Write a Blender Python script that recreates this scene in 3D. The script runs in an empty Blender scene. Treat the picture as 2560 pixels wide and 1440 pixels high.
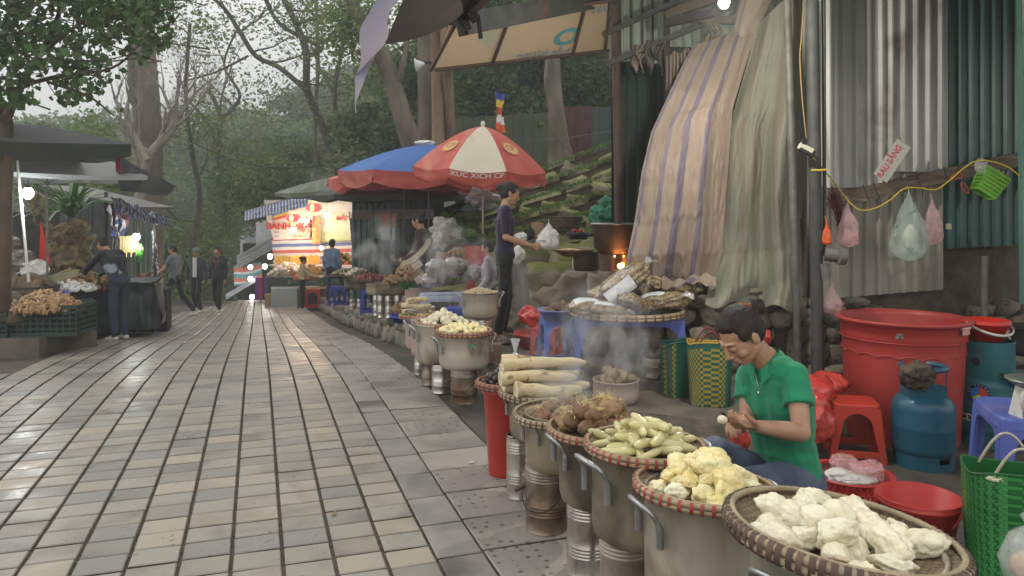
import bpy, bmesh, math, random
import numpy as np
from mathutils import Vector, Matrix, Euler, noise
# ---------------------------------------------------------------- camera, sky, sun, exposure
SC = bpy.context.scene
COL = SC.collection
F, HY, EYE = 1900.0, 530.0, 1.5          # focal length and horizon row of the 2560 px wide photograph, eye height
cam_d = bpy.data.cameras.new('camera'); cam = bpy.data.objects.new('camera', cam_d); COL.objects.link(cam)
cam_d.sensor_width = 36; cam_d.lens = F / 2560 * 36; cam_d.shift_y = (HY - 720) / 2560
cam_d.clip_start = 0.05; cam_d.clip_end = 2000
cam.location = (0, 0, EYE); cam.rotation_euler = (math.radians(90), 0, 0)
SC.camera = cam
W = bpy.data.worlds.new('World'); SC.world = W; W.use_nodes = True
wn = W.node_tree; wn.nodes.clear()
def wnode(t): return wn.nodes.new(t)
sky = wnode('ShaderNodeTexSky'); sky.sky_type = 'NISHITA'; sky.sun_disc = False
SUN_EL, SUN_AZ = 38.0, 300.0
sky.sun_elevation = math.radians(SUN_EL); sky.sun_rotation = math.radians(SUN_AZ); sky.air_density = 1.0; sky.dust_density = 4.0; sky.ozone_density = 1.0
hs = wnode('ShaderNodeHueSaturation'); hs.inputs['Saturation'].default_value = 0.12; hs.inputs['Value'].default_value = 1.0
mixs = wnode('ShaderNodeMix'); mixs.data_type = 'RGBA'; mixs.inputs[0].default_value = 0.72
mixs.inputs[7].default_value = (7.1, 7.0, 6.75, 1)
bg = wnode('ShaderNodeBackground'); bg.inputs['Strength'].default_value = 0.15
wo = wnode('ShaderNodeOutputWorld')
wn.links.new(sky.outputs[0], hs.inputs['Color']); wn.links.new(hs.outputs[0], mixs.inputs[6])
wn.links.new(mixs.outputs[2], bg.inputs['Color']); wn.links.new(bg.outputs[0], wo.inputs['Surface'])
sl = bpy.data.lights.new('sun', 'SUN'); sl.energy = 0.5; sl.angle = math.radians(35); sl.color = (1, 0.97, 0.93)
so = bpy.data.objects.new('sun', sl); COL.objects.link(so)
_e, _a = math.radians(SUN_EL), math.radians(SUN_AZ)
so.rotation_euler = Vector((math.sin(_a) * math.cos(_e), math.cos(_a) * math.cos(_e), math.sin(_e))).to_track_quat('Z', 'Y').to_euler()
SC.view_settings.view_transform = 'Standard'; SC.view_settings.look = 'None'
SC.view_settings.exposure = 0.66; SC.view_settings.gamma = 1.0; SC.view_settings.use_curve_mapping = False
SC.render.engine = 'CYCLES'
cy = SC.cycles; cy.max_bounces = 7; cy.diffuse_bounces = 3; cy.glossy_bounces = 3; cy.transmission_bounces = 6; cy.transparent_max_bounces = 12
cy.volume_bounces = 0; cy.volume_step_rate = 4.0; cy.volume_max_steps = 64; cy.sample_clamp_indirect = 4.0; cy.use_denoising = True
cy.caustics_reflective = False; cy.caustics_refractive = False
# ---------------------------------------------------------------- helpers
PI = math.pi
R = random.Random(7)
NP = np.random.RandomState(5)
def V(*a): return Vector(a)
def P(px, py, d): return Vector(((px - 1280) / F * d, d, EYE - (py - HY) / F * d))
def XP(px, d): return (px - 1280) / F * d
def ZP(py, d): return EYE - (py - HY) / F * d
def UV(a, y): return Vector((a - 0.3346 * y, y))       # a line running along the street, a = its offset to the right
_zt = [(-20, 0), (5, 0), (6, 0), (6.6, -.010), (7.2, -.035), (8, -.085), (9, -.160), (10, -.250), (12, -.455), (14, -.66), (16, -.85), (20.8, -1.25), (24, -1.5), (30, -1.98), (34, -2.5), (40, -3.6), (60, -8), (90, -12), (400, -30)]
def zroad(y):
 for (a, za), (b, zb) in zip(_zt, _zt[1:]):
  if y <= b:
   t = (y - a) / (b - a); return za + (zb - za) * t
 return _zt[-1][1]
class MB:
 def __init__(s): s.v, s.f, s.m, s.s = [], [], [], []
 def add(s, v, f, mat=0, smooth=False, M=None):
  n = len(s.v)
  s.v.extend([tuple(M @ Vector(p)) for p in v] if M is not None else [tuple(p) for p in v])
  for q in f: s.f.append(tuple(i + n for i in q)); s.m.append(mat); s.s.append(smooth)
  return s
 def box(s, c, sz, rot=None, mat=0, taper=1.0):
  x, y, z = sz[0] / 2, sz[1] / 2, sz[2] / 2
  v = [(-x, -y, -z), (x, -y, -z), (x, y, -z), (-x, y, -z), (-x * taper, -y * taper, z), (x * taper, -y * taper, z), (x * taper, y * taper, z), (-x * taper, y * taper, z)]
  f = [(0, 3, 2, 1), (4, 5, 6, 7), (0, 1, 5, 4), (1, 2, 6, 5), (2, 3, 7, 6), (3, 0, 4, 7)]
  M = Matrix.Translation(c) @ (Euler(rot).to_matrix().to_4x4() if rot is not None else Matrix())
  return s.add(v, f, mat, False, M)
 def bar(s, a, b, w, h=None, mat=0, up=(0, 0, 1)):
  a, b = Vector(a), Vector(b); d = b - a; h = h or w
  x = d.normalized(); u = Vector(up)
  if abs(x.dot(u)) > .98: u = Vector((0, 1, 0))
  y = u.cross(x).normalized(); z = x.cross(y)
  v = []
  for e in (a, b):
   for sy, sz in ((-1, -1), (1, -1), (1, 1), (-1, 1)): v.append(e + y * sy * w / 2 + z * sz * h / 2)
  return s.add(v, [(0, 3, 2, 1), (4, 5, 6, 7), (0, 1, 5, 4), (1, 2, 6, 5), (2, 3, 7, 6), (3, 0, 4, 7)], mat)
 def tube(s, pts, rad, n=8, mat=0, closed=False, smooth=True, caps=True, flat=1.0):
  pts = [Vector(p) for p in pts]; k = len(pts)
  if not hasattr(rad, '__len__'): rad = [rad] * k
  v, f = [], []; prev = None
  for i, p in enumerate(pts):
   if closed: t = (pts[(i + 1) % k] - pts[i - 1])
   else: t = pts[min(i + 1, k - 1)] - pts[max(i - 1, 0)]
   t = t.normalized() if t.length > 1e-9 else Vector((0, 0, 1))
   if prev is None:
    u = Vector((0, 0, 1)) if abs(t.z) < .9 else Vector((1, 0, 0))
   else: u = prev
   x = (u - t * u.dot(t)).normalized(); y = t.cross(x); prev = x
   for j in range(n):
    a = 2 * PI * j / n; v.append(p + (x * math.cos(a) * flat + y * math.sin(a)) * rad[i])
  m = k if closed else k - 1
  for i in range(m):
   for j in range(n):
    a, b = i * n + j, i * n + (j + 1) % n; c, d = ((i + 1) % k) * n + j, ((i + 1) % k) * n + (j + 1) % n
    f.append((a, b, d, c))
  s.add(v, f, mat, smooth)
  if caps and not closed:
   s.add(v[:n], [tuple(range(n - 1, -1, -1))], mat); s.add(v[-n:], [tuple(range(n))], mat)
  return s
 def lathe(s, prof, n=32, c=(0, 0, 0), mat=0, smooth=True, M=None, a0=0, a1=2 * PI, wob=0, seed=0):
  v, f = [], []; full = abs(a1 - a0 - 2 * PI) < 1e-6; cols = n if full else n + 1
  for j in range(cols):
   a = a0 + (a1 - a0) * j / n; ca, sa = math.cos(a), math.sin(a)
   for (r, z) in prof:
    w = 1 + (wob * noise.noise((ca * 1.5 + seed, sa * 1.5, z * 3)) if wob else 0)
    v.append((c[0] + r * ca * w, c[1] + r * sa * w, c[2] + z))
  k = len(prof)
  for j in range(n):
   j2 = (j + 1) % cols
   for i in range(k - 1): f.append((j * k + i, j2 * k + i, j2 * k + i + 1, j * k + i + 1))
  return s.add(v, f, mat, smooth, M)
 def ball(s, c, r, n=12, mat=0, rot=None, smooth=True):
  if not hasattr(r, '__len__'): r = (r, r, r)
  v, f = [(0, 0, -r[2])], []
  m = max(4, n // 2)
  for i in range(1, m):
   b = -PI / 2 + PI * i / m
   for j in range(n):
    a = 2 * PI * j / n; v.append((r[0] * math.cos(b) * math.cos(a), r[1] * math.cos(b) * math.sin(a), r[2] * math.sin(b)))
  v.append((0, 0, r[2])); L = len(v) - 1
  for j in range(n):
   f.append((0, 1 + (j + 1) % n, 1 + j)); f.append((L, L - n + j, L - n + (j + 1) % n))
  for i in range(m - 2):
   for j in range(n):
    a = 1 + i * n; f.append((a + j, a + (j + 1) % n, a + n + (j + 1) % n, a + n + j))
  M = Matrix.Translation(c) @ (Euler(rot).to_matrix().to_4x4() if rot is not None else Matrix())
  return s.add(v, f, mat, smooth, M)
 def grid(s, fn, nu, nv, mat=0, smooth=True, thick=0, matfn=None):
  v = [fn(i / nu, j / nv) for j in range(nv + 1) for i in range(nu + 1)]
  q = [(j * (nu + 1) + i, j * (nu + 1) + i + 1, (j + 1) * (nu + 1) + i + 1, (j + 1) * (nu + 1) + i) for j in range(nv) for i in range(nu)]
  if matfn is None: return s.add(v, q, mat, smooth)
  n = len(s.v); s.v.extend(tuple(p) for p in v)
  for idx, qq in enumerate(q):
   s.f.append(tuple(i + n for i in qq)); s.m.append(matfn((idx % nu + .5) / nu, (idx // nu + .5) / nv)); s.s.append(smooth)
  return s
 def torus(s, c, r, t, n=32, k=8, mat=0, M=None, sq=1.0):
  pts = [Vector((c[0] + r * math.cos(2 * PI * i / n), c[1] + r * math.sin(2 * PI * i / n), c[2])) for i in range(n)]
  a = MB(); a.tube(pts, t, k, mat, closed=True)
  return s.add(a.v, a.f, mat, True, M)
 def mesh(s, name, mats):
  me = bpy.data.meshes.new(name); me.from_pydata(s.v, [], s.f)
  for m in mats: me.materials.append(m)
  me.polygons.foreach_set('material_index', s.m); me.polygons.foreach_set('use_smooth', s.s)
  me.update(); return me
 def build(s, name, mats, parent=None, loc=None, rot=None):
  if not isinstance(mats, (list, tuple)): mats = [mats]
  return obj(name, s.mesh(name, mats), parent, loc, rot)
def obj(name, me, parent=None, loc=None, rot=None, scale=None):
 o = bpy.data.objects.new(name, me); COL.objects.link(o)
 if parent is not None: o.parent = parent
 if loc is not None: o.location = loc
 if rot is not None: o.rotation_euler = rot
 if scale is not None: o.scale = scale if hasattr(scale, '__len__') else (scale,) * 3
 return o
def tag(o, label=None, cat=None, group=None, kind=None):
 if label: o['label'] = label
 if cat: o['category'] = cat
 if group: o['group'] = group
 if kind: o['kind'] = kind
 return o
def thing(name, label, cat, loc=(0, 0, 0), rotz=0, group=None):
 o = bpy.data.objects.new(name, None); COL.objects.link(o); o.location = loc; o.rotation_euler = (0, 0, rotz)
 o.empty_display_size = .1
 return tag(o, label, cat, group)
_kids = {}
def dup(src, loc, rotz=None, label=None, group=None, scale=None):
 r = src.copy(); COL.objects.link(r); r.location = loc
 if rotz is not None: r.rotation_euler = (0, 0, rotz)
 if label: r['label'] = label
 if group: r['group'] = group
 if scale is not None: r.scale = (scale,) * 3
 def rec(a, b, depth=0):
  for ch in [o for o in bpy.data.objects if o.parent == a]:
   c = ch.copy(); COL.objects.link(c); c.parent = b; c.matrix_parent_inverse = ch.matrix_parent_inverse.copy(); rec(ch, c)
 rec(src, r)
 return r
def struct(name, mb, mats, loc=None): return tag(mb.build(name, mats, None, loc), kind='structure')
# ---- numpy cloud of small leaf faces
def leaf_mesh(name, C, size, mats, seed=1, up=0.62, aspect=0.55, D=None, sizes=None, matid=None):
 rs = np.random.RandomState(seed); n = len(C); C = np.asarray(C, float)
 a = rs.normal(size=(n, 3)) * [1, 1, 1 - up * .7] if D is None else np.asarray(D, float); a /= np.linalg.norm(a, axis=1)[:, None] + 1e-9
 b = rs.normal(size=(n, 3)); b[:, 2] *= (1 - up); b = np.cross(a, b); b /= np.linalg.norm(b, axis=1)[:, None] + 1e-9
 s = (size * rs.uniform(.6, 1.35, n))[:, None] if sizes is None else np.asarray(sizes)[:, None]
 nn = np.cross(a, b)
 V0 = C - a * s * .5; V2 = C + a * s * .5 - nn * s * .12; V1 = C + b * s * .5 * aspect + nn * s * .06; V3 = C - b * s * .5 * aspect + nn * s * .06
 vv = np.stack([V0, V1, V2, V3], 1).reshape(-1, 3)
 me = bpy.data.meshes.new(name); me.vertices.add(4 * n); me.vertices.foreach_set('co', vv.ravel())
 me.loops.add(4 * n); me.loops.foreach_set('vertex_index', np.arange(4 * n, dtype=np.int32))
 me.polygons.add(n); me.polygons.foreach_set('loop_start', np.arange(0, 4 * n, 4, dtype=np.int32))
 for m in mats: me.materials.append(m)
 if matid is not None: me.polygons.foreach_set('material_index', np.asarray(matid, np.int32))
 me.update(calc_edges=True); me.validate()
 return me
# ---- materials
_M = {}
def mat(name, c1, c2=None, rough=.6, rough2=None, scale=6.0, detail=5, bump=0.0, bscale=None, metal=0.0, rnd=0.0, hrnd=0.0, island=0.0,
  c3=None, c3scale=2.0, c3lo=.55, c3hi=.7, coat=0.0, coat_r=.1, trans=0.0, alpha=1.0, sss=0.0, spec=.5, emit=None, estr=0.0,
  stretch=(1, 1, 1), ior=1.45, lo=.35, hi=.65, fn=None, sheen=0.0, transl=0.0):
 if name in _M: return _M[name]
 m = bpy.data.materials.new(name); m.use_nodes = True; nt = m.node_tree; N = nt.nodes; L = nt.links
 bs = N['Principled BSDF']; out = N['Material Output']
 def new(t): return N.new(t)
 tc = new('ShaderNodeTexCoord'); mp = new('ShaderNodeMapping'); mp.inputs['Scale'].default_value = stretch
 L.new(tc.outputs['Object'], mp.inputs['Vector']); vec = mp.outputs[0]
 oi = new('ShaderNodeObjectInfo')
 if rnd or hrnd:   # shift the pattern on every copy
  ad = new('ShaderNodeVectorMath'); ad.operation = 'ADD'; ml = new('ShaderNodeMath'); ml.operation = 'MULTIPLY'; ml.inputs[1].default_value = 37.0
  L.new(oi.outputs['Random'], ml.inputs[0]); L.new(vec, ad.inputs[0]); L.new(ml.outputs[0], ad.inputs[1]); vec = ad.outputs[0]
 def nz(sc, det=detail, dist=0):
  n = new('ShaderNodeTexNoise'); n.inputs['Scale'].default_value = sc; n.inputs['Detail'].default_value = det; n.inputs['Distortion'].default_value = dist
  L.new(vec, n.inputs['Vector']); return n
 def mix(a, b, f):
  x = new('ShaderNodeMix'); x.data_type = 'RGBA'
  for s, k in ((a, 6), (b, 7)):
   if isinstance(s, (tuple, list)): x.inputs[k].default_value = (*s[:3], 1)
   else: L.new(s, x.inputs[k])
  if isinstance(f, float): x.inputs[0].default_value = f
  else: L.new(f, x.inputs[0])
  return x.outputs[2]
 def ramp(src, lo_, hi_):
  r = new('ShaderNodeMapRange'); r.inputs[1].default_value = lo_; r.inputs[2].default_value = hi_; r.clamp = True; L.new(src, r.inputs[0]); return r.outputs[0]
 colr = c1; n1 = None
 if c2 is not None:
  n1 = nz(scale); colr = mix(c1, c2, ramp(n1.outputs[0], lo, hi))
 if c3 is not None:
  n3 = nz(c3scale, 6, .6); colr = mix(colr, c3, ramp(n3.outputs[0], c3lo, c3hi))
 if fn is not None: colr = fn(nt, vec, colr, mix, ramp, nz, new, L)
 if rnd or hrnd:
  h = new('ShaderNodeHueSaturation')
  if isinstance(colr, (tuple, list)): h.inputs['Color'].default_value = (*colr[:3], 1)
  else: L.new(colr, h.inputs['Color'])
  r = new('ShaderNodeMapRange'); r.inputs[3].default_value = 1 - rnd; r.inputs[4].default_value = 1 + rnd; L.new(oi.outputs['Random'], r.inputs[0]); L.new(r.outputs[0], h.inputs['Value'])
  if hrnd:
   w = new('ShaderNodeTexWhiteNoise'); w.noise_dimensions = '1D'; L.new(oi.outputs['Random'], w.inputs['W'])
   r2 = new('ShaderNodeMapRange'); r2.inputs[3].default_value = .5 - hrnd; r2.inputs[4].default_value = .5 + hrnd; L.new(w.outputs[0], r2.inputs[0]); L.new(r2.outputs[0], h.inputs['Hue'])
  colr = h.outputs[0]
 if island:
  g = new('ShaderNodeNewGeometry'); h = new('ShaderNodeHueSaturation')
  if isinstance(colr, (tuple, list)): h.inputs['Color'].default_value = (*colr[:3], 1)
  else: L.new(colr, h.inputs['Color'])
  r = new('ShaderNodeMapRange'); r.inputs[3].default_value = 1 - island; r.inputs[4].default_value = 1 + island; L.new(g.outputs['Random Per Island'], r.inputs[0]); L.new(r.outputs[0], h.inputs['Value'])
  r3 = new('ShaderNodeMapRange'); r3.inputs[3].default_value = .48; r3.inputs[4].default_value = .52; L.new(g.outputs['Random Per Island'], r3.inputs[0]); L.new(r3.outputs[0], h.inputs['Hue'])
  colr = h.outputs[0]
 if isinstance(colr, (tuple, list)): bs.inputs['Base Color'].default_value = (*colr[:3], 1)
 else: L.new(colr, bs.inputs['Base Color'])
 if rough2 is not None:
  n2 = nz(scale * .6); r = new('ShaderNodeMapRange'); r.inputs[1].default_value = .3; r.inputs[2].default_value = .7; r.inputs[3].default_value = rough; r.inputs[4].default_value = rough2
  L.new(n2.outputs[0], r.inputs[0]); L.new(r.outputs[0], bs.inputs['Roughness'])
 else: bs.inputs['Roughness'].default_value = rough
 bs.inputs['Metallic'].default_value = metal; bs.inputs['Coat Weight'].default_value = coat; bs.inputs['Coat Roughness'].default_value = coat_r
 bs.inputs['Transmission Weight'].default_value = trans; bs.inputs['Alpha'].default_value = alpha; bs.inputs['IOR'].default_value = ior
 bs.inputs['Specular IOR Level'].default_value = spec; bs.inputs['Subsurface Weight'].default_value = sss; bs.inputs['Sheen Weight'].default_value = sheen
 if sss: bs.inputs['Subsurface Radius'].default_value = (.02, .008, .004); bs.inputs['Subsurface Scale'].default_value = 1.0
 if emit is not None: bs.inputs['Emission Color'].default_value = (*emit, 1); bs.inputs['Emission Strength'].default_value = estr
 if bump:
  nb = nz(bscale or scale * 3, 8); bp = new('ShaderNodeBump'); bp.inputs['Strength'].default_value = min(1, bump); bp.inputs['Distance'].default_value = .02 * max(1, bump)
  L.new(nb.outputs[0], bp.inputs['Height']); L.new(bp.outputs[0], bs.inputs['Normal'])
 if transl:
  tr = new('ShaderNodeBsdfTranslucent'); ms = new('ShaderNodeMixShader'); ms.inputs[0].default_value = transl
  if isinstance(colr, (tuple, list)): tr.inputs[0].default_value = (*colr[:3], 1)
  else: L.new(colr, tr.inputs[0])
  L.new(bs.outputs[0], ms.inputs[1]); L.new(tr.outputs[0], ms.inputs[2]); L.new(ms.outputs[0], out.inputs[0])
 _M[name] = m; return m
# ---- text as flat mesh pieces (x right, y up), centred
_T = {}
def text_vf(s, size=1.0, shear=0.0, bold=0.0):
 k = (s, shear, bold)
 if k not in _T:
  cu = bpy.data.curves.new('t', 'FONT'); cu.body = s; cu.align_x = 'CENTER'; cu.align_y = 'CENTER'; cu.shear = shear; cu.offset = bold; cu.resolution_u = 3
  o = bpy.data.objects.new('t', cu); TS.collection.objects.link(o); dg = scratch_dg()
  me = bpy.data.meshes.new_from_object(o.evaluated_get(dg))
  _T[k] = ([tuple(v.co) for v in me.vertices], [tuple(p.vertices) for p in me.polygons])
  bpy.data.objects.remove(o); bpy.data.meshes.remove(me)
 v, f = _T[k]; return [(p[0] * size, p[1] * size) for p in v], f
TS = bpy.data.scenes.new('scratch')
def scratch_dg():
 with bpy.context.temp_override(scene=TS, view_layer=TS.view_layers[0]): dg = bpy.context.evaluated_depsgraph_get(); dg.update(); return dg
# ---- union of tapered capsules and ellipsoids, remeshed to one continuous surface
def cap(a, b, ra, rb=None, m=0, flat=False): return ('c', Vector(a), Vector(b), ra, ra if rb is None else rb, m, flat)
def ell(c, r, m=0, rot=(0, 0, 0)): return ('e', Vector(c), r, Euler(rot).to_matrix(), m)
def blob_mesh(name, prims, voxel, mats, smooth=3, disp=None):
 b = MB()
 for p in prims:
  if p[0] == 'c':
   _, a, e, ra, rb, m, flat = p; d = e - a
   if d.length < 1e-5: b.ball(a, ra, 12); continue
   ax = d.normalized(); L_ = d.length; prof = []
   if flat: prof = [(0, 0), (ra, 0), (rb, L_), (0, L_)]
   else:
    for i in range(5): t = -PI / 2 + PI / 2 * i / 4; prof.append((ra * math.cos(t) + 1e-5, ra * math.sin(t)))
    for i in range(5): t = PI / 2 * i / 4; prof.append((rb * math.cos(t) + 1e-5, L_ + rb * math.sin(t)))
   q = ax.to_track_quat('Z', 'Y').to_matrix().to_4x4(); b.lathe(prof, 14, M=Matrix.Translation(a) @ q)
  else: b.ball(p[1], p[2], 18, rot=p[3].to_euler())
 me = b.mesh(name, []); o = bpy.data.objects.new(name, me); TS.collection.objects.link(o)
 r = o.modifiers.new('r', 'REMESH'); r.mode = 'VOXEL'; r.voxel_size = voxel
 if smooth: s = o.modifiers.new('s', 'SMOOTH'); s.iterations = smooth; s.factor = .5
 dg = scratch_dg()
 out = bpy.data.meshes.new_from_object(o.evaluated_get(dg)); bpy.data.objects.remove(o); bpy.data.meshes.remove(me)
 n = len(out.vertices); co = np.empty(n * 3); out.vertices.foreach_get('co', co); co = co.reshape(-1, 3)
 if disp is not None:
  co = disp(co); out.vertices.foreach_set('co', co.ravel())
 for m_ in mats: out.materials.append(m_)
 if len(mats) > 1:
  pc = np.empty(len(out.polygons) * 3); out.polygons.foreach_get('center', pc); pc = pc.reshape(-1, 3)
  best = np.full(len(pc), 1e9); mid = np.zeros(len(pc), np.int32)
  for p in prims:
   if p[0] == 'c':
    a, e = np.array(p[1]), np.array(p[2]); d = e - a; L2 = max(1e-9, d.dot(d)); t = np.clip(((pc - a) @ d) / L2, 0, 1)
    dist = np.linalg.norm(pc - a - t[:, None] * d, axis=1) - (p[3] + (p[4] - p[3]) * t); m_ = p[5]
   else:
    q = (pc - np.array(p[1])) @ np.array(p[3]); rr = np.array(p[2] if hasattr(p[2], '__len__') else (p[2],) * 3)
    dist = (np.linalg.norm(q / rr, axis=1) - 1) * rr.min(); m_ = p[4]
   k = dist < best; best[k] = dist[k]; mid[k] = m_
  out.polygons.foreach_set('material_index', mid)
 out.polygons.foreach_set('use_smooth', [True] * len(out.polygons)); out.name = name; out.update()
 return out
# ---- noisy stone / lump meshes
def ico(sub):
 bm = bmesh.new(); bmesh.ops.create_icosphere(bm, subdivisions=sub, radius=1)
 v = [x.co.copy() for x in bm.verts]; f = [tuple(y.index for y in x.verts) for x in bm.faces]; bm.free(); return v, f
_I = {k: ico(k) for k in (1, 2, 3, 4)}
def lump(name, sub, r, mats, amp=.25, fr=1.3, seed=0, cube=0.0, ridge=0.0, smooth=True, fine=0.0, bend=0.0, cut=0.0):
 v, f = _I[sub]; w = []; rs = random.Random(seed)
 planes = [(Vector((rs.gauss(0, 1), rs.gauss(0, 1), rs.gauss(0, 1))).normalized(), rs.uniform(.55, .8)) for _ in range(int(cut))]
 for p in v:
  q = p.copy()
  if cube: m_ = max(abs(q.x), abs(q.y), abs(q.z)); q = q.lerp(q / m_ * .85, cube)
  for n_, d_ in planes:
   k = q.dot(n_)
   if k > d_: q -= n_ * (k - d_) * .9
  n = noise.noise(q * fr + Vector((seed * 7.3, 1.7, 3.1))); n2 = noise.noise(q * fr * 2.3 + Vector((2, seed * 3.3, 9)))
  k = 1 + amp * (n + .5 * n2)
  if ridge: k -= ridge * abs(noise.noise(q * fr * 1.7 + Vector((seed, 4, 4))))
  if fine: k += fine * noise.noise(q * fr * 6 + Vector((seed, 0, 4)))
  q = q * k; q = Vector((q.x * r[0], q.y * r[1], q.z * r[2]))
  if bend: q.z += bend * q.x * q.x
  w.append(q)
 b = MB(); b.add(w, f, 0, smooth); return b.mesh(name, mats if isinstance(mats, (list, tuple)) else [mats])
# ---------------------------------------------------------------- ground, pavement, platform
TH = math.radians(18.5); CT, ST = math.cos(TH), math.sin(TH)
def PT(p, t, z=0.0): return Vector((p * CT - t * ST, p * ST + t * CT, z))     # across the street, along the street
m_soil = mat('soil', (.055, .047, .038), (.12, .10, .08), .9, scale=1.5, bump=.5, bscale=9, c3=(.05, .06, .03), c3scale=.5)
m_grit = mat('joint grit', (.045, .038, .028), (.12, .10, .075), .95, scale=40, bump=.6, bscale=120)
m_conc = mat('rough concrete', (.11, .097, .08), (.19, .168, .138), .85, scale=3, bump=.5, bscale=14, c3=(.075, .065, .055), c3scale=1.7, c3lo=.5, c3hi=.62)
m_dirtfloor = mat('dirty concrete floor', (.055, .047, .038), (.095, .083, .068), .7, rough2=.9, scale=2.5, bump=.35, bscale=20, c3=(.04, .036, .03), c3scale=1.2, c3lo=.5, c3hi=.66)
ys = [-12, 0, 4, 6, 7, 8, 9, 10, 12, 14, 16, 18, 20.8, 24, 27, 30, 32, 34, 37, 40, 50, 60, 90, 150, 235, 430]
g = MB(); xs = [-230, -80, -40, -20, -10, 0, 10, 20, 40, 80, 300]
gv = [(x, y, zroad(y) - .03) for y in ys for x in xs]; nx = len(xs)
g.add(gv, [(j * nx + i, j * nx + i + 1, (j + 1) * nx + i + 1, (j + 1) * nx + i) for j in range(len(ys) - 1) for i in range(nx - 1)], 0, True)
struct('ground', g, [m_soil])
pave = tag(obj('pavement', None), kind='structure')
bed = MB(); tys = [-3, 0, 2, 4, 5.5, 6.5, 7.5, 8.5, 9.5, 11, 13, 15, 17, 19, 22, 25, 28, 31, 33, 35, 38]
def pz(p, t): return zroad(PT(p, t).y)
bv = []
for t in tys:
 pl = -4.6 if t < 8.6 else (-2.28 if t < 21 else -2.28 + (t - 21) * .14)
 for p in (pl, (pl + 1.4) / 2, 1.405): bv.append(PT(p, t, pz(p, t) - .009))
bed.add(bv, [(j * 3 + i, j * 3 + i + 1, j * 3 + i + 4, j * 3 + i + 3) for j in range(len(tys) - 1) for i in range(2)], 0)
bed.build('joint_bed', [m_grit], pave)
def tile_fn(island):
 def fn(nt, vec, colr, mix, ramp, nz, new, L):
  if island: src = new('ShaderNodeNewGeometry').outputs['Random Per Island']
  else: src = new('ShaderNodeObjectInfo').outputs['Random']
  cr = new('ShaderNodeValToRGB'); e = cr.color_ramp; e.interpolation = 'CONSTANT'
  cols = [(0, (0.246, 0.232, 0.200)), (.14, (0.275, 0.255, 0.213)), (.30, (0.292, 0.266, 0.216)), (.42, (0.211, 0.205, 0.182)), (.52, (0.263, 0.246, 0.208)), (.66, (0.316, 0.282, 0.224)), (.74, (0.260, 0.244, 0.206)), (.86, (0.275, 0.251, 0.208)), (.94, (0.193, 0.189, 0.171))]
  e.elements[0].position = 0; e.elements[0].color = (*cols[0][1], 1); e.elements[1].position = cols[1][0]; e.elements[1].color = (*cols[1][1], 1)
  for p_, c_ in cols[2:]: k = e.elements.new(p_); k.color = (*c_, 1)
  L.new(src, cr.inputs[0])
  a = mix(cr.outputs[0], (.075, .068, .058), ramp(nz(2.2, 8, .5).outputs[0], .52, .85))
  a = mix(a, (.05, .045, .04), ramp(nz(26, 3).outputs[0], .66, .8))
  return mix(a, (.36, .34, .31), ramp(nz(60, 2).outputs[0], .80, .9))
 return fn
m_tile = mat('slate tile', (.2, .2, .2), rough=.25, rough2=.56, scale=9, bump=.07, bscale=30, rnd=.10, fn=tile_fn(False))
m_tile_far = mat('slate tiles far', (.2, .2, .2), rough=.27, rough2=.50, scale=6, bump=.08, bscale=12, fn=tile_fn(True))
def pock_fn(nt, vec, colr, mix, ramp, nz, new, L):
 vo = new('ShaderNodeTexVoronoi'); vo.inputs['Scale'].default_value = 17; vo.inputs['Randomness'].default_value = .45; L.new(vec, vo.inputs['Vector'])
 r = new('ShaderNodeMapRange'); r.inputs[1].default_value = .13; r.inputs[2].default_value = .24; r.inputs[3].default_value = .85; r.inputs[4].default_value = 0; L.new(vo.outputs['Distance'], r.inputs[0])
 a = mix(colr, (.055, .05, .043), r.outputs[0])
 return mix(a, (.07, .062, .052), ramp(nz(1.6, 7, .6).outputs[0], .52, .80))
m_pock = mat('pocked stone slab', (.23, .215, .19), (.30, .275, .24), .5, rough2=.75, scale=4, bump=.2, bscale=30, rnd=.08, fn=pock_fn)
m_slab = mat('plain stone slab', (.20, .193, .178), (.26, .245, .22), .42, rough2=.65, scale=5, bump=.14, bscale=22, rnd=.12, c3=(.10, .092, .08), c3scale=1.3)
m_slab_far = mat('plain stone slabs far', (.175, .168, .155), (.25, .235, .21), .45, rough2=.65, scale=3, bump=.1, bscale=12, island=.12, c3=(.11, .10, .088), c3scale=.9)
def tile_vf(w, l, h=.03, ch=.005):
 x, y = w / 2, l / 2
 v = [(-x, -y, -h), (x, -y, -h), (x, y, -h), (-x, y, -h), (-x, -y, -ch), (x, -y, -ch), (x, y, -ch), (-x, y, -ch), (-x + ch, -y + ch, 0), (x - ch, -y + ch, 0), (x - ch, y - ch, 0), (-x + ch, y - ch, 0)]
 f = [(8, 9, 10, 11)]
 for i in range(4): j = (i + 1) % 4; f += [(i, j, j + 4, i + 4), (i + 4, j + 4, j + 8, i + 8)]
 return v, f
CW = .2105
cols = []
for k in range(0, 26): cols.append((.735 - CW * (k + .5), CW - .016, .172, .1575, 0))
cols.append((.84, .199, .358, .345, 1)); cols.append((1.172, .445, .358, .345, 2))
alltiles = []
for (p, w, per, ln, kind) in cols:
 t = 1.9 + R.uniform(0, .02) + (0.07 if kind else 0); ph = R.uniform(-.012, .012)
 while t < 37:
  tt = t + ph + R.uniform(-.004, .004)
  pl = -4.6 if tt < 8.4 else (-2.28 if tt < 21 else -2.28 + (tt - 21) * .14)
  if p - w / 2 > pl:
   q = PT(p, tt); px = 1280 + q.x / q.y * F; py = HY + (EYE - pz(p, tt)) / q.y * F
   if -160 < px < 2700 and py < 1560:
    area = w * ln / (q.y ** 2) * (1.5 / q.y)
    alltiles.append((area if (px > -20 and py < 1470) else 0, p, tt, w, ln, kind))
  t += per
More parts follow.
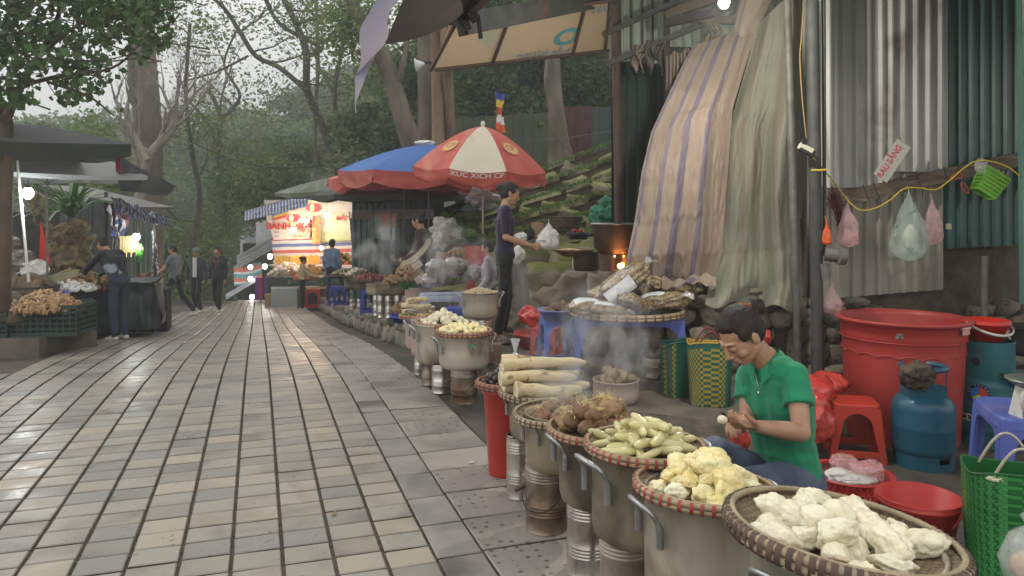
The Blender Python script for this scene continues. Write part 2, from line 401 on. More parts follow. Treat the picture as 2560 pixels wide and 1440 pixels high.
alltiles.sort(key=lambda a: -a[0])
tm = {}
for kind, m_ in ((0, m_tile), (1, m_slab), (2, m_pock)):
 p, w, per, ln, _ = [c for c in cols if c[4] == kind][0]
 q_ = MB().add(*tile_vf(w, ln)); q_.m = [1 if (k_ and k_ % 2) else 0 for k_ in range(len(q_.f))]; tm[kind] = q_.mesh('tile', [m_, m_grit])
for (a, p, t, w, ln, kind) in alltiles[:298]:
 if a == 0: continue
 q = PT(p, t, pz(p, t) + .004 + R.uniform(-.0015, .0015))
 o = obj('tile' if kind == 0 else 'slab', tm[kind], pave, q, (R.gauss(0, .006), R.gauss(0, .006), TH + R.gauss(0, .006)))
far = [MB(), MB(), MB()]
for i_, (a, p, t, w, ln, kind) in enumerate(alltiles):
 if i_ < 298 and a > 0: continue
 y0, y1 = PT(p, t - ln / 2), PT(p, t + ln / 2)
 sl = (zroad(y1.y) - zroad(y0.y)) / ln
 v, f = tile_vf(w, ln, .02)
 dz = R.uniform(-.0015, .0015); kx, ky = R.gauss(0, .006), R.gauss(0, .006); c = PT(p, t); zc = pz(p, t); rw = R.gauss(0, .004)
 vv = []
 for (x, y, z) in v:
  q = PT(p + x + y * rw, t + y); vv.append((q.x, q.y, zc + .003 + z + dz + sl * y + kx * x + ky * y))
 far[kind].add(vv, f, 0); far[kind].m[-8:] = [1, 0] * 4
tag(far[0].build('far_tiles', [m_tile_far, m_grit], pave), kind='stuff')
tag(far[1].build('far_slabs', [m_slab_far, m_grit], pave), kind='stuff')
m_pock_far = mat('pocked slabs far', (.23, .215, .19), (.30, .275, .24), .55, rough2=.75, scale=4, bump=.2, bscale=24, island=.10, fn=pock_fn)
tag(far[2].build('far_pocked_slabs', [m_pock_far, m_grit], pave), kind='stuff')
st = MB(); spt = []
for y in (-1.5, 1, 2, 3, 4, 5, 6, 7, 8, 9, 10, 11.5):
 q = UV(1.478, y); spt.append((q.x, y, zroad(y) + .001)); spt.append((q.x + 3.2 + (y < 6) * 6, y, zroad(y) + .001))
st.add(spt, [(i, i + 1, i + 3, i + 2) for i in range(0, len(spt) - 2, 2)], 0)
struct('dirt_floor', st, [m_dirtfloor])
def prism_rough(name, pts, z1, z0, mats, seed=1, amp=.05, step=.12, rows=4, out=.10, closed=True):
 b = MB(); line = []
 n = len(pts); segs = n if closed else n - 1
 for i in range(segs):
  a, c = Vector(pts[i][:2]), Vector(pts[(i + 1) % n][:2]); k = max(1, int((c - a).length / step))
  for j in range(k): line.append(a.lerp(c, j / k))
 N_ = len(line); v = []
 for i, q in enumerate(line):
  t = (line[(i + 1) % N_] - line[i - 1]).normalized(); nrm = Vector((t.y, -t.x))
  for r in range(rows + 1):
   s = r / rows; nn = noise.noise(Vector((q.x * 4, q.y * 4, s * 2 + seed))) + .5 * noise.noise(Vector((q.x * 11, q.y * 11, s * 4 + seed)))
   pos = q + nrm * (out * s ** .7 + amp * nn * (.3 + s)); zz = z1 + (z0 - z1) * s
   zz += (.02 * noise.noise(Vector((q.x * 3, q.y * 3, seed)))) * (1 - s)
   v.append((pos.x, pos.y, zz))
 f = []
 for i in range(N_):
  i2 = (i + 1) % N_
  for r in range(rows): f.append((i * (rows + 1) + r, i * (rows + 1) + r + 1, i2 * (rows + 1) + r + 1, i2 * (rows + 1) + r))
 b.add(v, f, 0, True)
 b.add([v[i * (rows + 1)] for i in range(N_)], [tuple(range(N_))], 1 if len(mats) > 1 else 0)
 return b
plat_pts = [(-1.75, 11.6), (-1.12, 9.6), (-.74, 8.4), (-.42, 7.05), (-.05, 6.3), (.12, 5.75), (.50, 5.22), (.95, 4.86), (1.42, 4.70), (1.78, 4.86), (2.05, 5.35), (2.05, 6.6), (4.5, 7.0), (4.5, 12), (1, 13)]
m_rockedge = mat('platform edge rock', (.085, .07, .055), (.17, .145, .115), .9, scale=5, bump=1.0, bscale=13, c3=(.045, .038, .03), c3scale=4)
pl2 = prism_rough('platform', plat_pts, .20, -.04, [1, 2], 3, .045, .10, 5, .09)
struct('platform', pl2, [m_rockedge, m_conc])
# ---------------------------------------------------------------- steaming pots in the front row
m_alu = mat('dull aluminium', (.40, .35, .28), (.53, .48, .40), .42, rough2=.6, scale=3, metal=.35, bump=.12, bscale=10, stretch=(1, 1, .5), rnd=.08,
   c3=(.20, .15, .10), c3scale=4.5, c3lo=.50, c3hi=.70)
m_aluold = mat('sooty aluminium', (.27, .22, .15), (.37, .31, .225), .45, rough2=.65, scale=3, metal=.3, bump=.15, bscale=10, c3=(.10, .083, .06), c3scale=2.4, c3lo=.46, c3hi=.68, rnd=.1)
m_alupink = mat('pinkish aluminium', (.42, .31, .27), (.50, .40, .35), .5, scale=3, metal=.2, bump=.1, c3=(.25, .17, .14), c3scale=3)
m_handle = mat('cast aluminium handle', (.26, .27, .27), (.36, .37, .37), .38, scale=8, metal=.7, bump=.2, bscale=30)
m_tin = mat('bright tin plate', (.78, .76, .72), (.55, .51, .46), .17, rough2=.38, scale=5, metal=.95, bump=.06, bscale=8, rnd=.1, c3=(.20, .13, .09), c3scale=3.2, c3lo=.58, c3hi=.76, stretch=(1, 1, .6))
m_tinrust = mat('rusty tin plate', (.50, .44, .38), (.26, .19, .14), .3, rough2=.65, scale=5, metal=.75, bump=.15, bscale=14, rnd=.1, c3=(.13, .075, .045), c3scale=4, c3lo=.45, c3hi=.6)
m_soot = mat('soot black', (.012, .011, .010), (.03, .027, .024), .9, scale=10)
def weave_fn(s1, s2, dark):
 def fn(nt, vec, colr, mix, ramp, nz, new, L):
  ck = new('ShaderNodeTexChecker'); ck.inputs['Scale'].default_value = s1; L.new(vec, ck.inputs['Vector'])
  ck.inputs['Color1'].default_value = (1, 1, 1, 1); ck.inputs['Color2'].default_value = (0, 0, 0, 1)
  r = new('ShaderNodeMath'); r.operation = 'MULTIPLY'; r.inputs[1].default_value = .55; L.new(ck.outputs['Fac'], r.inputs[0])
  return mix(colr, dark, r.outputs[0])
 return fn
m_bamboo = mat('woven bamboo', (.20, .145, .085), (.30, .235, .145), .7, scale=9, bump=.6, bscale=60, fn=weave_fn(70, 30, (.09, .06, .035)), c3=(.10, .075, .05), c3scale=3)
m_bamboorim = mat('bamboo hoop', (.36, .275, .165), (.24, .175, .10), .55, scale=12, bump=.2, stretch=(1, 1, .3), rnd=.1)
m_bamboogrey = mat('old grey bamboo', (.36, .30, .19), (.24, .19, .115), .7, scale=10, bump=.4, rnd=.1)
m_bindred = mat('red plastic binding', (.33, .045, .04), (.24, .04, .035), .4, scale=20, rnd=.2)
m_bindbr = mat('brown rattan binding', (.12, .065, .05), (.07, .045, .035), .6, scale=20, rnd=.3)
pot_profile = lambda r, h: [(0, 0), (r * .86, 0), (r * .95, .012), (r, .045), (r * 1.005, h * .5), (r, h - .012), (r * 1.035, h - .006), (r * 1.035, h), (r * .985, h), (r * .975, h - .05), (r * .965, .05), (0, .02)]
def handle_mb(r, h, ang, drop=.10, outw=.045, width=.085, thick=.0085, lift=.02):
 b = MB(); M = Matrix.Rotation(ang, 4, 'Z'); pts = []
 z0 = h - .035
 L_ = [(-width, 0.004, z0 - drop), (-width, .006, z0 - drop * .4), (-width * .96, outw * .55, z0), (-width * .6, outw * 1.0, z0 + lift), (0, outw * 1.12, z0 + lift * 1.25), (width * .6, outw, z0 + lift), (width * .96, outw * .55, z0), (width, .006, z0 - drop * .4), (width, .004, z0 - drop)]
 P_ = [Vector((r + o_ + thick * .6, y_, z_)) for (y_, o_, z_) in L_]
 Q = []
 for i in range(len(P_) - 1):
  a, c, d, e = P_[max(i - 1, 0)], P_[i], P_[i + 1], P_[min(i + 2, len(P_) - 1)]
  for k in range(4):
   t = k / 4; Q.append(.5 * ((2 * c) + (-a + d) * t + (2 * a - 5 * c + 4 * d - e) * t * t + (-a + 3 * c - 3 * d + e) * t ** 3))
 Q.append(P_[-1])
 rr = [thick * (1.5 if (i < 5 or i > len(Q) - 6) else 1) for i in range(len(Q))]
 b.tube(Q, rr, 10); b.v = [tuple(M @ Vector(p)) for p in b.v]
 for s in (-1, 1):
  for zz in (z0 - drop * .85, z0 - drop * .45): b.ball(M @ Vector((r + thick * 1.9, s * width, zz)), .005, 8)
 return b
def make_pot(label, loc, r, h, hang, mat_=None, rust=0, group='aluminium pots in the front row', handles=True, hs=1.0):
 t = thing('cooking_pot', label, 'pot', loc, 0, group)
 m_ = mat_ or m_alu
 b = MB(); b.lathe(pot_profile(r, h), 56, wob=.012, seed=R.random() * 9); b.build('pot_body', [m_], t)
 if handles:
  for s in (0, PI):
   handle_mb(r, h, hang + s, .10 * hs, .048 * hs, .070 * hs, .0082 * hs).build('handle', [m_handle], t)
 return t
def make_basket(label, loc, r, depth=.045, tilt=(0, 0, 0), rimr=.011, n=60, mrim=None, mbind=None, bindstep=1, group='bamboo trays on the cooking pots', two=True, parts=True):
 t = thing('winnowing_basket', label, 'basket', loc, 0, group); t.rotation_euler = tilt
 b = MB(); prof = [(0, -depth)]; K = 9
 for i in range(1, K + 1):
  s = i / K; prof.append((r * s, -depth * (1 - s ** 3.2)))
 b.lathe(prof, 56); b.lathe([(p[0] * 1.0, p[1] - .004) for p in prof][::-1], 56); b.build('woven_tray', [m_bamboo], t)
 q = MB(); q.torus((0, 0, 0), r, rimr, 72, 8); q.torus((0, 0, -rimr * 1.7), r * 1.005, rimr * .9, 72, 8)
 if two: q.torus((0, 0, rimr * .7), r - rimr * .8, rimr * .7, 72, 6)
 q.build('rim', [mrim or m_bamboorim], t)
 w = MB(); wr = rimr * 1.95; wl = rimr * .62
 pts = [Vector((math.cos(a) * rimr * 1.25, 0, math.sin(a) * rimr * 2.1 - rimr * .85)) for a in [2 * PI * i / 10 for i in range(10)]]
 v, f = [], []
 for i, p in enumerate(pts): v += [(p.x, -wl, p.z), (p.x, wl, p.z)]
 for i in range(10): j = (i + 1) % 10; f.append((2 * i, 2 * j, 2 * j + 1, 2 * i + 1))
 w.add(v, f, 0, True)
 me = w.mesh('binding', [mbind or m_bindred])
 if parts:
  for i in range(n):
   a = 2 * PI * i / n + R.uniform(-.01, .01); obj('binding', me, t, (r * math.cos(a), r * math.sin(a), 0), (0, R.uniform(-.1, .1), a + R.uniform(-.1, .1)))
 else:
  bb = MB()
  for i in range(n):
   a = 2 * PI * i / n; bb.add(w.v, w.f, 0, True, Matrix.Translation((r * math.cos(a), r * math.sin(a), 0)) @ Matrix.Rotation(a, 4, 'Z'))
  tag(bb.build('bindings', [mbind or m_bindred], t), kind='stuff')
 return t
_TINP = {}
def tin_profile(r, h):
 pr = [(0, 0), (r * .97, 0), (r * 1.02, .002), (r * 1.02, .008), (r, .011)]
 def ribs(z, k, s=.0125):
  for i in range(k): pr.extend([(r, z), (r * 1.028, z + s * .35), (r * 1.028, z + s * .6), (r, z + s * .95)]); z += s
 ribs(h * .24, 4, h * .042); ribs(h * .72, 4, h * .042)
 pr.extend([(r, h - .012), (r * 1.02, h - .008), (r * 1.02, h), (r * .95, h), (r * .95, h * .4), (0, h * .35)])
 return pr
def make_tin(label, loc, r, h, mat_=None, group='tin can stoves under the pots', wire=False, rot=0):
 t = thing('tin_can_stove', label, 'stove', loc, rot, group)
 b = MB(); b.lathe(tin_profile(r, h), 40, wob=.02, seed=R.random() * 9); b.build('can_body', [mat_ or m_tin], t)
 w = MB(); w.torus((0, 0, h - .004), r * .985, .004, 36, 6, M=None); w.build('can_rim', [m_soot], t)
 if wire:
  w = MB(); c = [Vector((-r * 1.02, 0, h * .62))]
  for i in range(9): a = PI + PI * i / 8; c.append(Vector((math.cos(a) * r * 1.06, -.03 - r * .9 * math.sin((a - PI)), h * .62 - math.sin(a - PI) * h * .28)))
  w.tube(c, .0025, 6); w.build('wire_handle', [m_soot], t)
  w = MB(); w.tube([c[1] + V(-.035, -.02, -.03), c[1] + V(.03, -.02, .012)], .010, 8); w.build('wooden_grip', [mat('burnt wood', (.05, .035, .025), (.09, .06, .04), .8, bump=.3)], t)
 return t
m_cassw = mat('peeled white cassava', (.80, .75, .60), (.72, .66, .47), .45, scale=9, bump=.8, bscale=34, sss=.15, rnd=.05, hrnd=.01, c3=(.60, .55, .36), c3scale=7, c3lo=.62, c3hi=.8)
m_cassy = mat('yellow steamed cassava', (.82, .74, .42), (.80, .66, .28), .4, scale=7, bump=.7, bscale=30, sss=.15, rnd=.05, hrnd=.008, c3=(.80, .77, .58), c3scale=5, c3lo=.5, c3hi=.7)
m_arrow = mat('pale green arrowroot', (.56, .52, .24), (.66, .61, .34), .3, scale=6, bump=.2, bscale=20, sss=.2, rnd=.08, coat=.3, c3=(.44, .42, .20), c3scale=9, c3lo=.6, c3hi=.7)
m_logc = mat('cassava log', (.60, .50, .31), (.50, .40, .23), .6, scale=8, bump=.6, bscale=20, rnd=.08, c3=(.24, .15, .07), c3scale=16, c3lo=.57, c3hi=.66)
m_logend = mat('cassava log cut end', (.72, .62, .42), (.62, .52, .34), .6, scale=12, bump=.4)
m_taro = mat('brown taro skin', (.135, .07, .035), (.25, .14, .07), .6, scale=5, bump=.9, bscale=16, rnd=.2, c3=(.42, .28, .14), c3scale=6, c3lo=.56, c3hi=.66)
m_fibre = mat('yellow root fibre', (.66, .52, .20), (.72, .62, .32), .6, scale=10)
m_black = mat('black water caltrop', (.020, .014, .012), (.045, .028, .024), .25, scale=8, bump=.3, rnd=.3, coat=.4)
m_ginger = mat('ginger skin', (.36, .235, .125), (.26, .15, .07), .7, scale=9, bump=.8, bscale=30, rnd=.25, c3=(.14, .08, .045), c3scale=8)
m_brown = mat('dark tuber', (.12, .08, .05), (.20, .14, .09), .8, scale=6, bump=.8, rnd=.25)
m_peanut = mat('peanut shell', (.58, .47, .27), (.48, .36, .18), .6, scale=20, bump=.5, rnd=.12)
cass = [lump('cassava', 4, (.058, .034, .032), m_cassw, .30, 1.35, 11 + i, ridge=.26, fine=.05, cut=2) for i in range(7)]
for i in range(3): cass.append(lump('cassava', 4, (.044, .038, .034), m_cassw, .15, 1.1, 31 + i, ridge=.08, fine=.02, cut=2))
cassyel = [lump('cassava', 4, (.048, .034, .033), m_cassy, .26, 1.35, 51 + i, ridge=.24, fine=.04, cut=1) for i in range(8)]
def finger(seed, L_=.14, r=.0155, seg=7, curve=.5, m_=None):
 rs = random.Random(seed); pts, rad = [], []; n = seg * 4
 ph = rs.uniform(-1, 1) * curve
 for i in range(n + 1):
  s = i / n; a = (s - .5) * ph
  pts.append(Vector(((s - .5) * L_, math.sin(s * PI) * .03 * ph, 0)))
  rr = r * (math.sin(min(1, s * 3.2 + .18) * PI / 2) ** .7) * (math.sin(min(1, (1 - s) * 2.2 + .25) * PI / 2) ** .8)
  if i % 4 == 0: rr *= .955
  if i == 0 or i == n: rr *= .5
  rad.append(rr)
 b = MB(); b.tube(pts, rad, 12); return b.mesh('arrowroot', [m_ or m_arrow])
fingers = [finger(i, R.uniform(.08, .16), R.uniform(.015, .018)) for i in range(8)]
def heap(meshes, name, label, cat, group, centre, rad, n, layers, dz, tilt=(0, 0, 0), scale=(.85, 1.15), dome=.02, mode='lump', seed=1):
 rs = random.Random(seed); M = Euler(tilt).to_matrix(); out = []
 k = 0
 for li in range(layers):
  nl = int(n * (1 - li / layers) ** 1.0 / sum((1 - q / layers) for q in range(layers)) + .5); rr = rad * (1 - .33 * li)
  for i in range(nl):
   rho = rr * math.sqrt((i + .5) / nl); a = i * 2.39996 + li * 1.1 + rs.uniform(-.3, .3)
   z = li * dz + dome * (1 - (rho / rad) ** 2) + rs.uniform(-.2, .2) * dz
   loc = Vector(centre) + M @ Vector((rho * math.cos(a), rho * math.sin(a), z))
   if mode == 'lump': rot = (rs.uniform(-.5, .5), rs.uniform(-.5, .5), rs.uniform(0, 6.28))
   elif mode == 'any': rot = (rs.uniform(-3, 3), rs.uniform(-3, 3), rs.uniform(0, 6.28))
   elif mode == 'flat': rot = (rs.uniform(-.15, .15), rs.uniform(-.35, .35), rs.uniform(0, 6.28))
   o = obj(name, meshes[k % len(meshes)], None, loc, rot, rs.uniform(*scale)); k += 1
   tag(o, label, cat, group); out.append(o)
 return out
def heap_stuff(name, meshes, mats, centre, rad, n, h, scale=(.8, 1.2), seed=1, parent=None, sx=1.0, sy=1.0, rim=0.0):
 """hundreds of small pieces heaped as one object"""
 rs = random.Random(seed); b = MB(); src = []
 for me in meshes: src.append(([v.co.copy() for v in me.vertices], [tuple(p.vertices) for p in me.polygons]))
 for i in range(n):
  rho = math.sqrt(rs.random()); a = rs.uniform(0, 6.28); z = h * (1 - rho ** 1.7) * rs.uniform(.82, 1.0) + rim
  s = rs.uniform(*scale); M = Matrix.Translation((rho * rad * sx * math.cos(a), rho * rad * sy * math.sin(a), z)) @ Euler((rs.uniform(-3, 3), rs.uniform(-3, 3), rs.uniform(0, 6))).to_matrix().to_4x4() @ Matrix.Scale(s, 4)
  v, f = src[i % len(src)]; b.add(v, f, 0, True, M)
 return b.build(name, mats, parent, centre)
HANG = math.radians(200)      # handles point to the street and back
p1 = P(2105, 1330, 1.80); p1.z = .745
make_pot('big pale pot right at the front edge of the picture under the widest bamboo tray', (p1.x + .005, p1.y, .33), .212, .385, math.radians(212), m_alu)
tl = (math.radians(-1), math.radians(6.5), 0)
make_basket('widest bamboo tray with brown bindings holding white cassava, nearest of all', p1, .262, .045, tl, .0115, 74, m_bamboogrey, m_bindbr, two=True)
heap(cass, 'cassava_piece', 'chunk of peeled white cassava on the widest bamboo tray in front', 'cassava', 'white cassava on the front tray', p1 + V(-.012, 0, -.014), .212, 27, 2, .030, tl, (.8, 1.2), .008, 'lump', 4)
make_tin('tin can stove hidden under the big pot at the front edge', (p1.x, p1.y, 0), .10, .33, m_tinrust)
p2 = P(1763, 1215, 2.38); p2.z = .645
make_pot('tall pale aluminium pot under the tray of yellow cassava', (p2.x, p2.y, .28), .186, .355, math.radians(197))
make_basket('bamboo tray with red bindings full of yellow cassava', p2, .218, .04, (math.radians(-2), math.radians(2.5), 0), .0085, 44)
heap(cassyel, 'cassava_piece', 'chunk of yellow cassava heaped on the tray with red bindings', 'cassava', 'yellow cassava on the second tray', p2 + V(0, 0, -.012), .165, 40, 3, .032, (0, .03, 0), (.7, 1.15), .022, 'lump', 9)
make_tin('tin can stove under the tall pot of yellow cassava', (p2.x - .02, p2.y, 0), .09, .28, m_tinrust)
p3 = P(1612, 1112, 2.72); p3.z = .672
make_pot('aluminium pot with long handle brackets under the pale green arrowroots', (p3.x, p3.y, .345), .188, .315, math.radians(203), m_aluold, hs=1.15)
make_basket('bamboo tray with red bindings holding pale green arrowroot fingers', p3, .212, .04, (0, math.radians(1.5), 0), .0085, 44)
heap(fingers, 'arrowroot', 'pale green arrowroot finger on the third tray from the front', 'arrowroot', 'arrowroots on the third tray', p3 + V(0, 0, -.008), .155, 46, 3, .026, (0, 0, 0), (.85, 1.2), .022, 'flat', 5)
make_tin('rusty tin can stove partly hidden between two pots at the bottom edge', (XP(1562, 2.80), 2.80, 0), .092, .345, m_tinrust)
p4 = P(1487, 1068, 3.10); p4.z = .625
make_pot('dark stained pot under the brown taro roots', (p4.x + .02, p4.y, .325), .165, .29, math.radians(197), m_aluold, hs=.95)
make_basket('bamboo tray under the steaming brown taro roots', p4, .190, .038, (math.radians(2), 0, 0), .008, 40)
make_tin('brightest ribbed tin can stove, standing on the pocked slabs', (XP(1470, 3.17), 3.17, 0), .0885, .325, m_tin)
taro = [lump('taro', 3, (.052, .040, .036), m_taro, .25, 1.3, 71 + i, ridge=.15, fine=.06) for i in range(5)]
tf = MB()
def tuft(b, c, n, L_, rs):
 for i in range(n):
  d = Vector((rs.gauss(0, 1), rs.gauss(0, 1), abs(rs.gauss(0, .8)) + .15)).normalized(); p = Vector(c) + Vector((rs.gauss(0, .012), rs.gauss(0, .012), rs.gauss(0, .004)))
  e = p + d * L_ * rs.uniform(.5, 1.2); s = d.orthogonal().normalized() * .0016
  b.add([p - s, p + s, e + s * .3, e - s * .3], [(0, 1, 2, 3)], 0)
rs4 = random.Random(3)
tl_ = heap(taro, 'taro_root', 'brown taro root with yellow fibres on the steaming fourth tray', 'taro', 'taro roots on the fourth tray', p4 + V(0, 0, .005), .13, 17, 2, .045, (0, 0, 0), (.9, 1.3), .02, 'lump', 6)
for o in tl_:
 b = MB(); tuft(b, (0, 0, .034), 22, .03, rs4); q = b.build('fibre_tuft', [m_fibre], o)
p5 = P(1384, 1036, 3.52); p5.z = .575
make_pot('narrow stained pot under the tray with two taro roots', (p5.x + .02, p5.y, .325), .150, .25, math.radians(215), m_aluold, hs=.8)
make_basket('deep bamboo tray with only a few taro roots tufted yellow', p5, .185, .045, (math.radians(3), math.radians(-2), 0), .008, 40, m_bamboogrey, m_bindbr)
make_tin('rusty ribbed tin can stove with a wire handle', (XP(1365, 3.60), 3.60, 0), .097, .33, m_tinrust, wire=True, rot=-.5)
for i_, (dx, dy, dz_) in enumerate(((-.055, -.07, -.005), (.06, .02, .045), (.03, -.08, 0), (.10, -.03, .01), (.12, .05, .01), (.0, .07, 0))):
 o = obj('taro_root', taro[int(abs(dx) * 100) % 5], None, p5 + V(dx, dy, dz_), (.2, .1, dx * 30), 1.05); tag(o, ('taro root tufted bright yellow at the left of the fifth tray', 'taro root on top of the small heap of the fifth tray', 'taro root at the front right of the fifth tray', 'taro root against the right rim of the fifth tray', 'rearmost right taro root of the fifth tray', 'taro root at the far rim of the fifth tray')[i_], 'taro', 'taro roots on the fifth tray')
 b = MB(); tuft(b, (0, 0, .034), 26, .032, rs4); b.build('fibre_tuft', [m_fibre], o)
p6 = P(1345, 978, 3.98); p6.z = .570
make_pot('stained pot under the thick cassava logs', (p6.x, p6.y, .325), .150, .24, math.radians(215), m_aluold, hs=.8)
make_basket('old bamboo tray carrying thick cassava logs', p6, .200, .04, (math.radians(3), 0, 0), .009, 40, m_bamboogrey, m_bindbr)
make_tin('narrow shiny tin can stove beside the red bucket', (XP(1296, 4.0), 4.0, 0), .062, .33, m_tin)
def log(seed, L_, r0, r1):
 rs = random.Random(seed); pts, rad = [], []; n = 18
 for i in range(n + 1):
  s = i / n; pts.append(Vector(((s - .5) * L_, .012 * math.sin(s * 5 + seed), .008 * math.sin(s * 4 + seed * 2)))); rad.append((r0 + (r1 - r0) * s) * (1 + .09 * math.sin(s * 17 + seed) + .05 * rs.uniform(-1, 1)))
 rad[-1] *= .55; rad[-2] *= .85
 b = MB(); b.tube(pts, rad, 14, caps=False); v = b.v[:14]; b.add(v, [tuple(range(13, -1, -1))], 1); v = b.v[n * 14:(n + 1) * 14]; b.add(v, [tuple(range(14))], 0)
 return b.mesh('cassava_log', [m_logc, m_logend])
logs = [((-.03, -.06, .075), .40, .036, .022, 10), ((-.02, .045, .08), .42, .034, .022, 4), ((.02, -.12, .022), .34, .040, .028, 12), ((-.05, -.03, .02), .32, .036, .03, 5), ((.06, .03, .02), .36, .036, .022, 0), ((0, .10, .02), .34, .034, .024, -4), ((.0, .0, .135), .44, .034, .022, 8), ((-.02, .08, .125), .40, .032, .026, 2)]
for i, (c, L_, r0, r1, ang) in enumerate(logs):
 o = obj('cassava_log', log(i, L_, r0, r1), None, p6 + V(*c) + V(.03, 0, 0), (i, 0, math.radians(ang))); tag(o, ('cassava log in the middle layer on the street side', 'cassava log in the middle layer towards the table', 'frontmost low cassava log, nearest the camera', 'short cassava log showing its cut end at the left', 'low cassava log inside the tray on the right', 'rear low cassava log half buried in the tray', 'topmost long cassava log of the stack', 'upper cassava log lying behind the topmost one')[i], 'cassava', 'cassava logs stacked on one tray')
m_redp = mat('red plastic', (.52, .045, .035), (.44, .035, .03), .34, scale=4, rnd=.06, bump=.05, sss=.0)
m_redfade = mat('faded red plastic', (.42, .055, .045), (.34, .04, .035), .45, scale=2.5, bump=.06, c3=(.48, .11, .085), c3scale=1.2)
p7 = P(1262, 960, 4.28); p7.z = .545
t = thing('plastic_bucket', 'tall ribbed red bucket under the tray of black nuts', 'bucket', (XP(1262, 4.35), 4.35, 0), 0)
b = MB(); n = 48; pr = [(0, 0), (.085, 0), (.092, .01), (.122, .47), (.135, .475), (.135, .50), (.122, .50), (.118, .47), (.085, .02), (0, .02)]
b.lathe(pr, n);
for i in range(0, len(b.v)):
 x, y, z = b.v[i]; a = math.atan2(y, x); k = 1 - .018 * (1 if .03 < z < .46 and math.cos(a * 10) > .55 else 0); b.v[i] = (x * k, y * k, z)
b.build('bucket_body', [m_redp], t)
b = MB(); b.tube([V(.11, -.09, .47), V(.12, -.11, .38), V(.11, -.13, .30), V(.13, -.08, .28)], .004, 6); b.build('wire_handle', [m_soot], t)
make_basket('reddish round tray heaped with black water caltrops', p7, .160, .04, (0, 0, 0), .010, 30, mat('orange clay plastic', (.34, .13, .08), (.25, .10, .06), .6, scale=6), m_bindbr, parts=False)
nuts = [lump('water_caltrop', 2, (.020, .014, .015), m_black, .2, 1.5, 90 + i) for i in range(4)]
heap(nuts, 'water_caltrop', 'shiny black water caltrop heaped on the reddish tray', 'nut', 'black water caltrops on the reddish tray', p7 + V(-.01, 0, -.015), .13, 110, 4, .022, (0, 0, 0), (.9, 1.25), .03, 'any', 8)
m_clear = mat('clear plastic film', (.93, .93, .93), None, .12, alpha=.30, coat=.6, bump=1.0, bscale=14, spec=.8)
m_film = mat('wrinkled clear film', (.9, .9, .9), None, .15, alpha=.22, coat=1.0, coat_r=.05, bump=1.5, bscale=10, spec=.9)
pb = P(1288, 905, 4.3); t = thing('plastic_bag', 'knotted clear bag of white corn standing on the cassava logs', 'bag', pb + V(0, 0, -.045))
me = lump('kernels', 3, (.062, .055, .040), mat('white corn', (.70, .66, .50), (.58, .52, .36), .5, scale=60, bump=1, bscale=90), .15, 3, 5, fine=.15); obj('kernels', me, t, (0, 0, .04))
b = MB(); b.lathe([(0, 0), (.045, .002), (.068, .03), (.066, .055), (.035, .083), (.010, .098), (.008, .105), (.018, .14), (.030, .175)], 20, wob=.15, seed=3); b.build('film', [m_clear], t)
# ---------------------------------------------------------------- people
m_skin = mat('skin', (.46, .27, .175), (.40, .22, .14), .48, scale=14, bump=.05, bscale=120, sss=.12)
m_skin2 = mat('skin tanned', (.36, .205, .13), (.30, .16, .10), .5, scale=14, sss=.1)
m_hair = mat('dark hair', (.010, .007, .006), (.028, .016, .011), .55, scale=90, bump=.6, bscale=160, stretch=(1, 1, .12))
m_lip = mat('lips', (.33, .13, .11), (.28, .11, .09), .45, scale=30)
m_lash = mat('dark lashes', (.02, .014, .012), None, .6)
def cloth(name, c, k=.75, rough=.8, **kw): return mat(name, c, tuple(x * k for x in c), rough, scale=14, bump=.25, bscale=260, sheen=.15, **kw)
def basis(f, up=V(0, 0, 1)):
 f = Vector(f).normalized(); l = up.cross(f); l = l.normalized() if l.length > 1e-4 else V(1, 0, 0)
 return f, l, f.cross(l) * 1.0
def head_frame(c, f, roll=0.0):
 f = Vector(f).normalized(); x = f.cross(V(0, 0, 1)).normalized(); z = x.cross(f).normalized()
 M = Matrix((x, f, z)).transposed()          # columns: right, forward, up
 return Matrix.Translation(c) @ M.to_4x4()
def head_prims(Mh, s=1.0, fine=True):
 P_ = []; Rm = Mh.to_3x3().normalized().to_euler()
 def e(c, r, m=0): P_.append(ell(Mh @ (Vector(c) * s), tuple(x * s for x in r), m, Rm))
 def c(a, b, ra, rb=None, m=0): P_.append(cap(Mh @ (Vector(a) * s), Mh @ (Vector(b) * s), ra * s, (rb or ra) * s, m))
 e((0, -.012, .03), (.073, .092, .082)); e((0, .030, -.012), (.062, .062, .078)); e((0, .030, -.070), (.046, .046, .036))
 e((0, .062, -.092), (.022, .018, .017)); c((-.04, .0, -.062), (-.012, .055, -.092), .020, .016); c((.04, .0, -.062), (.012, .055, -.092), .020, .016)
 for sx in (-1, 1):
  e((sx * .036, .060, -.030), (.024, .022, .024)); e((sx * .075, -.008, -.012), (.009, .018, .030)); e((sx * .080, -.014, -.002), (.006, .012, .016))
  e((sx * .030, .0835, .006), (.0155, .009, .0095))
  if fine: e((sx * .0115, .099, -.032), (.008, .008, .007))
  c((sx * .012, .088, .026), (sx * .046, .074, .026), .008, .006)
 c((0, .086, .012), (0, .108, -.026), .008, .0115); c((0, .084, -.045), (0, .086, -.07), .018, .014)
 c((-.017, .0925, -.0585), (.017, .0925, -.0585), .0052, m=5); c((-.014, .0920, -.068), (.014, .0920, -.068), .006, m=5)
 return P_
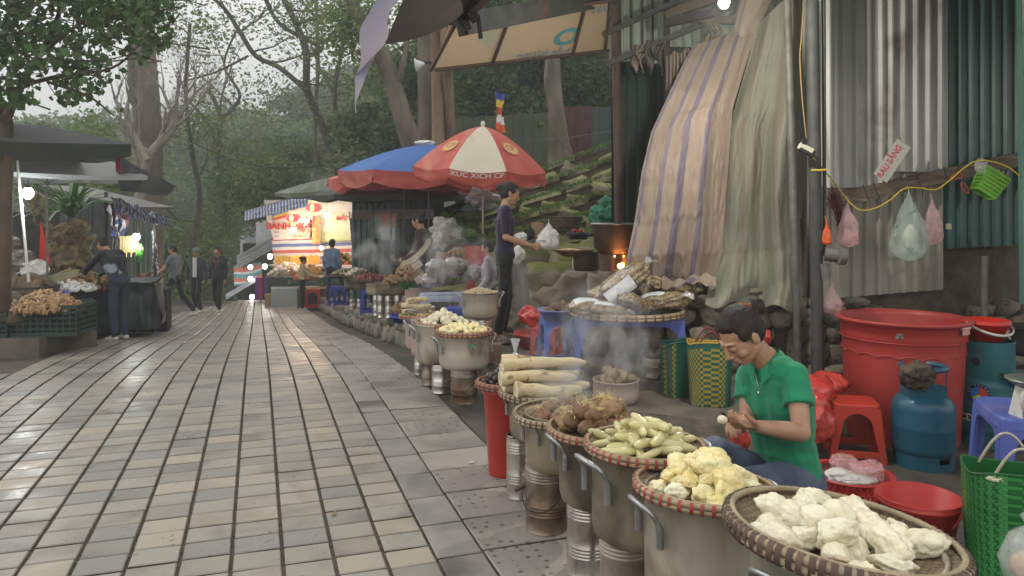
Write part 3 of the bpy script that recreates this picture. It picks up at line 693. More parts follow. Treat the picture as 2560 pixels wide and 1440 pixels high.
def hand_prims(w, d, n, side=1, curl=.5, s=1.0, m=0, spread=.12, thumb=.6):
 """w wrist, d pointing direction, n palm normal (the way the fingers curl)"""
 d = Vector(d).normalized(); n = Vector(n); n = (n - d * n.dot(d)).normalized(); x = d.cross(n).normalized() * side; w = Vector(w); P_ = []
 for i, (off, L_) in enumerate(((-1.5, .066), (-.5, .076), (.5, .071), (1.5, .056))):
  a = w + d * .012 * s + x * off * .009 * s; k = w + d * .083 * s + x * off * .0185 * s - n * .002 * s
  P_.append(cap(a, k, .0125 * s, .0105 * s, m)); p = k; ang = 0; dd = (d + x * off * spread * .35).normalized()
  cu = curl * (1 + .12 * i)
  for j, fr in enumerate((.45, .32, .23)):
   ang += cu * (1.0, 1.1, .8)[j]; v = dd * math.cos(ang) + n * math.sin(ang); q = p + v * L_ * fr * s * 1.05
   P_.append(cap(p, q, (.0092, .0084, .0078)[j] * s, (.0084, .0078, .0066)[j] * s, m)); p = q
 b = w + d * .022 * s - x * .018 * s; v1 = (d * .72 - x * .62 + n * .45 * thumb).normalized(); k = b + v1 * .045 * s; v2 = (d * .85 - x * .15 + n * .65 * thumb).normalized(); k2 = k + v2 * .034 * s
 P_ += [cap(b, k, .0145 * s, .0105 * s, m), cap(k, k2, .0105 * s, .0095 * s, m), cap(k2, k2 + (v2 + n * .3).normalized() * .025 * s, .0095 * s, .0075 * s, m)]
 return P_
def wrinkle(co, amp, seed=0, fr=7.0, st=(1, 1, 2.2)):
 out = co.copy(); c0 = co.mean(0)
 for i, p in enumerate(co):
  q = Vector((p[0] * fr * st[0] + seed, p[1] * fr * st[1], p[2] * fr * st[2]))
  k = 1 - abs(noise.noise(q)) * 2; k2 = noise.noise(q * 2.7)
  a = amp * (k * .8 + k2 * .5); d = p - c0; d[2] = 0; n = np.linalg.norm(d) + 1e-6
  out[i] = p + d / n * a
 return out
def pose(base, H=1.65, face=0.0, lean=0.0, **ov):
 """standing joints in world space; face = heading in degrees (0 looks along +Y, 90 along -X)"""
 k = H / 1.70; J = dict(pelvis=(0, 0, .93), waist=(0, .0, 1.08), chest=(0, .0, 1.27), neck=(0, -.01, 1.455), head=(0, .02, 1.585),
  shL=(-.165, -.01, 1.40), shR=(.165, -.01, 1.40), elL=(-.215, -.04, 1.12), elR=(.215, -.04, 1.12), wrL=(-.225, .05, .87), wrR=(.225, .05, .87), hL=(-.22, .075, .70), hR=(.22, .075, .70),
  hipL=(-.09, 0, .92), hipR=(.09, 0, .92), knL=(-.10, .02, .49), knR=(.10, .02, .49), anL=(-.10, -.02, .085), anR=(.10, -.02, .085), toL=(-.12, .13, .03), toR=(.12, .13, .03), look=(0, 1, -.1))
 if lean:
  for q in ('waist', 'chest', 'neck', 'head', 'shL', 'shR', 'elL', 'elR', 'wrL', 'wrR', 'hL', 'hR'):
   x, y, z = J[q]; dz = z - .93; J[q] = (x, y + dz * math.sin(lean), .93 + dz * math.cos(lean) + 0)
 J.update(ov); M = Matrix.Rotation(math.radians(face), 3, 'Z'); o = {}
 for q, p in J.items(): o[q] = (M @ Vector(p)) if q == 'look' else Vector(base) + (M @ (Vector(p) * k))
 o['k'] = k; return o
def hair_disp(c, Mh, vx):
 I = Mh.inverted(); o = c.copy(); ce = np.array(Mh.translation)
 for i, p in enumerate(c):
  q = I @ Vector(p); k = noise.noise(Vector((q.x * 150, q.z * 40, q.y * 9))) + .6 * noise.noise(Vector((q.x * 320, q.z * 90, q.y * 14))); d = p - ce; o[i] = p + d / (np.linalg.norm(d) + 1e-6) * k * vx * .75
 return o
def figure(label, J, cols, voxel=.012, sep=False, sleeve='long', hair='short', fem=False, hero=False, legs='long', coat=False, shoe_h=.0, collar=None, hold=None, curl=.35, palm=None, name='person', cap_m=None, slim=1.0, top_disp=.005, skin=None):
 k = J['k']; skin = skin or m_skin; L = (J['shR'] - J['shL']).normalized(); sk, tp, tr, sh, hr = [], [], [], [], []
 f = L.cross(V(0, 0, 1)).normalized() * -1
 w = k * slim
 body_cols = []
 hw = .068 if fem else .075; cwid = .082 if fem else .10
 for s in (-1, 0, 1):
  a, b, c, d = J['pelvis'] + L * s * hw * w, J['waist'] + L * s * (.050 if fem else .066) * w, J['chest'] + L * s * cwid * w, J['neck'] - (J['neck'] - J['chest']).normalized() * .07 * k + L * s * .075 * w
  tp += [cap(a - (b - a) * .05, b, (.098 if fem else .102) * w, .094 * w, 1), cap(b, c, .094 * w, .105 * w, 1), cap(c, d, .105 * w, .070 * w, 1)]
 if fem:
  for s in (-1, 1): tp.append(ell(J['chest'] + L * s * .065 * w - L.cross((J['neck'] - J['waist']).normalized()) * -.065 * w, (.052 * w, .052 * w, .055 * w), 1))
 sr = (.050 if fem else .058) * k; tp += [cap(J['neck'] + (J['chest'] - J['neck']) * .12, J['sh' + S], .048 * k, sr, 1) for S in 'LR']
 sk += [cap(J['pelvis'], J['chest'], .06 * k, .07 * k), cap(J['chest'], J['neck'], .07 * k, .05 * k)]
 Mh = head_frame(J['head'], J['look']); neckend = Mh @ (V(0, -.015, -.05) * k)
 sk += [cap(J['neck'] - (J['neck'] - J['chest']).normalized() * .03, neckend, .053 * k, .048 * k)]
 sk += head_prims(Mh, k * 1.0)
 for S in 'LR':
  s_, e_, wv, h_ = J['sh' + S], J['el' + S], J['wr' + S], J['h' + S]
  sk += [cap(s_, e_, .044 * w, .036 * w), cap(e_, e_.lerp(wv, .35), .037 * w, .037 * w), cap(e_.lerp(wv, .35), wv, .037 * w, .024 * k)]
  d = (h_ - wv); n = (palm or {}).get(S, -L if S == 'R' else L)
  if (hold or {}).get(S) is None: sk += hand_prims(wv, d, n, 1 if S == 'L' else -1, (curl if not isinstance(curl, dict) else curl[S]), k * .95)
  if sleeve == 'long':
   tp += [cap(s_, e_, .058 * w, .050 * w, 1), cap(e_, e_.lerp(wv, .93), .050 * w, .040 * w, 1)]
  elif sleeve == 'half': tp += [cap(s_, e_.lerp(s_, .12), .058 * w, .054 * w, 1, True), cap(s_, s_.lerp(e_, .3), .058 * w, .056 * w, 1)]
  elif sleeve == 'short': tp += [cap(s_, s_.lerp(e_, .53), (.053 if fem else .060) * w, (.062 if fem else .068) * w, 1, True), cap(s_, s_.lerp(e_, .3), (.053 if fem else .060) * w, .056 * w, 1)]
  h1, kn, an, to = J['hip' + S], J['kn' + S], J['an' + S], J['to' + S]
  sk += [cap(J['pelvis'], h1, .06 * k), cap(h1, kn, .055 * w, .04 * k), cap(kn, an, .04 * k, .032 * k), cap(an + V(0, 0, -.03 * k), to, .028 * k, .020 * k)]
  tr += [cap(h1, kn, .088 * w, .062 * w, 2), cap(kn, kn.lerp(an, .93), .062 * w, .056 * w, 2, True), cap(kn, kn.lerp(an, .5), .062 * w, .058 * w, 2)]
  heel = an + (an - to).normalized() * .035 * k; heel.z = to.z
  sh += [cap(heel + V(0, 0, .012), to, .036 * k, .032 * k, 3), cap(an - V(0, 0, .035 * k), to.lerp(an, .45), .040 * k, .034 * k, 3), ell(heel.lerp(to, .5) - V(0, 0, .012 * k), (.045 * k, .08 * k if abs((to - heel).y) > abs((to - heel).x) else .045 * k, .016 * k), 3)]
 tr += [cap(J['pelvis'] - L * .06 * w, J['pelvis'] + L * .06 * w, .112 * w, .112 * w, 2), cap(J['pelvis'], J['pelvis'].lerp(J['waist'], .4), .11 * w, .1 * w, 2)]
 def he(c, r, m=4): hr.append(ell(Mh @ (Vector(c) * k), tuple(x * k for x in r), m, Mh.to_3x3().normalized().to_euler()))
 if hair != 'none':
  he((0, -.024, .046), (.081, .092, .080)); he((0, -.045, .005), (.078, .068, .085)); he((0, .018, .080), (.057, .050, .036))
  for s in (-1, 1): he((s * .066, .012, .035), (.016, .035, .035))
  if hair == 'short': he((0, .03, .088), (.062, .055, .040)); he((0, .0, .10), (.07, .075, .035))
  if hair == 'bun': he((0, -.125, .03), (.040, .038, .042))
  if hair == 'topbun': he((0, -.128, .045), (.050, .040, .046)); he((0, -.10, .05), (.05, .03, .05))
  if hair == 'tail':
   hr.append(cap(Mh @ V(0, -.11, .03), Mh @ V(0, -.16, -.06), .028, .022, 4));
  if hair == 'long':
   he((0, -.06, -.05), (.075, .05, .09))
 if hair == 'cap':
  pass
 body = thing(name, label, 'person', (J['pelvis'].x, J['pelvis'].y, min(J['toL'].z, J['toR'].z) - .03))
 off = Matrix.Translation(-body.location)
 def place(me, nm, par=None):
  me.transform(off); return obj(nm, me, par or body)
 mats = [skin, cols['top'], cols['trousers'], cols['shoe'], m_hair, m_lip]
 if sep:
  skp = [p if p[0] != 'c' else p for p in sk]
  def skinonly(ms): return ms
  bo = place(blob_mesh('body', sk, voxel, [skin, skin, skin, skin, skin, m_lip], 2), 'body')
  tm_ = blob_mesh('shirt', tp, voxel * 1.5, [cols['top']], 2, (lambda c: wrinkle(c, top_disp, 3)))
  place(tm_, 'shirt', bo)
  place(blob_mesh('trousers', tr, voxel * 1.6, [cols['trousers']], 2, (lambda c: wrinkle(c, .007, 5))), 'trousers', bo)
  place(blob_mesh('shoes', sh, voxel * 1.5, [cols['shoe']], 2), 'shoes', bo)
  if hr: place(blob_mesh('hair', hr, voxel * 1.2, [m_hair], 2, (lambda c: hair_disp(c, Mh, voxel))), 'hair', bo)
 else:
  place(blob_mesh('body', sk + tp + tr + sh + hr, voxel, mats, 2), 'body')
 return body, Mh
# ---- the seated woman in the green polo shirt
c_green = cloth('green pique cotton', (.012, .265, .125), .8)
c_jeans = mat('blue denim', (.115, .145, .21), (.06, .08, .13), .8, scale=5, bump=.35, bscale=200, c3=(.20, .23, .29), c3scale=2.2, c3lo=.5, c3hi=.7)
HD = 3.25
Jw = dict(k=1.0, pelvis=P(1972, 1200, 3.36), waist=P(1958, 1105, 3.33), chest=P(1938, 1000, 3.28), neck=P(1915, 893, 3.23), head=P(1853, 838, 3.17), shL=P(1988, 936, 3.13), shR=P(1872, 938, 3.38),
          elL=P(2004, 1082, 3.02), wrL=P(1893, 1066, 2.87), hL=P(1800, 1062, 2.80), elR=P(1870, 1050, 3.30), wrR=P(1856, 1068, 3.02), hR=P(1800, 1046, 2.86),
          hipL=P(1990, 1200, 3.26), hipR=P(1935, 1205, 3.42), knL=P(1800, 1190, 2.98), knR=P(1790, 1150, 3.28), anL=P(1900, 1420, 2.86), anR=P(1700, 1330, 3.12), toL=P(1850, 1470, 2.75), toR=P(1640, 1360, 3.0), look=V(-.66, -.26, -.62))
Jw['knL'].z = .42; Jw['knR'].z = .47; Jw['anL'] = V(.86, 2.95, .08); Jw['toL'] = V(.72, 2.90, .035); Jw['anR'] = V(.62, 3.2, .08); Jw['toR'] = V(.50, 3.16, .035)
body, Mh = figure('seated woman in a green polo shirt and jeans peeling food behind the pots', Jw, dict(top=c_green, trousers=c_jeans, shoe=mat('sandal rubber', (.06, .05, .05), None, .7)),
                  voxel=.0042, sep=True, sleeve='short', hair='topbun', fem=True, curl={'L': .42, 'R': .5}, palm={'L': V(-.1, .3, 1), 'R': V(0, -.5, -.8)}, top_disp=.0055)
def local(me, parent, nm):
 me.transform(Matrix.Translation(-parent.location)); return obj(nm, me, parent)
hx = Mh.to_3x3().normalized().to_4x4(); k = 1.0
b = MB()
for s in (-1, 1):
 pts = [Mh @ (V(s * (.030 + dx), .0935 - abs(dx) * .28, .000 - .0025 * math.cos(dx * 90)) * k) for dx in (-.014, -.007, 0, .007, .014)]
 b.tube(pts, .0013, 5)
local(b.mesh('eyelashes', [m_lash]), body, 'eyelashes')
b = MB()
for s in (-1, 1):
 pts = [Mh @ (V(s * (.030 + dx), .0905 - abs(dx + .004) * .45, .0285 + .10 * (.018 - abs(dx + .002))) * k) for dx in (-.017, -.008, 0, .008, .017)]
 b.tube(pts, [.0012, .0022, .0024, .002, .001], 6, flat=1.0)
local(b.mesh('eyebrows', [m_lash]), body, 'eyebrows')
b = MB(); b.torus((0, 0, 0), .026 * k, .012 * k, 26, 8, 0, Matrix.Translation(Mh @ (V(0, -.098, .080) * k)) @ hx @ Euler((.7, 0, 0)).to_matrix().to_4x4())
rs = random.Random(2); b.v = [tuple(Vector(p) + Vector((rs.gauss(0, .0018), rs.gauss(0, .0018), rs.gauss(0, .0018)))) for p in b.v]
local(b.mesh('scrunchie', [mat('orange velvet', (.36, .13, .02), (.20, .07, .015), .8, scale=60, bump=.6)]), body, 'scrunchie')
b = MB()
for i in range(46):
 a = rs.uniform(-1.3, 1.3); p0 = V(math.sin(a) * .07, .04 * math.cos(a) * rs.uniform(.2, 1) + .0, .085 + rs.uniform(0, .02)); p1_ = p0 + V(rs.gauss(0, .01), rs.gauss(0, .015), rs.uniform(.0, .012)); p2_ = p1_ + V(rs.gauss(0, .016), rs.gauss(-.012, .012), rs.uniform(-.012, .010))
 b.tube([Mh @ (q * k) for q in (p0, p1_, p2_)], .0006, 3)
for i in range(40):
 c_ = V(0, -.128, .045); d_ = V(rs.gauss(0, 1), rs.gauss(0, 1), rs.gauss(0, 1)).normalized(); e_ = V(rs.gauss(0, 1), rs.gauss(0, 1), rs.gauss(0, 1)).normalized()
 b.tube([Mh @ ((c_ + d_ * .038) * k), Mh @ ((c_ + (d_ + e_ * .3).normalized() * .048) * k), Mh @ ((c_ + (d_ + e_ * .8).normalized() * .044) * k)], .0007, 3)
local(b.mesh('loose_hair', [m_hair]), body, 'loose_hair')
nk = Jw['neck']; up = (Jw['head'] - nk).normalized(); ax = (up * .55 + V(0, 0, 1)).normalized(); fwd = (V(-.75, -.60, 0) - ax * V(-.75, -.60, 0).dot(ax)).normalized(); lat = ax.cross(fwd)
def collar_pt(a, s, o=0):
 th = a * PI * .93; r0 = .060 + .004 * abs(a); d = -fwd * math.cos(th) + lat * math.sin(th)
 front = max(0, (abs(a) - .6) / .4)
 return nk + ax * (.022 - .012 * front) + d * r0 + (d * (.016 + .010 * front) - ax * (.026 + .026 * front)) * s * 1.05 + fwd * (.012 * front) - ax * .028 * front + d * o
b = MB(); b.grid(lambda u, v: collar_pt(u * 2 - 1, v), 40, 5); b.grid(lambda u, v: collar_pt(u * 2 - 1, v, -.004), 40, 5)
local(b.mesh('collar', [c_green]), body, 'collar')
ch = Jw['chest']; f3 = V(-.75, -.60, 0)
b = MB(); c0 = nk + fwd * .072 - ax * .045
cpt = [nk + fwd * .062 - ax * .03 + lat * .028, nk + fwd * .082 - ax * .07 + lat * .012, nk + fwd * .103 - ax * .108, nk + fwd * .082 - ax * .07 - lat * .014, nk + fwd * .062 - ax * .03 - lat * .028]
b.tube(cpt, .0014, 5); b.ball(cpt[2] + V(-.004, -.004, -.006), (.005, .005, .009), 8)
local(b.mesh('necklace', [mat('silver', (.6, .6, .6), None, .25, metal=1)]), body, 'necklace')
b = MB()
for i in range(4):
 q = nk + fwd * (.098 + .012 * i) - V(0, 0, .075 + .03 * i) ; b.ball(q, (.004, .004, .004), 8)
local(b.mesh('buttons', [c_green]), body, 'buttons')
pn = P(1806, 1050, 2.80)
o = obj('peeled_nut', lump('peeled_nut', 3, (.019, .018, .017), mat('peeled white nut', (.72, .66, .52), (.62, .52, .38), .4, scale=30, c3=(.25, .12, .06), c3scale=40, c3lo=.66, c3hi=.7), .1, 1, 3), None, pn); tag(o, 'small peeled white nut between the fingers of the seated woman', 'nut')
b = MB(); b.bar(P(1806, 1030, 2.84), P(1818, 1050, 2.86), .016, .002); b.bar(P(1818, 1050, 2.86), P(1850, 1062, 2.95), .016, .012, 1)
o = b.build('peeling_knife', [mat('dark blade', (.03, .03, .03), None, .4), mat('black handle', (.015, .015, .015), None, .5)]); tag(o, 'short black peeling knife in the hand of the seated woman', 'knife')
# ---------------------------------------------------------------- walls and tarpaulins on the right
def corr_profile(L_, pitch, depth, kind='trap'):
 pts = []; x = 0;
 while x < L_:
  for (fx, fz) in ((0, 0), (.38, 0), (.48, 1), (.62, 1), (.72, 0)) if kind == 'trap' else ((0, 0), (.17, .15), (.33, .5), (.5, 1), (.67, .5), (.83, .15)):
   if x + fx * pitch <= L_: pts.append((x + fx * pitch, fz * depth))
  x += pitch
 pts.append((L_, 0)); return pts
def corrugated(name, a, b, z0, z1, pitch, depth, mats, parent=None, kind='trap', z0b=None, z1b=None, rows=3, wob=.004, seed=1):
 """sheet standing from a to b (plan), ridges vertical, facing right-hand side of a->b"""
 a, b = Vector(a[:2]), Vector(b[:2]); L_ = (b - a).length; t = (b - a) / L_; n = Vector((t.y, -t.x)); pr = corr_profile(L_, pitch, depth, kind)
 z0b = z0 if z0b is None else z0b; z1b = z1 if z1b is None else z1b; m = MB(); v = []
 for (x, d) in pr:
  for r in range(rows + 1):
   s = r / rows; q = a + t * x + n * (d + wob * noise.noise(Vector((x * 3, s * 4, seed)))); k = x / L_
   lo, hi = z0 + (z0b - z0) * k, z1 + (z1b - z1) * k; v.append((q.x, q.y, lo + (hi - lo) * s + (.006 * noise.noise(Vector((x * 25, seed, 0))) if r == 0 else 0)))
 c = rows + 1; f = [(i * c + r, (i + 1) * c + r, (i + 1) * c + r + 1, i * c + r + 1) for i in range(len(pr) - 1) for r in range(rows)]
 m.add(v, f, 0, False)
 return m.build(name, mats, parent)
def grime_fn(nt, vec, colr, mix, ramp, nz, new, L):
 mp = new('ShaderNodeMapping'); mp.inputs['Scale'].default_value = (9, 9, .35); L.new(vec, mp.inputs[0]); n = new('ShaderNodeTexNoise'); n.inputs['Scale'].default_value = 2.0; n.inputs['Detail'].default_value = 8; L.new(mp.outputs[0], n.inputs[0])
 a = mix(colr, (.24, .22, .185), ramp(n.outputs[0], .50, .80)); return mix(a, (.13, .10, .075), ramp(nz(1.1, 8, .8).outputs[0], .62, .8))
m_zinc = mat('grey galvanised sheet', (.50, .50, .47), (.41, .41, .38), .45, rough2=.6, scale=2, metal=.25, fn=grime_fn)
m_zinc2 = mat('dirty cream sheet', (.33, .31, .26), (.25, .235, .19), .55, scale=2, metal=.15, fn=grime_fn)
def darkgrime(nt, vec, colr, mix, ramp, nz, new, L):
 return mix(colr, (.02, .03, .03), ramp(nz(1.4, 8, .8).outputs[0], .50, .72))
m_green = mat('dark green painted sheet', (.022, .085, .078), (.03, .105, .092), .38, scale=2, fn=darkgrime, spec=.6)
m_greenl = mat('lighter green painted sheet', (.14, .30, .25), (.11, .24, .20), .45, scale=2)
m_green2 = mat('blackish green sheet', (.024, .048, .042), (.05, .075, .062), .5, scale=1.3, fn=darkgrime)
m_palesheet = mat('translucent sheet with painted light', (.52, .60, .50), (.42, .50, .42), .4, scale=1.5, transl=.35, fn=grime_fn)  # paler than the wall below: daylight and lamp light put into the colour
m_wood = mat('weathered timber', (.20, .155, .11), (.12, .09, .065), .8, scale=5, bump=.5, bscale=25, stretch=(1, 1, 6), c3=(.30, .25, .19), c3scale=4)
m_woodd = mat('dark timber', (.055, .04, .03), (.10, .072, .05), .8, scale=5, bump=.5, bscale=25)
m_iron = mat('dark steel pipe', (.045, .048, .048), (.075, .075, .07), .6, rough2=.8, scale=8, metal=.15, bump=.15, c3=(.20, .075, .05), c3scale=1.1, c3lo=.62, c3hi=.70)
m_galv = mat('galvanised pipe', (.17, .17, .16), (.10, .095, .085), .6, scale=8, metal=.2, bump=.15)
m_rustp = mat('rusty brown post', (.11, .06, .045), (.065, .045, .038), .75, scale=6, bump=.3)
m_stone = mat('rubble stone', (.30, .265, .20), (.20, .175, .13), .85, scale=4, bump=.9, bscale=14, rnd=.28, c3=(.10, .085, .06), c3scale=3, c3lo=.55, c3hi=.68)
m_stoned = mat('dark rubble stone', (.13, .11, .085), (.085, .07, .055), .85, scale=4, bump=.9, bscale=14, rnd=.3, c3=(.20, .17, .12), c3scale=3, c3lo=.58, c3hi=.7)
m_mortar = mat('muddy mortar', (.06, .05, .038), (.11, .09, .065), .95, scale=7, bump=1, bscale=18)
stones = [lump('stone', 2, (.5, .5, .5), m_stone, .30, 1.3, 120 + i, cube=.6, cut=5, fine=.05) for i in range(7)]
stonesd = [lump('stone', 2, (.5, .5, .5), m_stoned, .30, 1.3, 140 + i, cube=.6, cut=5, fine=.05) for i in range(7)]
def rubble(parent, a, b, z0, z1, size, depth=.22, meshes=stones, topfn=None, seed=1, back=0.0, name='stone', jit=.25):
 """irregular courses of separate stones along a plan line"""
 rs = random.Random(seed); a, b = Vector(a[:2]), Vector(b[:2]); L_ = (b - a).length; t = (b - a) / L_; n = Vector((t.y, -t.x)); ang = math.atan2(t.y, t.x)
 z = z0; row = 0
 while z < z1:
  h = size * rs.uniform(.55, 1.2); x = -rs.uniform(0, size)
  while x < L_:
   w = size * rs.uniform(.6, 2.3); top = z1 if topfn is None else topfn((x + w / 2) / L_)
   if z + h * .4 < top and x + w / 2 < L_ + .1:
    hh = min(h, max(h * .6, top - z)); q = a + t * (x + w / 2) - n * (back + rs.uniform(-.03, .03))
    me = meshes[rs.randrange(len(meshes))]
    obj(name, me, parent, (q.x, q.y, z + hh / 2), (rs.uniform(-jit, jit) * .5, rs.uniform(-jit, jit) * .6, ang + rs.uniform(-.15, .15) + (PI if rs.random() < .5 else 0)), (w * 1.15, depth * 2 * rs.uniform(.8, 1.1), hh * rs.uniform(1.15, 1.45)))
   x += w * .98
  z += h * .93; row += 1
WA, WB = Vector((XP(2050, 5.62), 5.62)), Vector((XP(2700, 6.35), 6.35)); wt = (WB - WA).normalized(); wn_ = Vector((wt.y, -wt.x))
def wpt(px, off=0.0):   # plan point on the wall seen at column px
 k = (px - 1280) / F; s = (k * WA.y - WA.x) / (wt.x - k * wt.y); return WA + wt * s + wn_ * off
t = thing('corrugated_wall', 'tall grey galvanised sheet wall behind the big red drum', 'wall', (WA.x, WA.y, 0))
o = corrugated('sheet', wpt(2052), wpt(2210), ZP(470, 5.75), 3.9, .118, .028, [m_zinc], None, seed=1); o.parent = t; o.matrix_parent_inverse = Matrix.Translation(-t.location)
o = corrugated('sheet', wpt(2206, .008), wpt(2368, .008), ZP(430, 5.85), 3.9, .118, .028, [m_zinc], None, seed=2); o.parent = t; o.matrix_parent_inverse = Matrix.Translation(-t.location)
o = corrugated('lower_sheet', wpt(2052, -.03), wpt(2366, -.03), ZP(748, 5.65), ZP(455, 5.8), .118, .026, [m_zinc2], None, z0b=ZP(724, 5.95), z1b=ZP(400, 5.95), seed=3); o.parent = t; o.matrix_parent_inverse = Matrix.Translation(-t.location); o['label'] = 'cream lower sheet, dirtier than the rest'
t = thing('corrugated_wall', 'dark green corrugated sheet wall to the right of the grey one', 'wall', (wpt(2370).x, wpt(2370).y, 0))
o = corrugated('sheet', wpt(2362, -.045), wpt(2560, -.045), ZP(622, 6.0), 3.9, .118, .028, [m_green], None, z0b=ZP(612, 6.2), seed=4); o.parent = t; o.matrix_parent_inverse = Matrix.Translation(-t.location)
t = thing('corrugated_wall', 'light green riveted sheet edge at the right border of the picture', 'wall', (XP(2552, 5.5), 5.5, 0))
b = MB(); b.bar(P(2546, -200, 5.5), P(2556, 760, 5.5), .01, .05); b.box(P(2620, 300, 5.5), (.34, .012, 4.2)); o = b.build('sheet', [m_greenl], t); o.matrix_parent_inverse = Matrix.Translation(-t.location)
b = MB()
for y in (85, 180, 300, 440): b.ball(P(2555, y, 5.485), .008, 8)
o = b.build('rivets', [m_galv], t); o.matrix_parent_inverse = Matrix.Translation(-t.location)
t = thing('rubble_wall', 'rough stone wall under the sheets behind the red drum', 'wall', (WA.x, WA.y, 0))
def under(o_, t_): o_.parent = t_; o_.matrix_parent_inverse = Matrix.Translation(-t_.location); return o_
q0, q1 = wpt(1990, -.22), wpt(2720, -.22)
b = MB(); b.bar((q0.x, q0.y, .70), (q1.x, q1.y, .70), .16, 1.5); under(b.build('mortar', [m_mortar]), t)
ph = len(bpy.data.objects)
rt = thing('tmp', None, None)
rubble(t, wpt(2000, -.14) - WA, wpt(2620, -.14) - WA, 0, .82, .155, .12, stones, lambda s: .80 - .15 * s + .1 * math.sin(s * 9), 5)
bpy.data.objects.remove(rt)
t = thing('rubble_wall', 'pale rubble stone wall below the hanging tarpaulins', 'wall', (XP(1690, 5.9), 5.9, .2))
RA, RB = V(XP(1650, 6.0), 6.0), V(XP(2030, 5.75), 5.75)
b = MB(); b.bar((RA.x, RA.y + .15, .55), (RB.x, RB.y + .15, .55), .2, .95); under(b.build('mortar', [m_mortar]), t)
rubble(t, Vector((0, 0)), RB - Vector((RA.x, RA.y)), -.02, .86, .15, .11, stones, lambda s: .74 + .06 * math.sin(s * 12), 8)
t.location = (RA.x, RA.y, .18)
for ch in t.children:
 if ch.name.startswith('mortar'): ch.matrix_parent_inverse = Matrix.Translation(-t.location)
t = thing('wooden_batten', 'long slanting timber batten nailed across the sheet walls', 'batten', (0, 0, 0))
pa, pb_ = wpt(2062, .06), wpt(2546, .06)
A_, B_ = V(pa.x, pa.y, ZP(504, pa.y)), V(pb_.x, pb_.y, ZP(393, pb_.y))
b = MB(); b.bar(A_, B_, .035, .105); b.build('timber', [m_wood], t)
b = MB()
for s in (.02, .16, .21, .42, .56, .63):
 q = A_.lerp(B_, s); b.tube([q + V(-.02, -.03, .07), q + V(.0, -.03, 0), q + V(.03, -.03, -.06), q + V(.035, -.02, -.12)], .0025, 5)
b.build('wire_ties', [m_soot], t)
m_yel = mat('yellow cable', (.60, .42, .05), None, .45)
def cable(pts, d, r, name, label, m_, sub=6):
 Q = [P(x, y, dd if dd else d) for (x, y, dd) in [(p + (0,))[:3] if len(p) == 2 else p for p in pts]]; out = []
 for i in range(len(Q) - 1):
  a, c, e, g_ = Q[max(i - 1, 0)], Q[i], Q[i + 1], Q[min(i + 2, len(Q) - 1)]
  for k in range(sub): s = k / sub; out.append(.5 * ((2 * c) + (-a + e) * s + (2 * a - 5 * c + 4 * e - g_) * s * s + (-a + 3 * c - 3 * e + g_) * s ** 3))
 out.append(Q[-1]); b = MB(); b.tube(out, r, 6); return tag(b.build(name, [m_]), label, 'cable')
cable([(2034, 395, 5.22), (2060, 425, 5.4), (2100, 475), (2130, 512), (2155, 526), (2190, 520), (2225, 500), (2260, 472), (2300, 470), (2340, 474), (2375, 450), (2410, 420), (2440, 403), (2480, 404), (2520, 418), (2550, 440)], 5.48, .0055, 'power_cable', 'thin yellow cable looping along the sheet walls under the batten', m_yel)
cable([(2010, 5, 5.4), (2003, 100), (2000, 150), (2006, 250), (2016, 345)], 5.35, .005, 'power_cable', 'brown cable hanging down beside the main steel pole to the socket', mat('brown cord', (.28, .18, .08), None, .6))
t = thing('power_strip', 'white extension socket hanging askew on the steel pole', 'socket', P(2014, 372, 5.2))
b = MB(); b.box((0, 0, 0), (.10, .03, .045), (0, math.radians(28), 0)); b.build('casing', [mat('old white plastic', (.55, .52, .42), None, .5)], t)
b = MB(); b.box((0, -.004, -.022), (.10, .028, .02), (0, math.radians(28), 0)); b.box((-.012, .0, .048), (.03, .03, .04), (0, .3, 0)); b.build('plug', [m_soot], t)
t = thing('cable_tie_band', 'short yellow tape wrapped round the steel pole', 'tape', P(2040, 427, 5.25)); b = MB(); b.tube([V(-.05, -.05, 0), V(.0, -.058, 0), V(.05, -.05, .004)], .008, 6); b.build('band', [m_yel], t)
def pole(name, label, a, b_, r, m_, cat='pole', n=14):
 t = thing(name, label, cat, (Vector(b_).x, Vector(b_).y, Vector(b_).z)); b = MB(); b.tube([Vector(a) - t.location, Vector(a).lerp(b_, .5) - t.location, (0, 0, 0)], r, n); b.build('pipe', [m_], t); return t
steel_pole = pole('steel_pole', 'thick dark steel pole right of the tarpaulins', P(2028, -160, 5.3), V(XP(2047, 5.3), 5.3, 0), .043, m_iron)
b = MB(); b.tube([P(2062, 635, 5.25) - steel_pole.location, P(2100, 640, 5.22) - steel_pole.location], [.05, .045], 14); b.tube([P(2095, 640, 5.2) - steel_pole.location, P(2112, 641, 5.2) - steel_pole.location], .058, 14); b.tube([P(2060, 660, 5.25) - steel_pole.location, P(2066, 700, 5.25) - steel_pole.location], .03, 10); b.build('pipe_coupling', [m_galv], steel_pole)
pole('thin_pipe', 'thin black pipe strapped along the thick steel pole', P(2058, -160, 5.32), P(2062, 640, 5.32), .013, m_iron)
pole('galvanised_pipe', 'slim grey pipe standing in front of the green canvas', P(1963, -160, 5.55), V(XP(1999, 5.55), 5.55, .0), .028, m_galv)
pole('short_pipe', 'short grey pipe leaning against the wall right of the red drum', P(2462, 640, 5.65), P(2458, 860, 5.65), .024, m_galv)
m_peach = mat('peach woven tarpaulin', (.36, .28, .22), (.30, .235, .19), .6, scale=2.2, bump=.35, bscale=160, c3=(.25, .20, .15), c3scale=2.3, c3lo=.55, c3hi=.75, transl=.12)
m_pinkt = mat('pink woven tarpaulin', (.345, .255, .205), (.31, .23, .185), .6, scale=2.2, bump=.35, bscale=160, transl=.12)
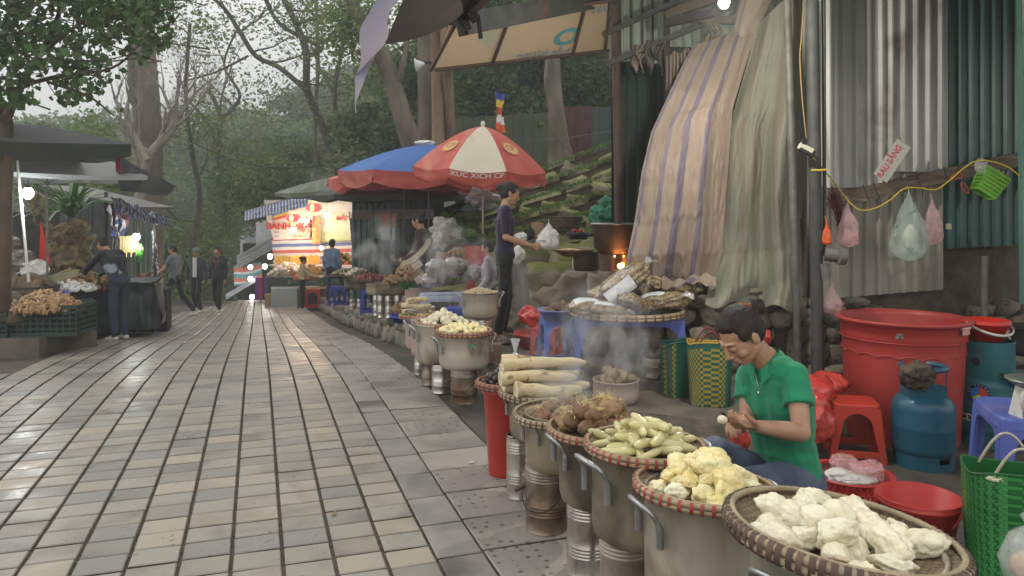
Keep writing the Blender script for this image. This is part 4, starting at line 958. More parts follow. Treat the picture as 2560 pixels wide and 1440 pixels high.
m_purp = mat('purple stripe of tarpaulin', (.18, .145, .18), (.14, .12, .16), .6, scale=3, bump=.35, bscale=160)
m_canvas = mat('grey green canvas', (.265, .265, .21), (.21, .205, .16), .8, scale=1.6, bump=.3, bscale=140, c3=(.24, .205, .15), c3scale=1.0, c3lo=.54, c3hi=.70, transl=.08)
m_canvasb = mat('brown stained and shaded canvas', (.225, .195, .15), (.175, .15, .115), .8, scale=1.6, bump=.3, bscale=140)  # brown bands: dirt plus the shadow of the folds put into the colour
def interp(tab, v):
 for a, c in zip(tab, tab[1:]):
  if v <= c[0]: s = (v - a[0]) / (c[0] - a[0]); s = s * s * (3 - 2 * s) * .5 + s * .5; return [a[i] + (c[i] - a[i]) * s for i in range(1, len(a))]
 return list(tab[-1][1:])
Ltab = [(0, 1735, 112, 6.25), (.06, 1712, 150, 6.15), (.18, 1672, 235, 6.0), (.35, 1628, 330, 5.9), (.55, 1604, 430, 5.82), (.75, 1586, 555, 5.78), (.88, 1568, 640, 5.75), (1, 1572, 692, 5.8)]
Rtab = [(0, 1902, 30, 6.25), (.06, 1892, 70, 6.15), (.18, 1868, 150, 6.05), (.35, 1832, 270, 5.9), (.55, 1822, 400, 5.85), (.75, 1812, 540, 5.85), (.88, 1806, 630, 5.85), (1, 1788, 705, 5.9)]
def tarp(u, v):
 a, c = interp(Ltab, v), interp(Rtab, v); px, py, d = [a[i] + (c[i] - a[i]) * u for i in range(3)]
 d -= .13 * math.sin(u * PI) * math.sin(v * PI * .8 + .2)
 d -= (.016 * math.sin(u * 17 + v * 2.2 + 3 * noise.noise(Vector((u * 2, v * 2, 9)))) + .006 * math.sin(u * 39 - v * 3) + .05 * noise.noise(Vector((u * 5, v * 2.2, 1))) + .022 * abs(noise.noise(Vector((u * 16, v * 13, 4)))) + .010 * noise.noise(Vector((u * 34, v * 30, 5)))) * (.3 + .7 * v)
 py += 10 * math.sin(u * 9) * max(0, v - .9) * 8 + 12 * (1 - v) * math.sin(u * PI) * (v < .3)
 return P(px, py, d)
def stripes(u, v):
 u += .012 * noise.noise(Vector((u * 3, v * 6, 0)))
 for c, w in ((.035, .018), (.245, .026), (.455, .042), (.715, .030)):
  if abs(u - c) < w: return 2
 for c, w in ((.14, .02), (.36, .02), (.58, .035), (.90, .04)):
  if abs(u - c) < w: return 1
 return 0
t = thing('striped_tarpaulin', 'peach tarpaulin with purple stripes swept to the upper right', 'tarpaulin', (0, 0, 0))
b = MB(); b.grid(tarp, 96, 70, matfn=stripes); b.build('sheet', [m_peach, m_pinkt, m_purp], t)
b = MB()
def knot(u, v):
 c = P(1900, 30, 6.2); a = u * 2 * PI; r = .06 + .05 * v + .03 * noise.noise(Vector((math.cos(a) * 2, math.sin(a) * 2, v * 3))); return c + V(math.cos(a) * r * 1.5 - .14 + .22 * v, math.sin(a) * r, .08 - .36 * (1 - v) + .3 * v)
b.grid(knot, 26, 14, matfn=lambda u, v: 2 if abs(u - .3) < .05 else 0); b.build('gathered_top', [m_peach, m_pinkt, m_purp], t)
def flap(u, v):
 px = 1655 + u * 135; py = 692 + 22 * v + 7 * math.sin(u * 6 + v) ; return P(px, py, 5.72 - .10 * v + .03 * math.sin(u * 11)) + V(0, 0, .012 * math.sin(u * 25 + v * 3))
b = MB(); b.grid(flap, 40, 8, matfn=lambda u, v: 2 if .45 < u + .2 * v < .75 and v > .4 else 0); b.build('crumpled_hem', [m_peach, m_pinkt, m_purp], t)
t = thing('small_curtain', 'short pleated peach curtain behind the striped tarpaulin', 'curtain', (0, 0, 0))
b = MB(); b.grid(lambda u, v: P(1664 + 95 * u, 138 - 25 * u + v * (160 - 30 * u) + 5 * math.sin(u * 20), 6.5 + .05 * math.sin(u * 34)), 60, 10, matfn=lambda u, v: 2 if math.sin(u * 21) > .8 else (1 if math.sin(u * 14) > .6 else 0)); b.build('cloth', [m_peach, m_pinkt, m_purp], t)
Lc = [(0, 1893, 62, 6.1), (.12, 1868, 160, 6.05), (.3, 1826, 300, 5.95), (.38, 1806, 345, 5.98), (.45, 1806, 395, 6.0), (.6, 1796, 500, 5.98), (.8, 1784, 640, 5.92), (.93, 1772, 720, 5.72), (1, 1762, 760, 5.6)]
Rc = [(0, 2000, -40, 5.75), (.12, 2006, 60, 5.72), (.3, 1998, 240, 5.66), (.45, 1990, 350, 5.64), (.6, 1994, 470, 5.62), (.8, 2004, 620, 5.60), (.93, 2008, 720, 5.58), (1, 2000, 775, 5.56)]
def canvas(u, v):
 a, c = interp(Lc, v), interp(Rc, v); px, py, d = [a[i] + (c[i] - a[i]) * u for i in range(3)]
 w = min(1, .25 + v * 1.2)
 d += (.17 * (.5 * math.sin(u * 13 + 1.6 * v + 2.5 * noise.noise(Vector((u * 1.5, v * 1.5, 3))))) + .07 * noise.noise(Vector((u * 5, v * 3, 7))) + .03 * abs(noise.noise(Vector((u * 14, v * 9, 8))))) * w
 if v > .82: d += .06 * math.sin(u * 8 + v * 30) * (v - .82) * 5
 py += 9 * math.sin(u * 15) * max(0, v - .9) * 10
 return P(px, py, d)
t = thing('hanging_canvas', 'grey green canvas sheet falling in long folds to the right of the striped tarpaulin', 'canvas', (0, 0, 0))
b = MB(); b.grid(canvas, 90, 80, matfn=lambda u, v: 1 if abs((u + .05 * math.sin(v * 7)) - .24 - .05 * v) < .05 + .012 * math.sin(v * 20) or (abs(u - .80 + .25 * (1 - v) * 0) < .17 - .10 * v and v < .97 and noise.noise(Vector((u * 4, v * 2, 2))) > -.3) else 0)
b.build('sheet', [m_canvas, m_canvasb], t)
b = MB(); b.grid(lambda u, v: P(1990 + 32 * u, -60 + 850 * v, 5.75 + .03 * math.sin(v * 9 + u * 5)), 8, 40); b.build('side_strip', [m_canvas], t)
t = thing('corrugated_wall', 'shed wall of dark green sheets behind the striped tarpaulin', 'wall', (0, 0, 0))
a_, b_ = V(XP(1528, 7.35), 7.35), V(XP(1660, 7.5), 7.5)
corrugated('sheet', a_, b_, .85, ZP(155, 7.4), .11, .024, [m_green2], t, seed=6); corrugated('sheet', V(XP(1655, 7.52), 7.52), V(XP(1990, 7.8), 7.8), .85, ZP(120, 7.6), .11, .024, [m_green2], t, seed=7)
o = corrugated('upper_sheet', V(XP(1522, 7.45), 7.45), V(XP(1645, 7.55), 7.55), ZP(165, 7.4), 4.2, .10, .03, [m_palesheet], t, seed=8); o['label'] = 'pale green upper sheet letting light through'
o = corrugated('upper_sheet', V(XP(1648, 7.62), 7.62), V(XP(1990, 7.9), 7.9), ZP(135, 7.6), 4.2, .10, .03, [m_palesheet], t, seed=9); o['label'] = 'pale green upper sheet letting light through'
b = MB()
for x in (1551, 1578, 1606, 1632): b.bar(P(x, 165, 7.42), P(x, -80, 7.42), .018, .02)
b.build('laths', [m_woodd], t)
pole('brown_post', 'rusty brown corner post of the green shed', P(1535, -120, 7.1), P(1549, 600, 7.1), .042, m_rustp)
pole('brown_post', 'thin dark post in the pale sheets above the green shed', P(1666, -80, 7.2), P(1668, 250, 7.2), .03, m_woodd)
def beam(label, a, b_, w, h, m_=None, name='roof_beam'):
 m = MB(); m.bar(Vector(a) - Vector(a), Vector(b_) - Vector(a), w, h); return tag(m.build(name, [m_ or m_woodd], None, a), label, 'beam')
beam('dark rail running up across the pale upper sheets to the left', P(1508, 86, 6.9), P(1700, 0, 6.9), .035, .05, m_iron)
beam('lower dark rail crossing from the shed post towards the bulb', P(1518, 160, 6.8), P(1850, 20, 6.6), .035, .05, m_iron)
beam('broad charred beam under the roof beside the bulb', P(1662, 58, 6.5), P(1880, 10, 6.3), .06, .07, m_soot)  # near-black colour over the whole beam
beam('second charred beam fanning out under the roof', P(1664, 40, 6.6), P(1860, -30, 6.4), .06, .07)
beam('short burnt strut below the charred beams', P(1700, 45, 6.55), P(1845, 52, 6.4), .05, .06)
b = MB(); rr = random.Random(4)
def rag(px, py, w, h, d, label, m_, sd):
 m = MB(); m.grid(lambda u, v: P(px + (u - .5) * w * (1 - .35 * v) + 7 * math.sin(v * 6 + sd), py + h * v * (1 + .3 * math.sin(u * 7 + sd)), d + .05 * math.sin(u * 17 + sd) + .03 * noise.noise(Vector((u * 4, v * 4, sd)))), 18, 14); return tag(m.build('hanging_rag', [m_]), label, 'rag')
rag(1596, 112, 34, 55, 6.75, 'torn pinkish rag hanging left on the lower rail', m_peach, 1)
rag(1637, 100, 55, 70, 6.72, 'grey brown rag bunched on the lower rail', mat('grey rag', (.13, .115, .10), (.08, .07, .065), .9, scale=9), 2)
rag(1780, 55, 45, 55, 6.4, 'dirty cloth bundle stuffed under the roof beams', mat('dirty cloth', (.22, .19, .14), (.12, .10, .075), .9, scale=9), 5)
t = thing('stall_roof', 'corrugated roof over the seller and the hanging tarpaulins', 'roof', (0, 0, 0))  # roof set out of view over the stall to darken it
b = MB()
for i in range(46):
 x0 = .2 + i * .14
 b.add([(x0, 2.7, 2.91), (x0 + .05, 2.7, 2.91), (x0 + .05, 8.3, 4.0), (x0, 8.3, 4.0), (x0 + .09, 2.7, 2.95), (x0 + .14, 2.7, 2.91), (x0 + .14, 8.3, 4.0), (x0 + .09, 8.3, 4.04)], [(0, 3, 2, 1), (1, 2, 7, 4), (4, 7, 6, 5)])
b.build('sheet', [m_green2], t)
b = MB()
for y in (4.2, 5.6, 7.0): b.bar((.2, y, 3.0 + (y - 3.4) * .194 - .03), (6.4, y, 3.0 + (y - 3.4) * .194 - .03), .06, .08)
b.build('purlin', [m_woodd], t)
m_bulbw = mat('lit cool bulb', (.9, .95, .9), None, .3, emit=(.85, 1.0, .88), estr=28)
def bulb(label, loc, power, col=(1, .95, .85), r=.03, m_=None, rad=.04, stem=.12, group=None, name='light_bulb'):
 t = thing(name, label, 'lamp', loc, 0, group); b = MB(); b.ball((0, 0, 0), (r, r, r * 1.15), 14); b.build('glass', [m_ or m_bulbw], t)
 b = MB(); b.tube([(0, 0, r * .9), (0, 0, r * .9 + .035)], r * .5, 10); b.tube([(0, 0, r * .9 + .03), (0, 0, r * .9 + stem)], .004, 6); b.build('socket', [m_soot], t)
 if power:
  l = bpy.data.lights.new('bulb_light', 'POINT'); l.energy = power; l.color = col; l.shadow_soft_size = rad; lo = bpy.data.objects.new('bulb_light', l); COL.objects.link(lo); lo.location = (0, 0, -r - rad - .01); lo.parent = t
 return t
bulb('bright naked bulb under the roof at the top edge above the tarpaulins', P(1810, 6, 4.55), 70, (1.0, .96, .84), .034)
# ---------------------------------------------------------------- plastic furniture, gas cylinders, buckets
m_blue = mat('violet blue plastic', (.10, .14, .46), (.08, .11, .38), .38, rough2=.5, scale=3, bump=.05, c3=(.16, .17, .42), c3scale=3)
m_blue2 = mat('strong blue plastic', (.03, .055, .36), (.025, .045, .28), .4, scale=3)
m_redstool = mat('worn red plastic', (.50, .045, .025), (.40, .035, .02), .34, rough2=.5, scale=3, c3=(.30, .06, .04), c3scale=5)
def ray_poly(c, a, poly):
 dx, dz = math.cos(a), math.sin(a); best = None
 for i in range(len(poly)):
  (x1, z1), (x2, z2) = poly[i], poly[(i + 1) % len(poly)]; ex, ez = x2 - x1, z2 - z1; den = dx * ez - dz * ex
  if abs(den) < 1e-12: continue
  t_ = ((x1 - c[0]) * ez - (z1 - c[1]) * ex) / den; u_ = ((x1 - c[0]) * dz - (z1 - c[1]) * dx) / den
  if t_ > 1e-9 and -1e-6 <= u_ <= 1 + 1e-6 and (best is None or t_ < best): best = t_
 return (c[0] + dx * best, c[1] + dz * best)
def stool(name, label, loc, w, d, h, rotz, m_, group=None, leg=.22, splay=.14, bar=True, archr=None, cat='stool', seat_drop=.05):
 t = thing(name, label, cat, loc, rotz, group)
 b = MB(); th = .018; ws, ds = w / 2, d / 2; K = 24; v = []
 def rr(sc, z, r=.18):
  o = []
  for i in range(K):
   a = 2 * PI * i / K; ca, sa = math.cos(a), math.sin(a); e = .28
   o.append((math.copysign(abs(ca) ** e, ca) * ws * sc, math.copysign(abs(sa) ** e, sa) * ds * sc, z))
  return o
 rings = [rr(.90, h), rr(.97, h - .002), rr(1.0, h - .010), rr(1.02, h - seat_drop), rr(.99, h - seat_drop), rr(.96, h - .014)]
 for r_ in rings: v += r_
 f = [tuple(range(K))] + [(i + k * K, (i + 1) % K + k * K, (i + 1) % K + (k + 1) * K, i + (k + 1) * K) for k in range(5) for i in range(K)]
 b.add(v, [tuple(q) for q in f], 0, False); b.build('seat', [m_], t)
 zl = h * .09 if bar else 0.0
 for si, (half, other, ang) in enumerate(((ws, ds, 0), (ds, ws, PI / 2), (ws, ds, PI), (ds, ws, -PI / 2))):
  wt_, wb = half * .97, half * (.97 + splay); L_ = leg * min(ws, ds) * 2 * .5
  outer = [(-wb, zl), (wb, zl), (wt_, h - .02), (-wt_, h - .02)]
  zt = h - .02 - (h * .10); r_ = (wt_ - L_) * .98 if archr is None else archr
  inner = []
  if bar: inner += [(-wb + L_ * 1.05, zl + h * .11), (wb - L_ * 1.05, zl + h * .11)]
  else: inner += [(-wb + L_ * .75, -.02), (wb - L_ * .75, -.02)]
  for i in range(13):
   a = PI / 2 * i / 12
   inner.append((wt_ - L_ * 1.05 - r_ + r_ * math.cos(a), zt - min(r_, h * .45) + min(r_, h * .45) * math.sin(a)))
  for i in range(13):
   a = PI / 2 + PI / 2 * i / 12
   inner.append((-(wt_ - L_ * 1.05 - r_) + r_ * math.cos(a), zt - min(r_, h * .45) + min(r_, h * .45) * math.sin(a)))
  if not bar: outer[0] = (-wb, -.0); outer[1] = (wb, -.0)
  c = (0, h * .5); N_ = 72; rings2 = []; A = [-PI / 2 + 2 * PI * (i + .5) / N_ for i in range(N_)]
  cor = [math.atan2(z - c[1], x - c[0]) for x, z in outer]
  for ca in cor:
   k = min(range(N_), key=lambda i: abs((A[i] - ca + PI) % (2 * PI) - PI)); A[k] = ca
  pts = []
  for a in A:
   pi_, po = ray_poly(c, a, inner), ray_poly(c, a, outer)
   if not bar and po[1] < .001: pts.append(None); continue
   pts.append((pi_, po))
  def pos(p, inset):
   x, z = p; s_ = 1 - (z / h); yo = -(other * (.97 + splay * s_)) + inset
   M = Matrix.Rotation(ang, 3, 'Z'); return M @ Vector((x, yo, z))
  b = MB(); v, f = [], []
  for p in pts:
   if p is None: v += [(0, 0, 0)] * 4
   else: v += [pos(p[0], 0), pos(p[1], 0), pos(p[0], th), pos(p[1], th)]
  for i in range(N_):
   j = (i + 1) % N_
   if pts[i] is None or pts[j] is None: continue
   f += [(4 * i, 4 * i + 1, 4 * j + 1, 4 * j), (4 * i + 2, 4 * j + 2, 4 * j + 3, 4 * i + 3), (4 * i, 4 * j, 4 * j + 2, 4 * i + 2)]
  b.add(v, f, 0, False)
  b.build('side_frame' if bar else 'leg_frame', [m_], t)
 if bar:
  for sx in (-1, 1):
   for sy in (-1, 1):
    b = MB(); e = 1 + splay * .93; x, y = sx * (ws * .97 * 1 + ws * splay * .95), sy * (ds * .97 + ds * splay * .95)
    b.box((x - sx * leg * ws * .45, y - sy * leg * ws * .45, zl / 2 + .004), (leg * ws * 1.0, leg * ws * 1.0, zl + .01)); b.build('foot', [m_], t)
 return t
t = thing('plastic_drum', 'huge faded red plastic tub standing against the stone wall', 'tub', (XP(2255, 5.08), 5.08, 0))
b = MB(); R0 = .335; Rt = .388
b.lathe([(0, 0), (R0, 0), (R0 + .005, .012), (.372, .60), (.374, .665), (.380, .672), (.383, .70), (Rt, .775), (.405, .778), (.416, .786), (.416, .800), (.408, .806), (.384, .802), (.378, .77), (R0 - .01, .02), (0, .02)], 72, wob=.01); b.build('tub_body', [m_redfade], t)
b = MB(); pts = []
for i in range(145):
 a = 2 * PI * i / 144; z = .575 + .018 * abs(math.sin(a * 9)); r_ = R0 + (.372 - R0) * z / .6 + .003; pts.append((r_ * math.cos(a), r_ * math.sin(a), z))
b.tube(pts[:-1], .004, 6, closed=True); b.torus((0, 0, .672), .382, .004, 72, 6); b.build('scalloped_relief', [m_redfade], t)
b = MB(); a0 = -1.98
b.grid(lambda u, v: Vector(((.361) * math.cos(a0 + .115 * v * math.cos(2 * PI * u)), .361 * math.sin(a0 + .115 * v * math.cos(2 * PI * u)), .46 + .058 * v * math.sin(2 * PI * u))), 28, 4); b.build('oval_mark', [mat('deep red plastic', (.36, .03, .02), None, .4)], t)
b = MB(); a0 = -1.10
b.grid(lambda u, v: Vector(((.412 - .0 * v) * math.cos(a0 + .22 * u), .412 * math.sin(a0 + .22 * u), .765 - .032 * v)), 8, 2); b.tube([V(.412 * math.cos(a0 + .22 * i / 6), .412 * math.sin(a0 + .22 * i / 6), .772) for i in range(7)], .009, 8); b.build('grip', [mat('pale red grip', (.62, .32, .27), None, .4)], t)
b = MB(); b.box((.388 * math.cos(-2.08), .388 * math.sin(-2.08), .725), (.045, .012, .030), (0, 0, -2.08 + PI / 2)); b.build('maker_plate', [mat('grey plate', (.28, .22, .2), (.05, .05, .05), .5, scale=60)], t)
stool('plastic_stool', 'red plastic stool with arched sides beside the blue gas cylinder', (XP(2137, 4.66), 4.68, 0), .265, .265, .345, math.radians(-14), m_redstool, 'red plastic stools', leg=.30, splay=.22)
stool('plastic_stool', 'low red stool the woman in green sits on', (1.24, 3.38, 0), .27, .27, .22, math.radians(40), m_redstool, 'red plastic stools', leg=.30, splay=.15)
m_gas = mat('blue painted steel', (.018, .10, .155), (.014, .078, .12), .27, rough2=.45, scale=4, bump=.08, bscale=30, c3=(.03, .04, .045), c3scale=3, c3lo=.64, c3hi=.74)
m_gas2 = mat('teal painted steel', (.022, .125, .145), (.016, .095, .11), .3, rough2=.5, scale=4, bump=.08, bscale=30, c3=(.035, .05, .05), c3scale=2.5, c3lo=.60, c3hi=.72)
def shell(b, r, z0, z1, a0, a1, th=.004, n=24, mat=0):
 b.lathe([(r, z0), (r, z1), (r - th, z1), (r - th, z0), (r, z0)], n, a0=a0, a1=a1, smooth=False, mat=mat)
def cyl_body(r, h0, h1):
 pr = [(0, h0)]
 for i in range(9): a = -PI / 2 + PI / 2 * i / 8; pr.append((r * (.55 + .45 * math.cos(a)), h0 + .07 + .07 * math.sin(a)))
 pr += [(r, (h0 + h1) / 2 - .006), (r * 1.008, (h0 + h1) / 2), (r, (h0 + h1) / 2 + .006)]
 for i in range(9): a = PI / 2 * i / 8; pr.append((r * (.55 + .45 * math.cos(a)), h1 - .085 + .085 * math.sin(a)))
 pr.append((0, h1 + .005)); return pr
def gas_cylinder(label, loc, r, H, m_, open_guard, group='gas cylinders'):
 t = thing('gas_cylinder', label, 'gas cylinder', loc, 0, group); hb = H * .70
 b = MB(); b.lathe(cyl_body(r, .05, hb), 64); b.build('tank', [m_], t)
 b = MB()
 for i in range(3): a = -PI / 2 + .5 + i * 2 * PI / 3; shell(b, r * .93, .0, .085, a, a + 1.65)
 shell(b, r * .94, .0, .045, 0, 2 * PI - 1e-4, n=48); b.build('foot_ring', [m_], t)
 b = MB(); rg = r * .72
 if open_guard:
  shell(b, rg, hb - .035, hb + .045, -PI / 2 - 2.6, -PI / 2 + 2.6, n=40)
  for a in (-PI / 2 + .95, -PI / 2 - 1.0, -PI / 2 + 2.3, -PI / 2 - 2.3): shell(b, rg, hb + .03, H - .02, a - .16, a + .16, n=6)
  b.tube([V(rg * .98 * math.cos(-PI / 2 - 2.5 + 5 * i / 40), rg * .98 * math.sin(-PI / 2 - 2.5 + 5 * i / 40), H - .02) for i in range(41)], .016, 10)
  b.build('guard_collar', [m_], t)
 else:
  rg = r * .86; shell(b, rg, hb - .03, H, 0, 2 * PI - 1e-4, n=56); b.torus((0, 0, H), rg - .002, .006, 56, 8); b.build('guard_collar', [m_], t)
 b = MB(); b.tube([(0, 0, hb - .01), (0, 0, hb + .05)], .02, 12); b.tube([(0, 0, hb + .05), (0, 0, hb + .075)], .028, 12); b.tube([(-.02, -.0, hb + .04), (-.07, -.02, hb + .04)], .012, 10); b.build('valve', [mat('brass', (.45, .30, .10), None, .35, metal=.9)], t)
 return t
def wrap_text(s, size, r, a0, z, mats, parent, name='lettering', shear=0, bold=0.0, out=.0015):
 v, f = text_vf(s, size, shear, bold); b = MB(); b.add([((r + out) * math.cos(a0 + x / r), (r + out) * math.sin(a0 + x / r), z + y) for x, y in v], f); return b.build(name, mats, parent)
m_white = mat('white paint', (.62, .62, .58), (.50, .50, .46), .55, scale=20)
gas1 = gas_cylinder('deep blue gas cylinder with a rag on its guard ring, nearer of the two', (XP(2308, 4.52), 4.52, 0), .172, .60, m_gas, True)
wrap_text('A', .05, .173, -PI / 2 + .72, .17, [m_gas2], gas1)
gas2 = gas_cylinder('teal gas cylinder with round three coloured emblem behind the violet table', (XP(2466, 4.95), 4.95, 0), .185, .665, m_gas2, False)
aim = math.atan2(-4.95, -XP(2466, 4.95))
wrap_text('CDP', .042, .1605, aim - .42, .612, [mat('black print', (.03, .03, .03), None, .5)], gas2)
wrap_text('CD.PETROL', .062, .186, aim + .0, .185, [m_white], gas2, bold=.015)
def disc(r_cyl, a0, z0, r0, r1, t0, t1, out, n=20):
 b = MB(); b.grid(lambda u, v: (lambda rr, th: V((r_cyl + out) * math.cos(a0 + rr * math.cos(th) / r_cyl), (r_cyl + out) * math.sin(a0 + rr * math.cos(th) / r_cyl), z0 + rr * math.sin(th)))(r0 + (r1 - r0) * v, t0 + (t1 - t0) * u), n, 4); return b
ea = aim - .22
disc(.187, ea, .345, 0, .067, 0, 2 * PI, .001, 40).build('emblem_ring', [mat('navy paint', (.012, .02, .11), None, .4)], gas2)
for (c_, t0, t1) in (((.02, .16, .42), PI / 2, PI * 7 / 6), ((.50, .06, .03), -PI / 6, PI / 2), ((.48, .48, .05), PI * 7 / 6, PI * 11 / 6)):
 disc(.187, ea, .345, .002, .046, t0 + .05, t1 - .05, .0025).build('emblem_sector', [mat('emblem %.2f' % c_[0], c_, None, .4)], gas2)
for i, ch_ in enumerate('CD PETROL'):
 if ch_ == ' ': continue
 v, f = text_vf(ch_, .017); th = PI - .15 - i * (PI - .3) / 8; ca, sa = math.cos(th - PI / 2), math.sin(th - PI / 2)
 b = MB(); b.add([(lambda X, Z: ((.1905) * math.cos(ea + X / .19), .1905 * math.sin(ea + X / .19), .345 + Z))(.056 * math.cos(th) + x * ca - y * sa, .056 * math.sin(th) + x * sa + y * ca) for x, y in v], f); b.build('emblem_letter', [m_white], gas2)
disc(.1592, aim - .38, .545, 0, .026, 0, 2 * PI, .0012, 24).build('guard_hole_disc', [mat('dark disc for hole', (.01, .01, .01), None, .9)], gas2)  # dark disc laid on the collar for the shade inside a hole
def ragblob(name, label, loc, r, m_, seed, cat='rag', amp=.45):
 me = lump(name, 4, r, m_, amp * (.6 if cat == 'bag' else 1), 1.6, seed, ridge=.16 if cat == 'bag' else .5, fine=.03); o = obj(name, me, None, loc); return tag(o, label, cat)
ragblob('rag', 'dirty brown rag draped over the guard of the nearer gas cylinder', gas1.location + V(-.085, -.10, .555), (.095, .085, .085), mat('brown rag', (.13, .105, .075), (.05, .035, .028), .95, scale=6, bump=.5, bscale=70), 5)
def bucket(name, label, loc, r0, r1, h, m_, handle=None, hm=None, group=None, hang=0, arc=-1, holes=False):
 t = thing(name, label, 'bucket', loc, 0, group); b = MB(); b.lathe([(0, 0), (r0, 0), (r1 * .985, h - .03), (r1 * 1.03, h - .028), (r1 * 1.03, h - .018), (r1, h - .015), (r1 * 1.02, h - .004), (r1 * 1.01, h), (r1 * .96, h - .002), (r0 * .95, .01), (0, .01)], 48); b.build('bucket_body', [m_], t)
 if handle:
  b = MB(); pts = []
  for i in range(17):
   a = PI * i / 16; pts.append(Matrix.Rotation(hang, 3, 'Z') @ Vector((-(r1 + .006) * math.cos(a), handle[0] * math.sin(a), h - .02 + handle[1] * math.sin(a))))
  b.tube(pts, handle[2], 8, flat=1.6); b.build('handle', [hm], t)
 return t
k = bucket('plastic_bucket', 'small bright red bucket with a white handle on the teal gas cylinder', (gas2.location.x - .0, gas2.location.y, .667), .095, .135, .135, mat('bright red plastic', (.60, .03, .015), (.5, .025, .012), .28, scale=3), (-.155, -.065, .006), m_white, 'red buckets', hang=.12)
b = MB()
for j in range(2):
 c_ = -PI / 2 + .50 + .28 * j
 for i in range(6):
  a = PI * i / 6; q = [V((.126 + .002) * math.cos(c_ + s * .018 * math.cos(a) / .12), (.128) * math.sin(c_ + s * .018 * math.cos(a) / .12), .06 + s * .02 * math.sin(a)) for s in (-1, 1)]; b.tube(q, .0018, 5)
b.build('flower_print', [mat('pinkish print', (.72, .35, .3), None, .5)], k)
bucket('plastic_bucket', 'open red bucket on the floor behind the widest tray', (XP(2296, 3.32), 3.32, 0), .12, .17, .265, m_redp, (-.05, -.13, .006), m_redp, 'red buckets', hang=-.9)
t = thing('plastic_basket', 'red lattice basket stuffed with pink and clear bags on the floor', 'basket', (XP(2125, 3.78), 3.78, 0))
b = MB(); r_, z0 = .185, .05; N_ = 40
b.lathe([(0, .03), (.13, .03), (.15, .05), (.155, .10)], 40);
for zz, rr_ in ((.10, .157), (.145, .168), (.195, .183)): b.torus((0, 0, zz), rr_, .0055, 48, 6)
b.build('basin', [m_redp], t)
b = MB()
for (za, ra, zb, rb) in ((.10, .157, .145, .168), (.145, .168, .195, .183)):
 for i in range(N_):
  a0, a1, a2 = 2 * PI * i / N_, 2 * PI * (i + .5) / N_, 2 * PI * (i + 1) / N_
  b.tube([(ra * math.cos(a0), ra * math.sin(a0), za), (rb * math.cos(a1), rb * math.sin(a1), zb)], .0032, 4); b.tube([(rb * math.cos(a1), rb * math.sin(a1), zb), (ra * math.cos(a2), ra * math.sin(a2), za)], .0032, 4)
b.build('lattice', [m_redp], t)
b = MB(); b.lathe([(.182, .195), (.205, .198), (.207, .206), (.18, .204)], 48); b.build('rim', [m_redp], t)
m_bagpink = mat('pink plastic film', (.86, .42, .42), (.80, .55, .55), .16, scale=4, alpha=.42, coat=1, coat_r=.04, bump=2.5, bscale=12, spec=.8)
m_bagwhite = mat('milky plastic film', (.86, .84, .80), (.75, .73, .70), .2, scale=4, alpha=.75, coat=.7, coat_r=.1, bump=1.2, bscale=12, spec=.8)
m_baggreen = mat('greenish clear film', (.62, .80, .68), (.55, .72, .62), .12, scale=4, alpha=.30, coat=1, coat_r=.04, bump=2.5, bscale=10, spec=1)
m_bagred = mat('red plastic bag film', (.50, .035, .03), (.62, .08, .06), .22, scale=4, alpha=.95, coat=.5, bump=1.0, bscale=12)
m_bagorange = mat('orange plastic bag film', (.75, .14, .03), (.6, .1, .02), .25, scale=5, bump=.8, bscale=20)
for i, (x, y, z, r_, m_, nm) in enumerate(((-.06, -.05, .20, (.08, .07, .04), m_bagwhite, 'milky'), (.07, -.03, .225, (.085, .07, .055), m_bagpink, 'pink'), (-.01, .05, .235, (.07, .06, .05), m_bagpink, 'crumpled pink'), (.0, -.07, .19, (.10, .06, .03), m_bagwhite, 'flat milky'))):
 ragblob('plastic_bag', '%s plastic bag lying in the red lattice basket' % nm, t.location + V(x, y, z), r_, m_, 20 + i, 'bag')
for i, (px, py, d, r_) in enumerate(((2030, 985, 4.75, (.15, .12, .12)), (2068, 960, 4.95, (.14, .12, .08)), (2035, 1050, 4.6, (.12, .12, .15)))):
 ragblob('plastic_bag', ('crumpled red plastic sack between the woman and the red tub', 'red plastic sack against the steel pole', 'lowest red sack beside the red stool')[i], P(px, py, d), r_, m_bagred, 30 + i, 'bag')
ragblob('plastic_bag', 'bit of red bag showing behind the neck of the woman in green', P(1912, 842, 5.45), (.05, .05, .06), m_bagred, 36, 'bag')
ragblob('plastic_bag', 'red plastic bag behind the knees of the seated woman', P(1850, 1085, 3.9), (.06, .06, .10), m_bagred, 37, 'bag')
stool('plastic_table', 'violet blue plastic table cut off by the right edge of the picture', (XP(2640, 3.75), 3.75, 0), .62, .50, .52, math.radians(-18), m_blue, None, leg=.22, splay=.10, bar=False, archr=.09, cat='table')
t = thing('kitchen_scale', 'white kitchen scale with round dial on the violet table', 'scale', (XP(2590, 3.62), 3.62, .52)); b = MB(); b.box((0, .03, .07), (.16, .10, .14), taper=.7); b.build('scale_body', [m_white], t)
b = MB(); b.lathe([(0, 0), (.085, 0), (.09, .006), (.09, .03), (0, .03)], 36, M=Matrix.Translation((-.02, -.04, .095)) @ Euler((PI / 2, 0, 0)).to_matrix().to_4x4()); b.build('dial', [m_white], t)
b = MB(); b.lathe([(.02, .15), (.10, .16), (.13, .18), (.128, .185), (.0, .155)], 32); b.build('weighing_pan', [m_handle], t)
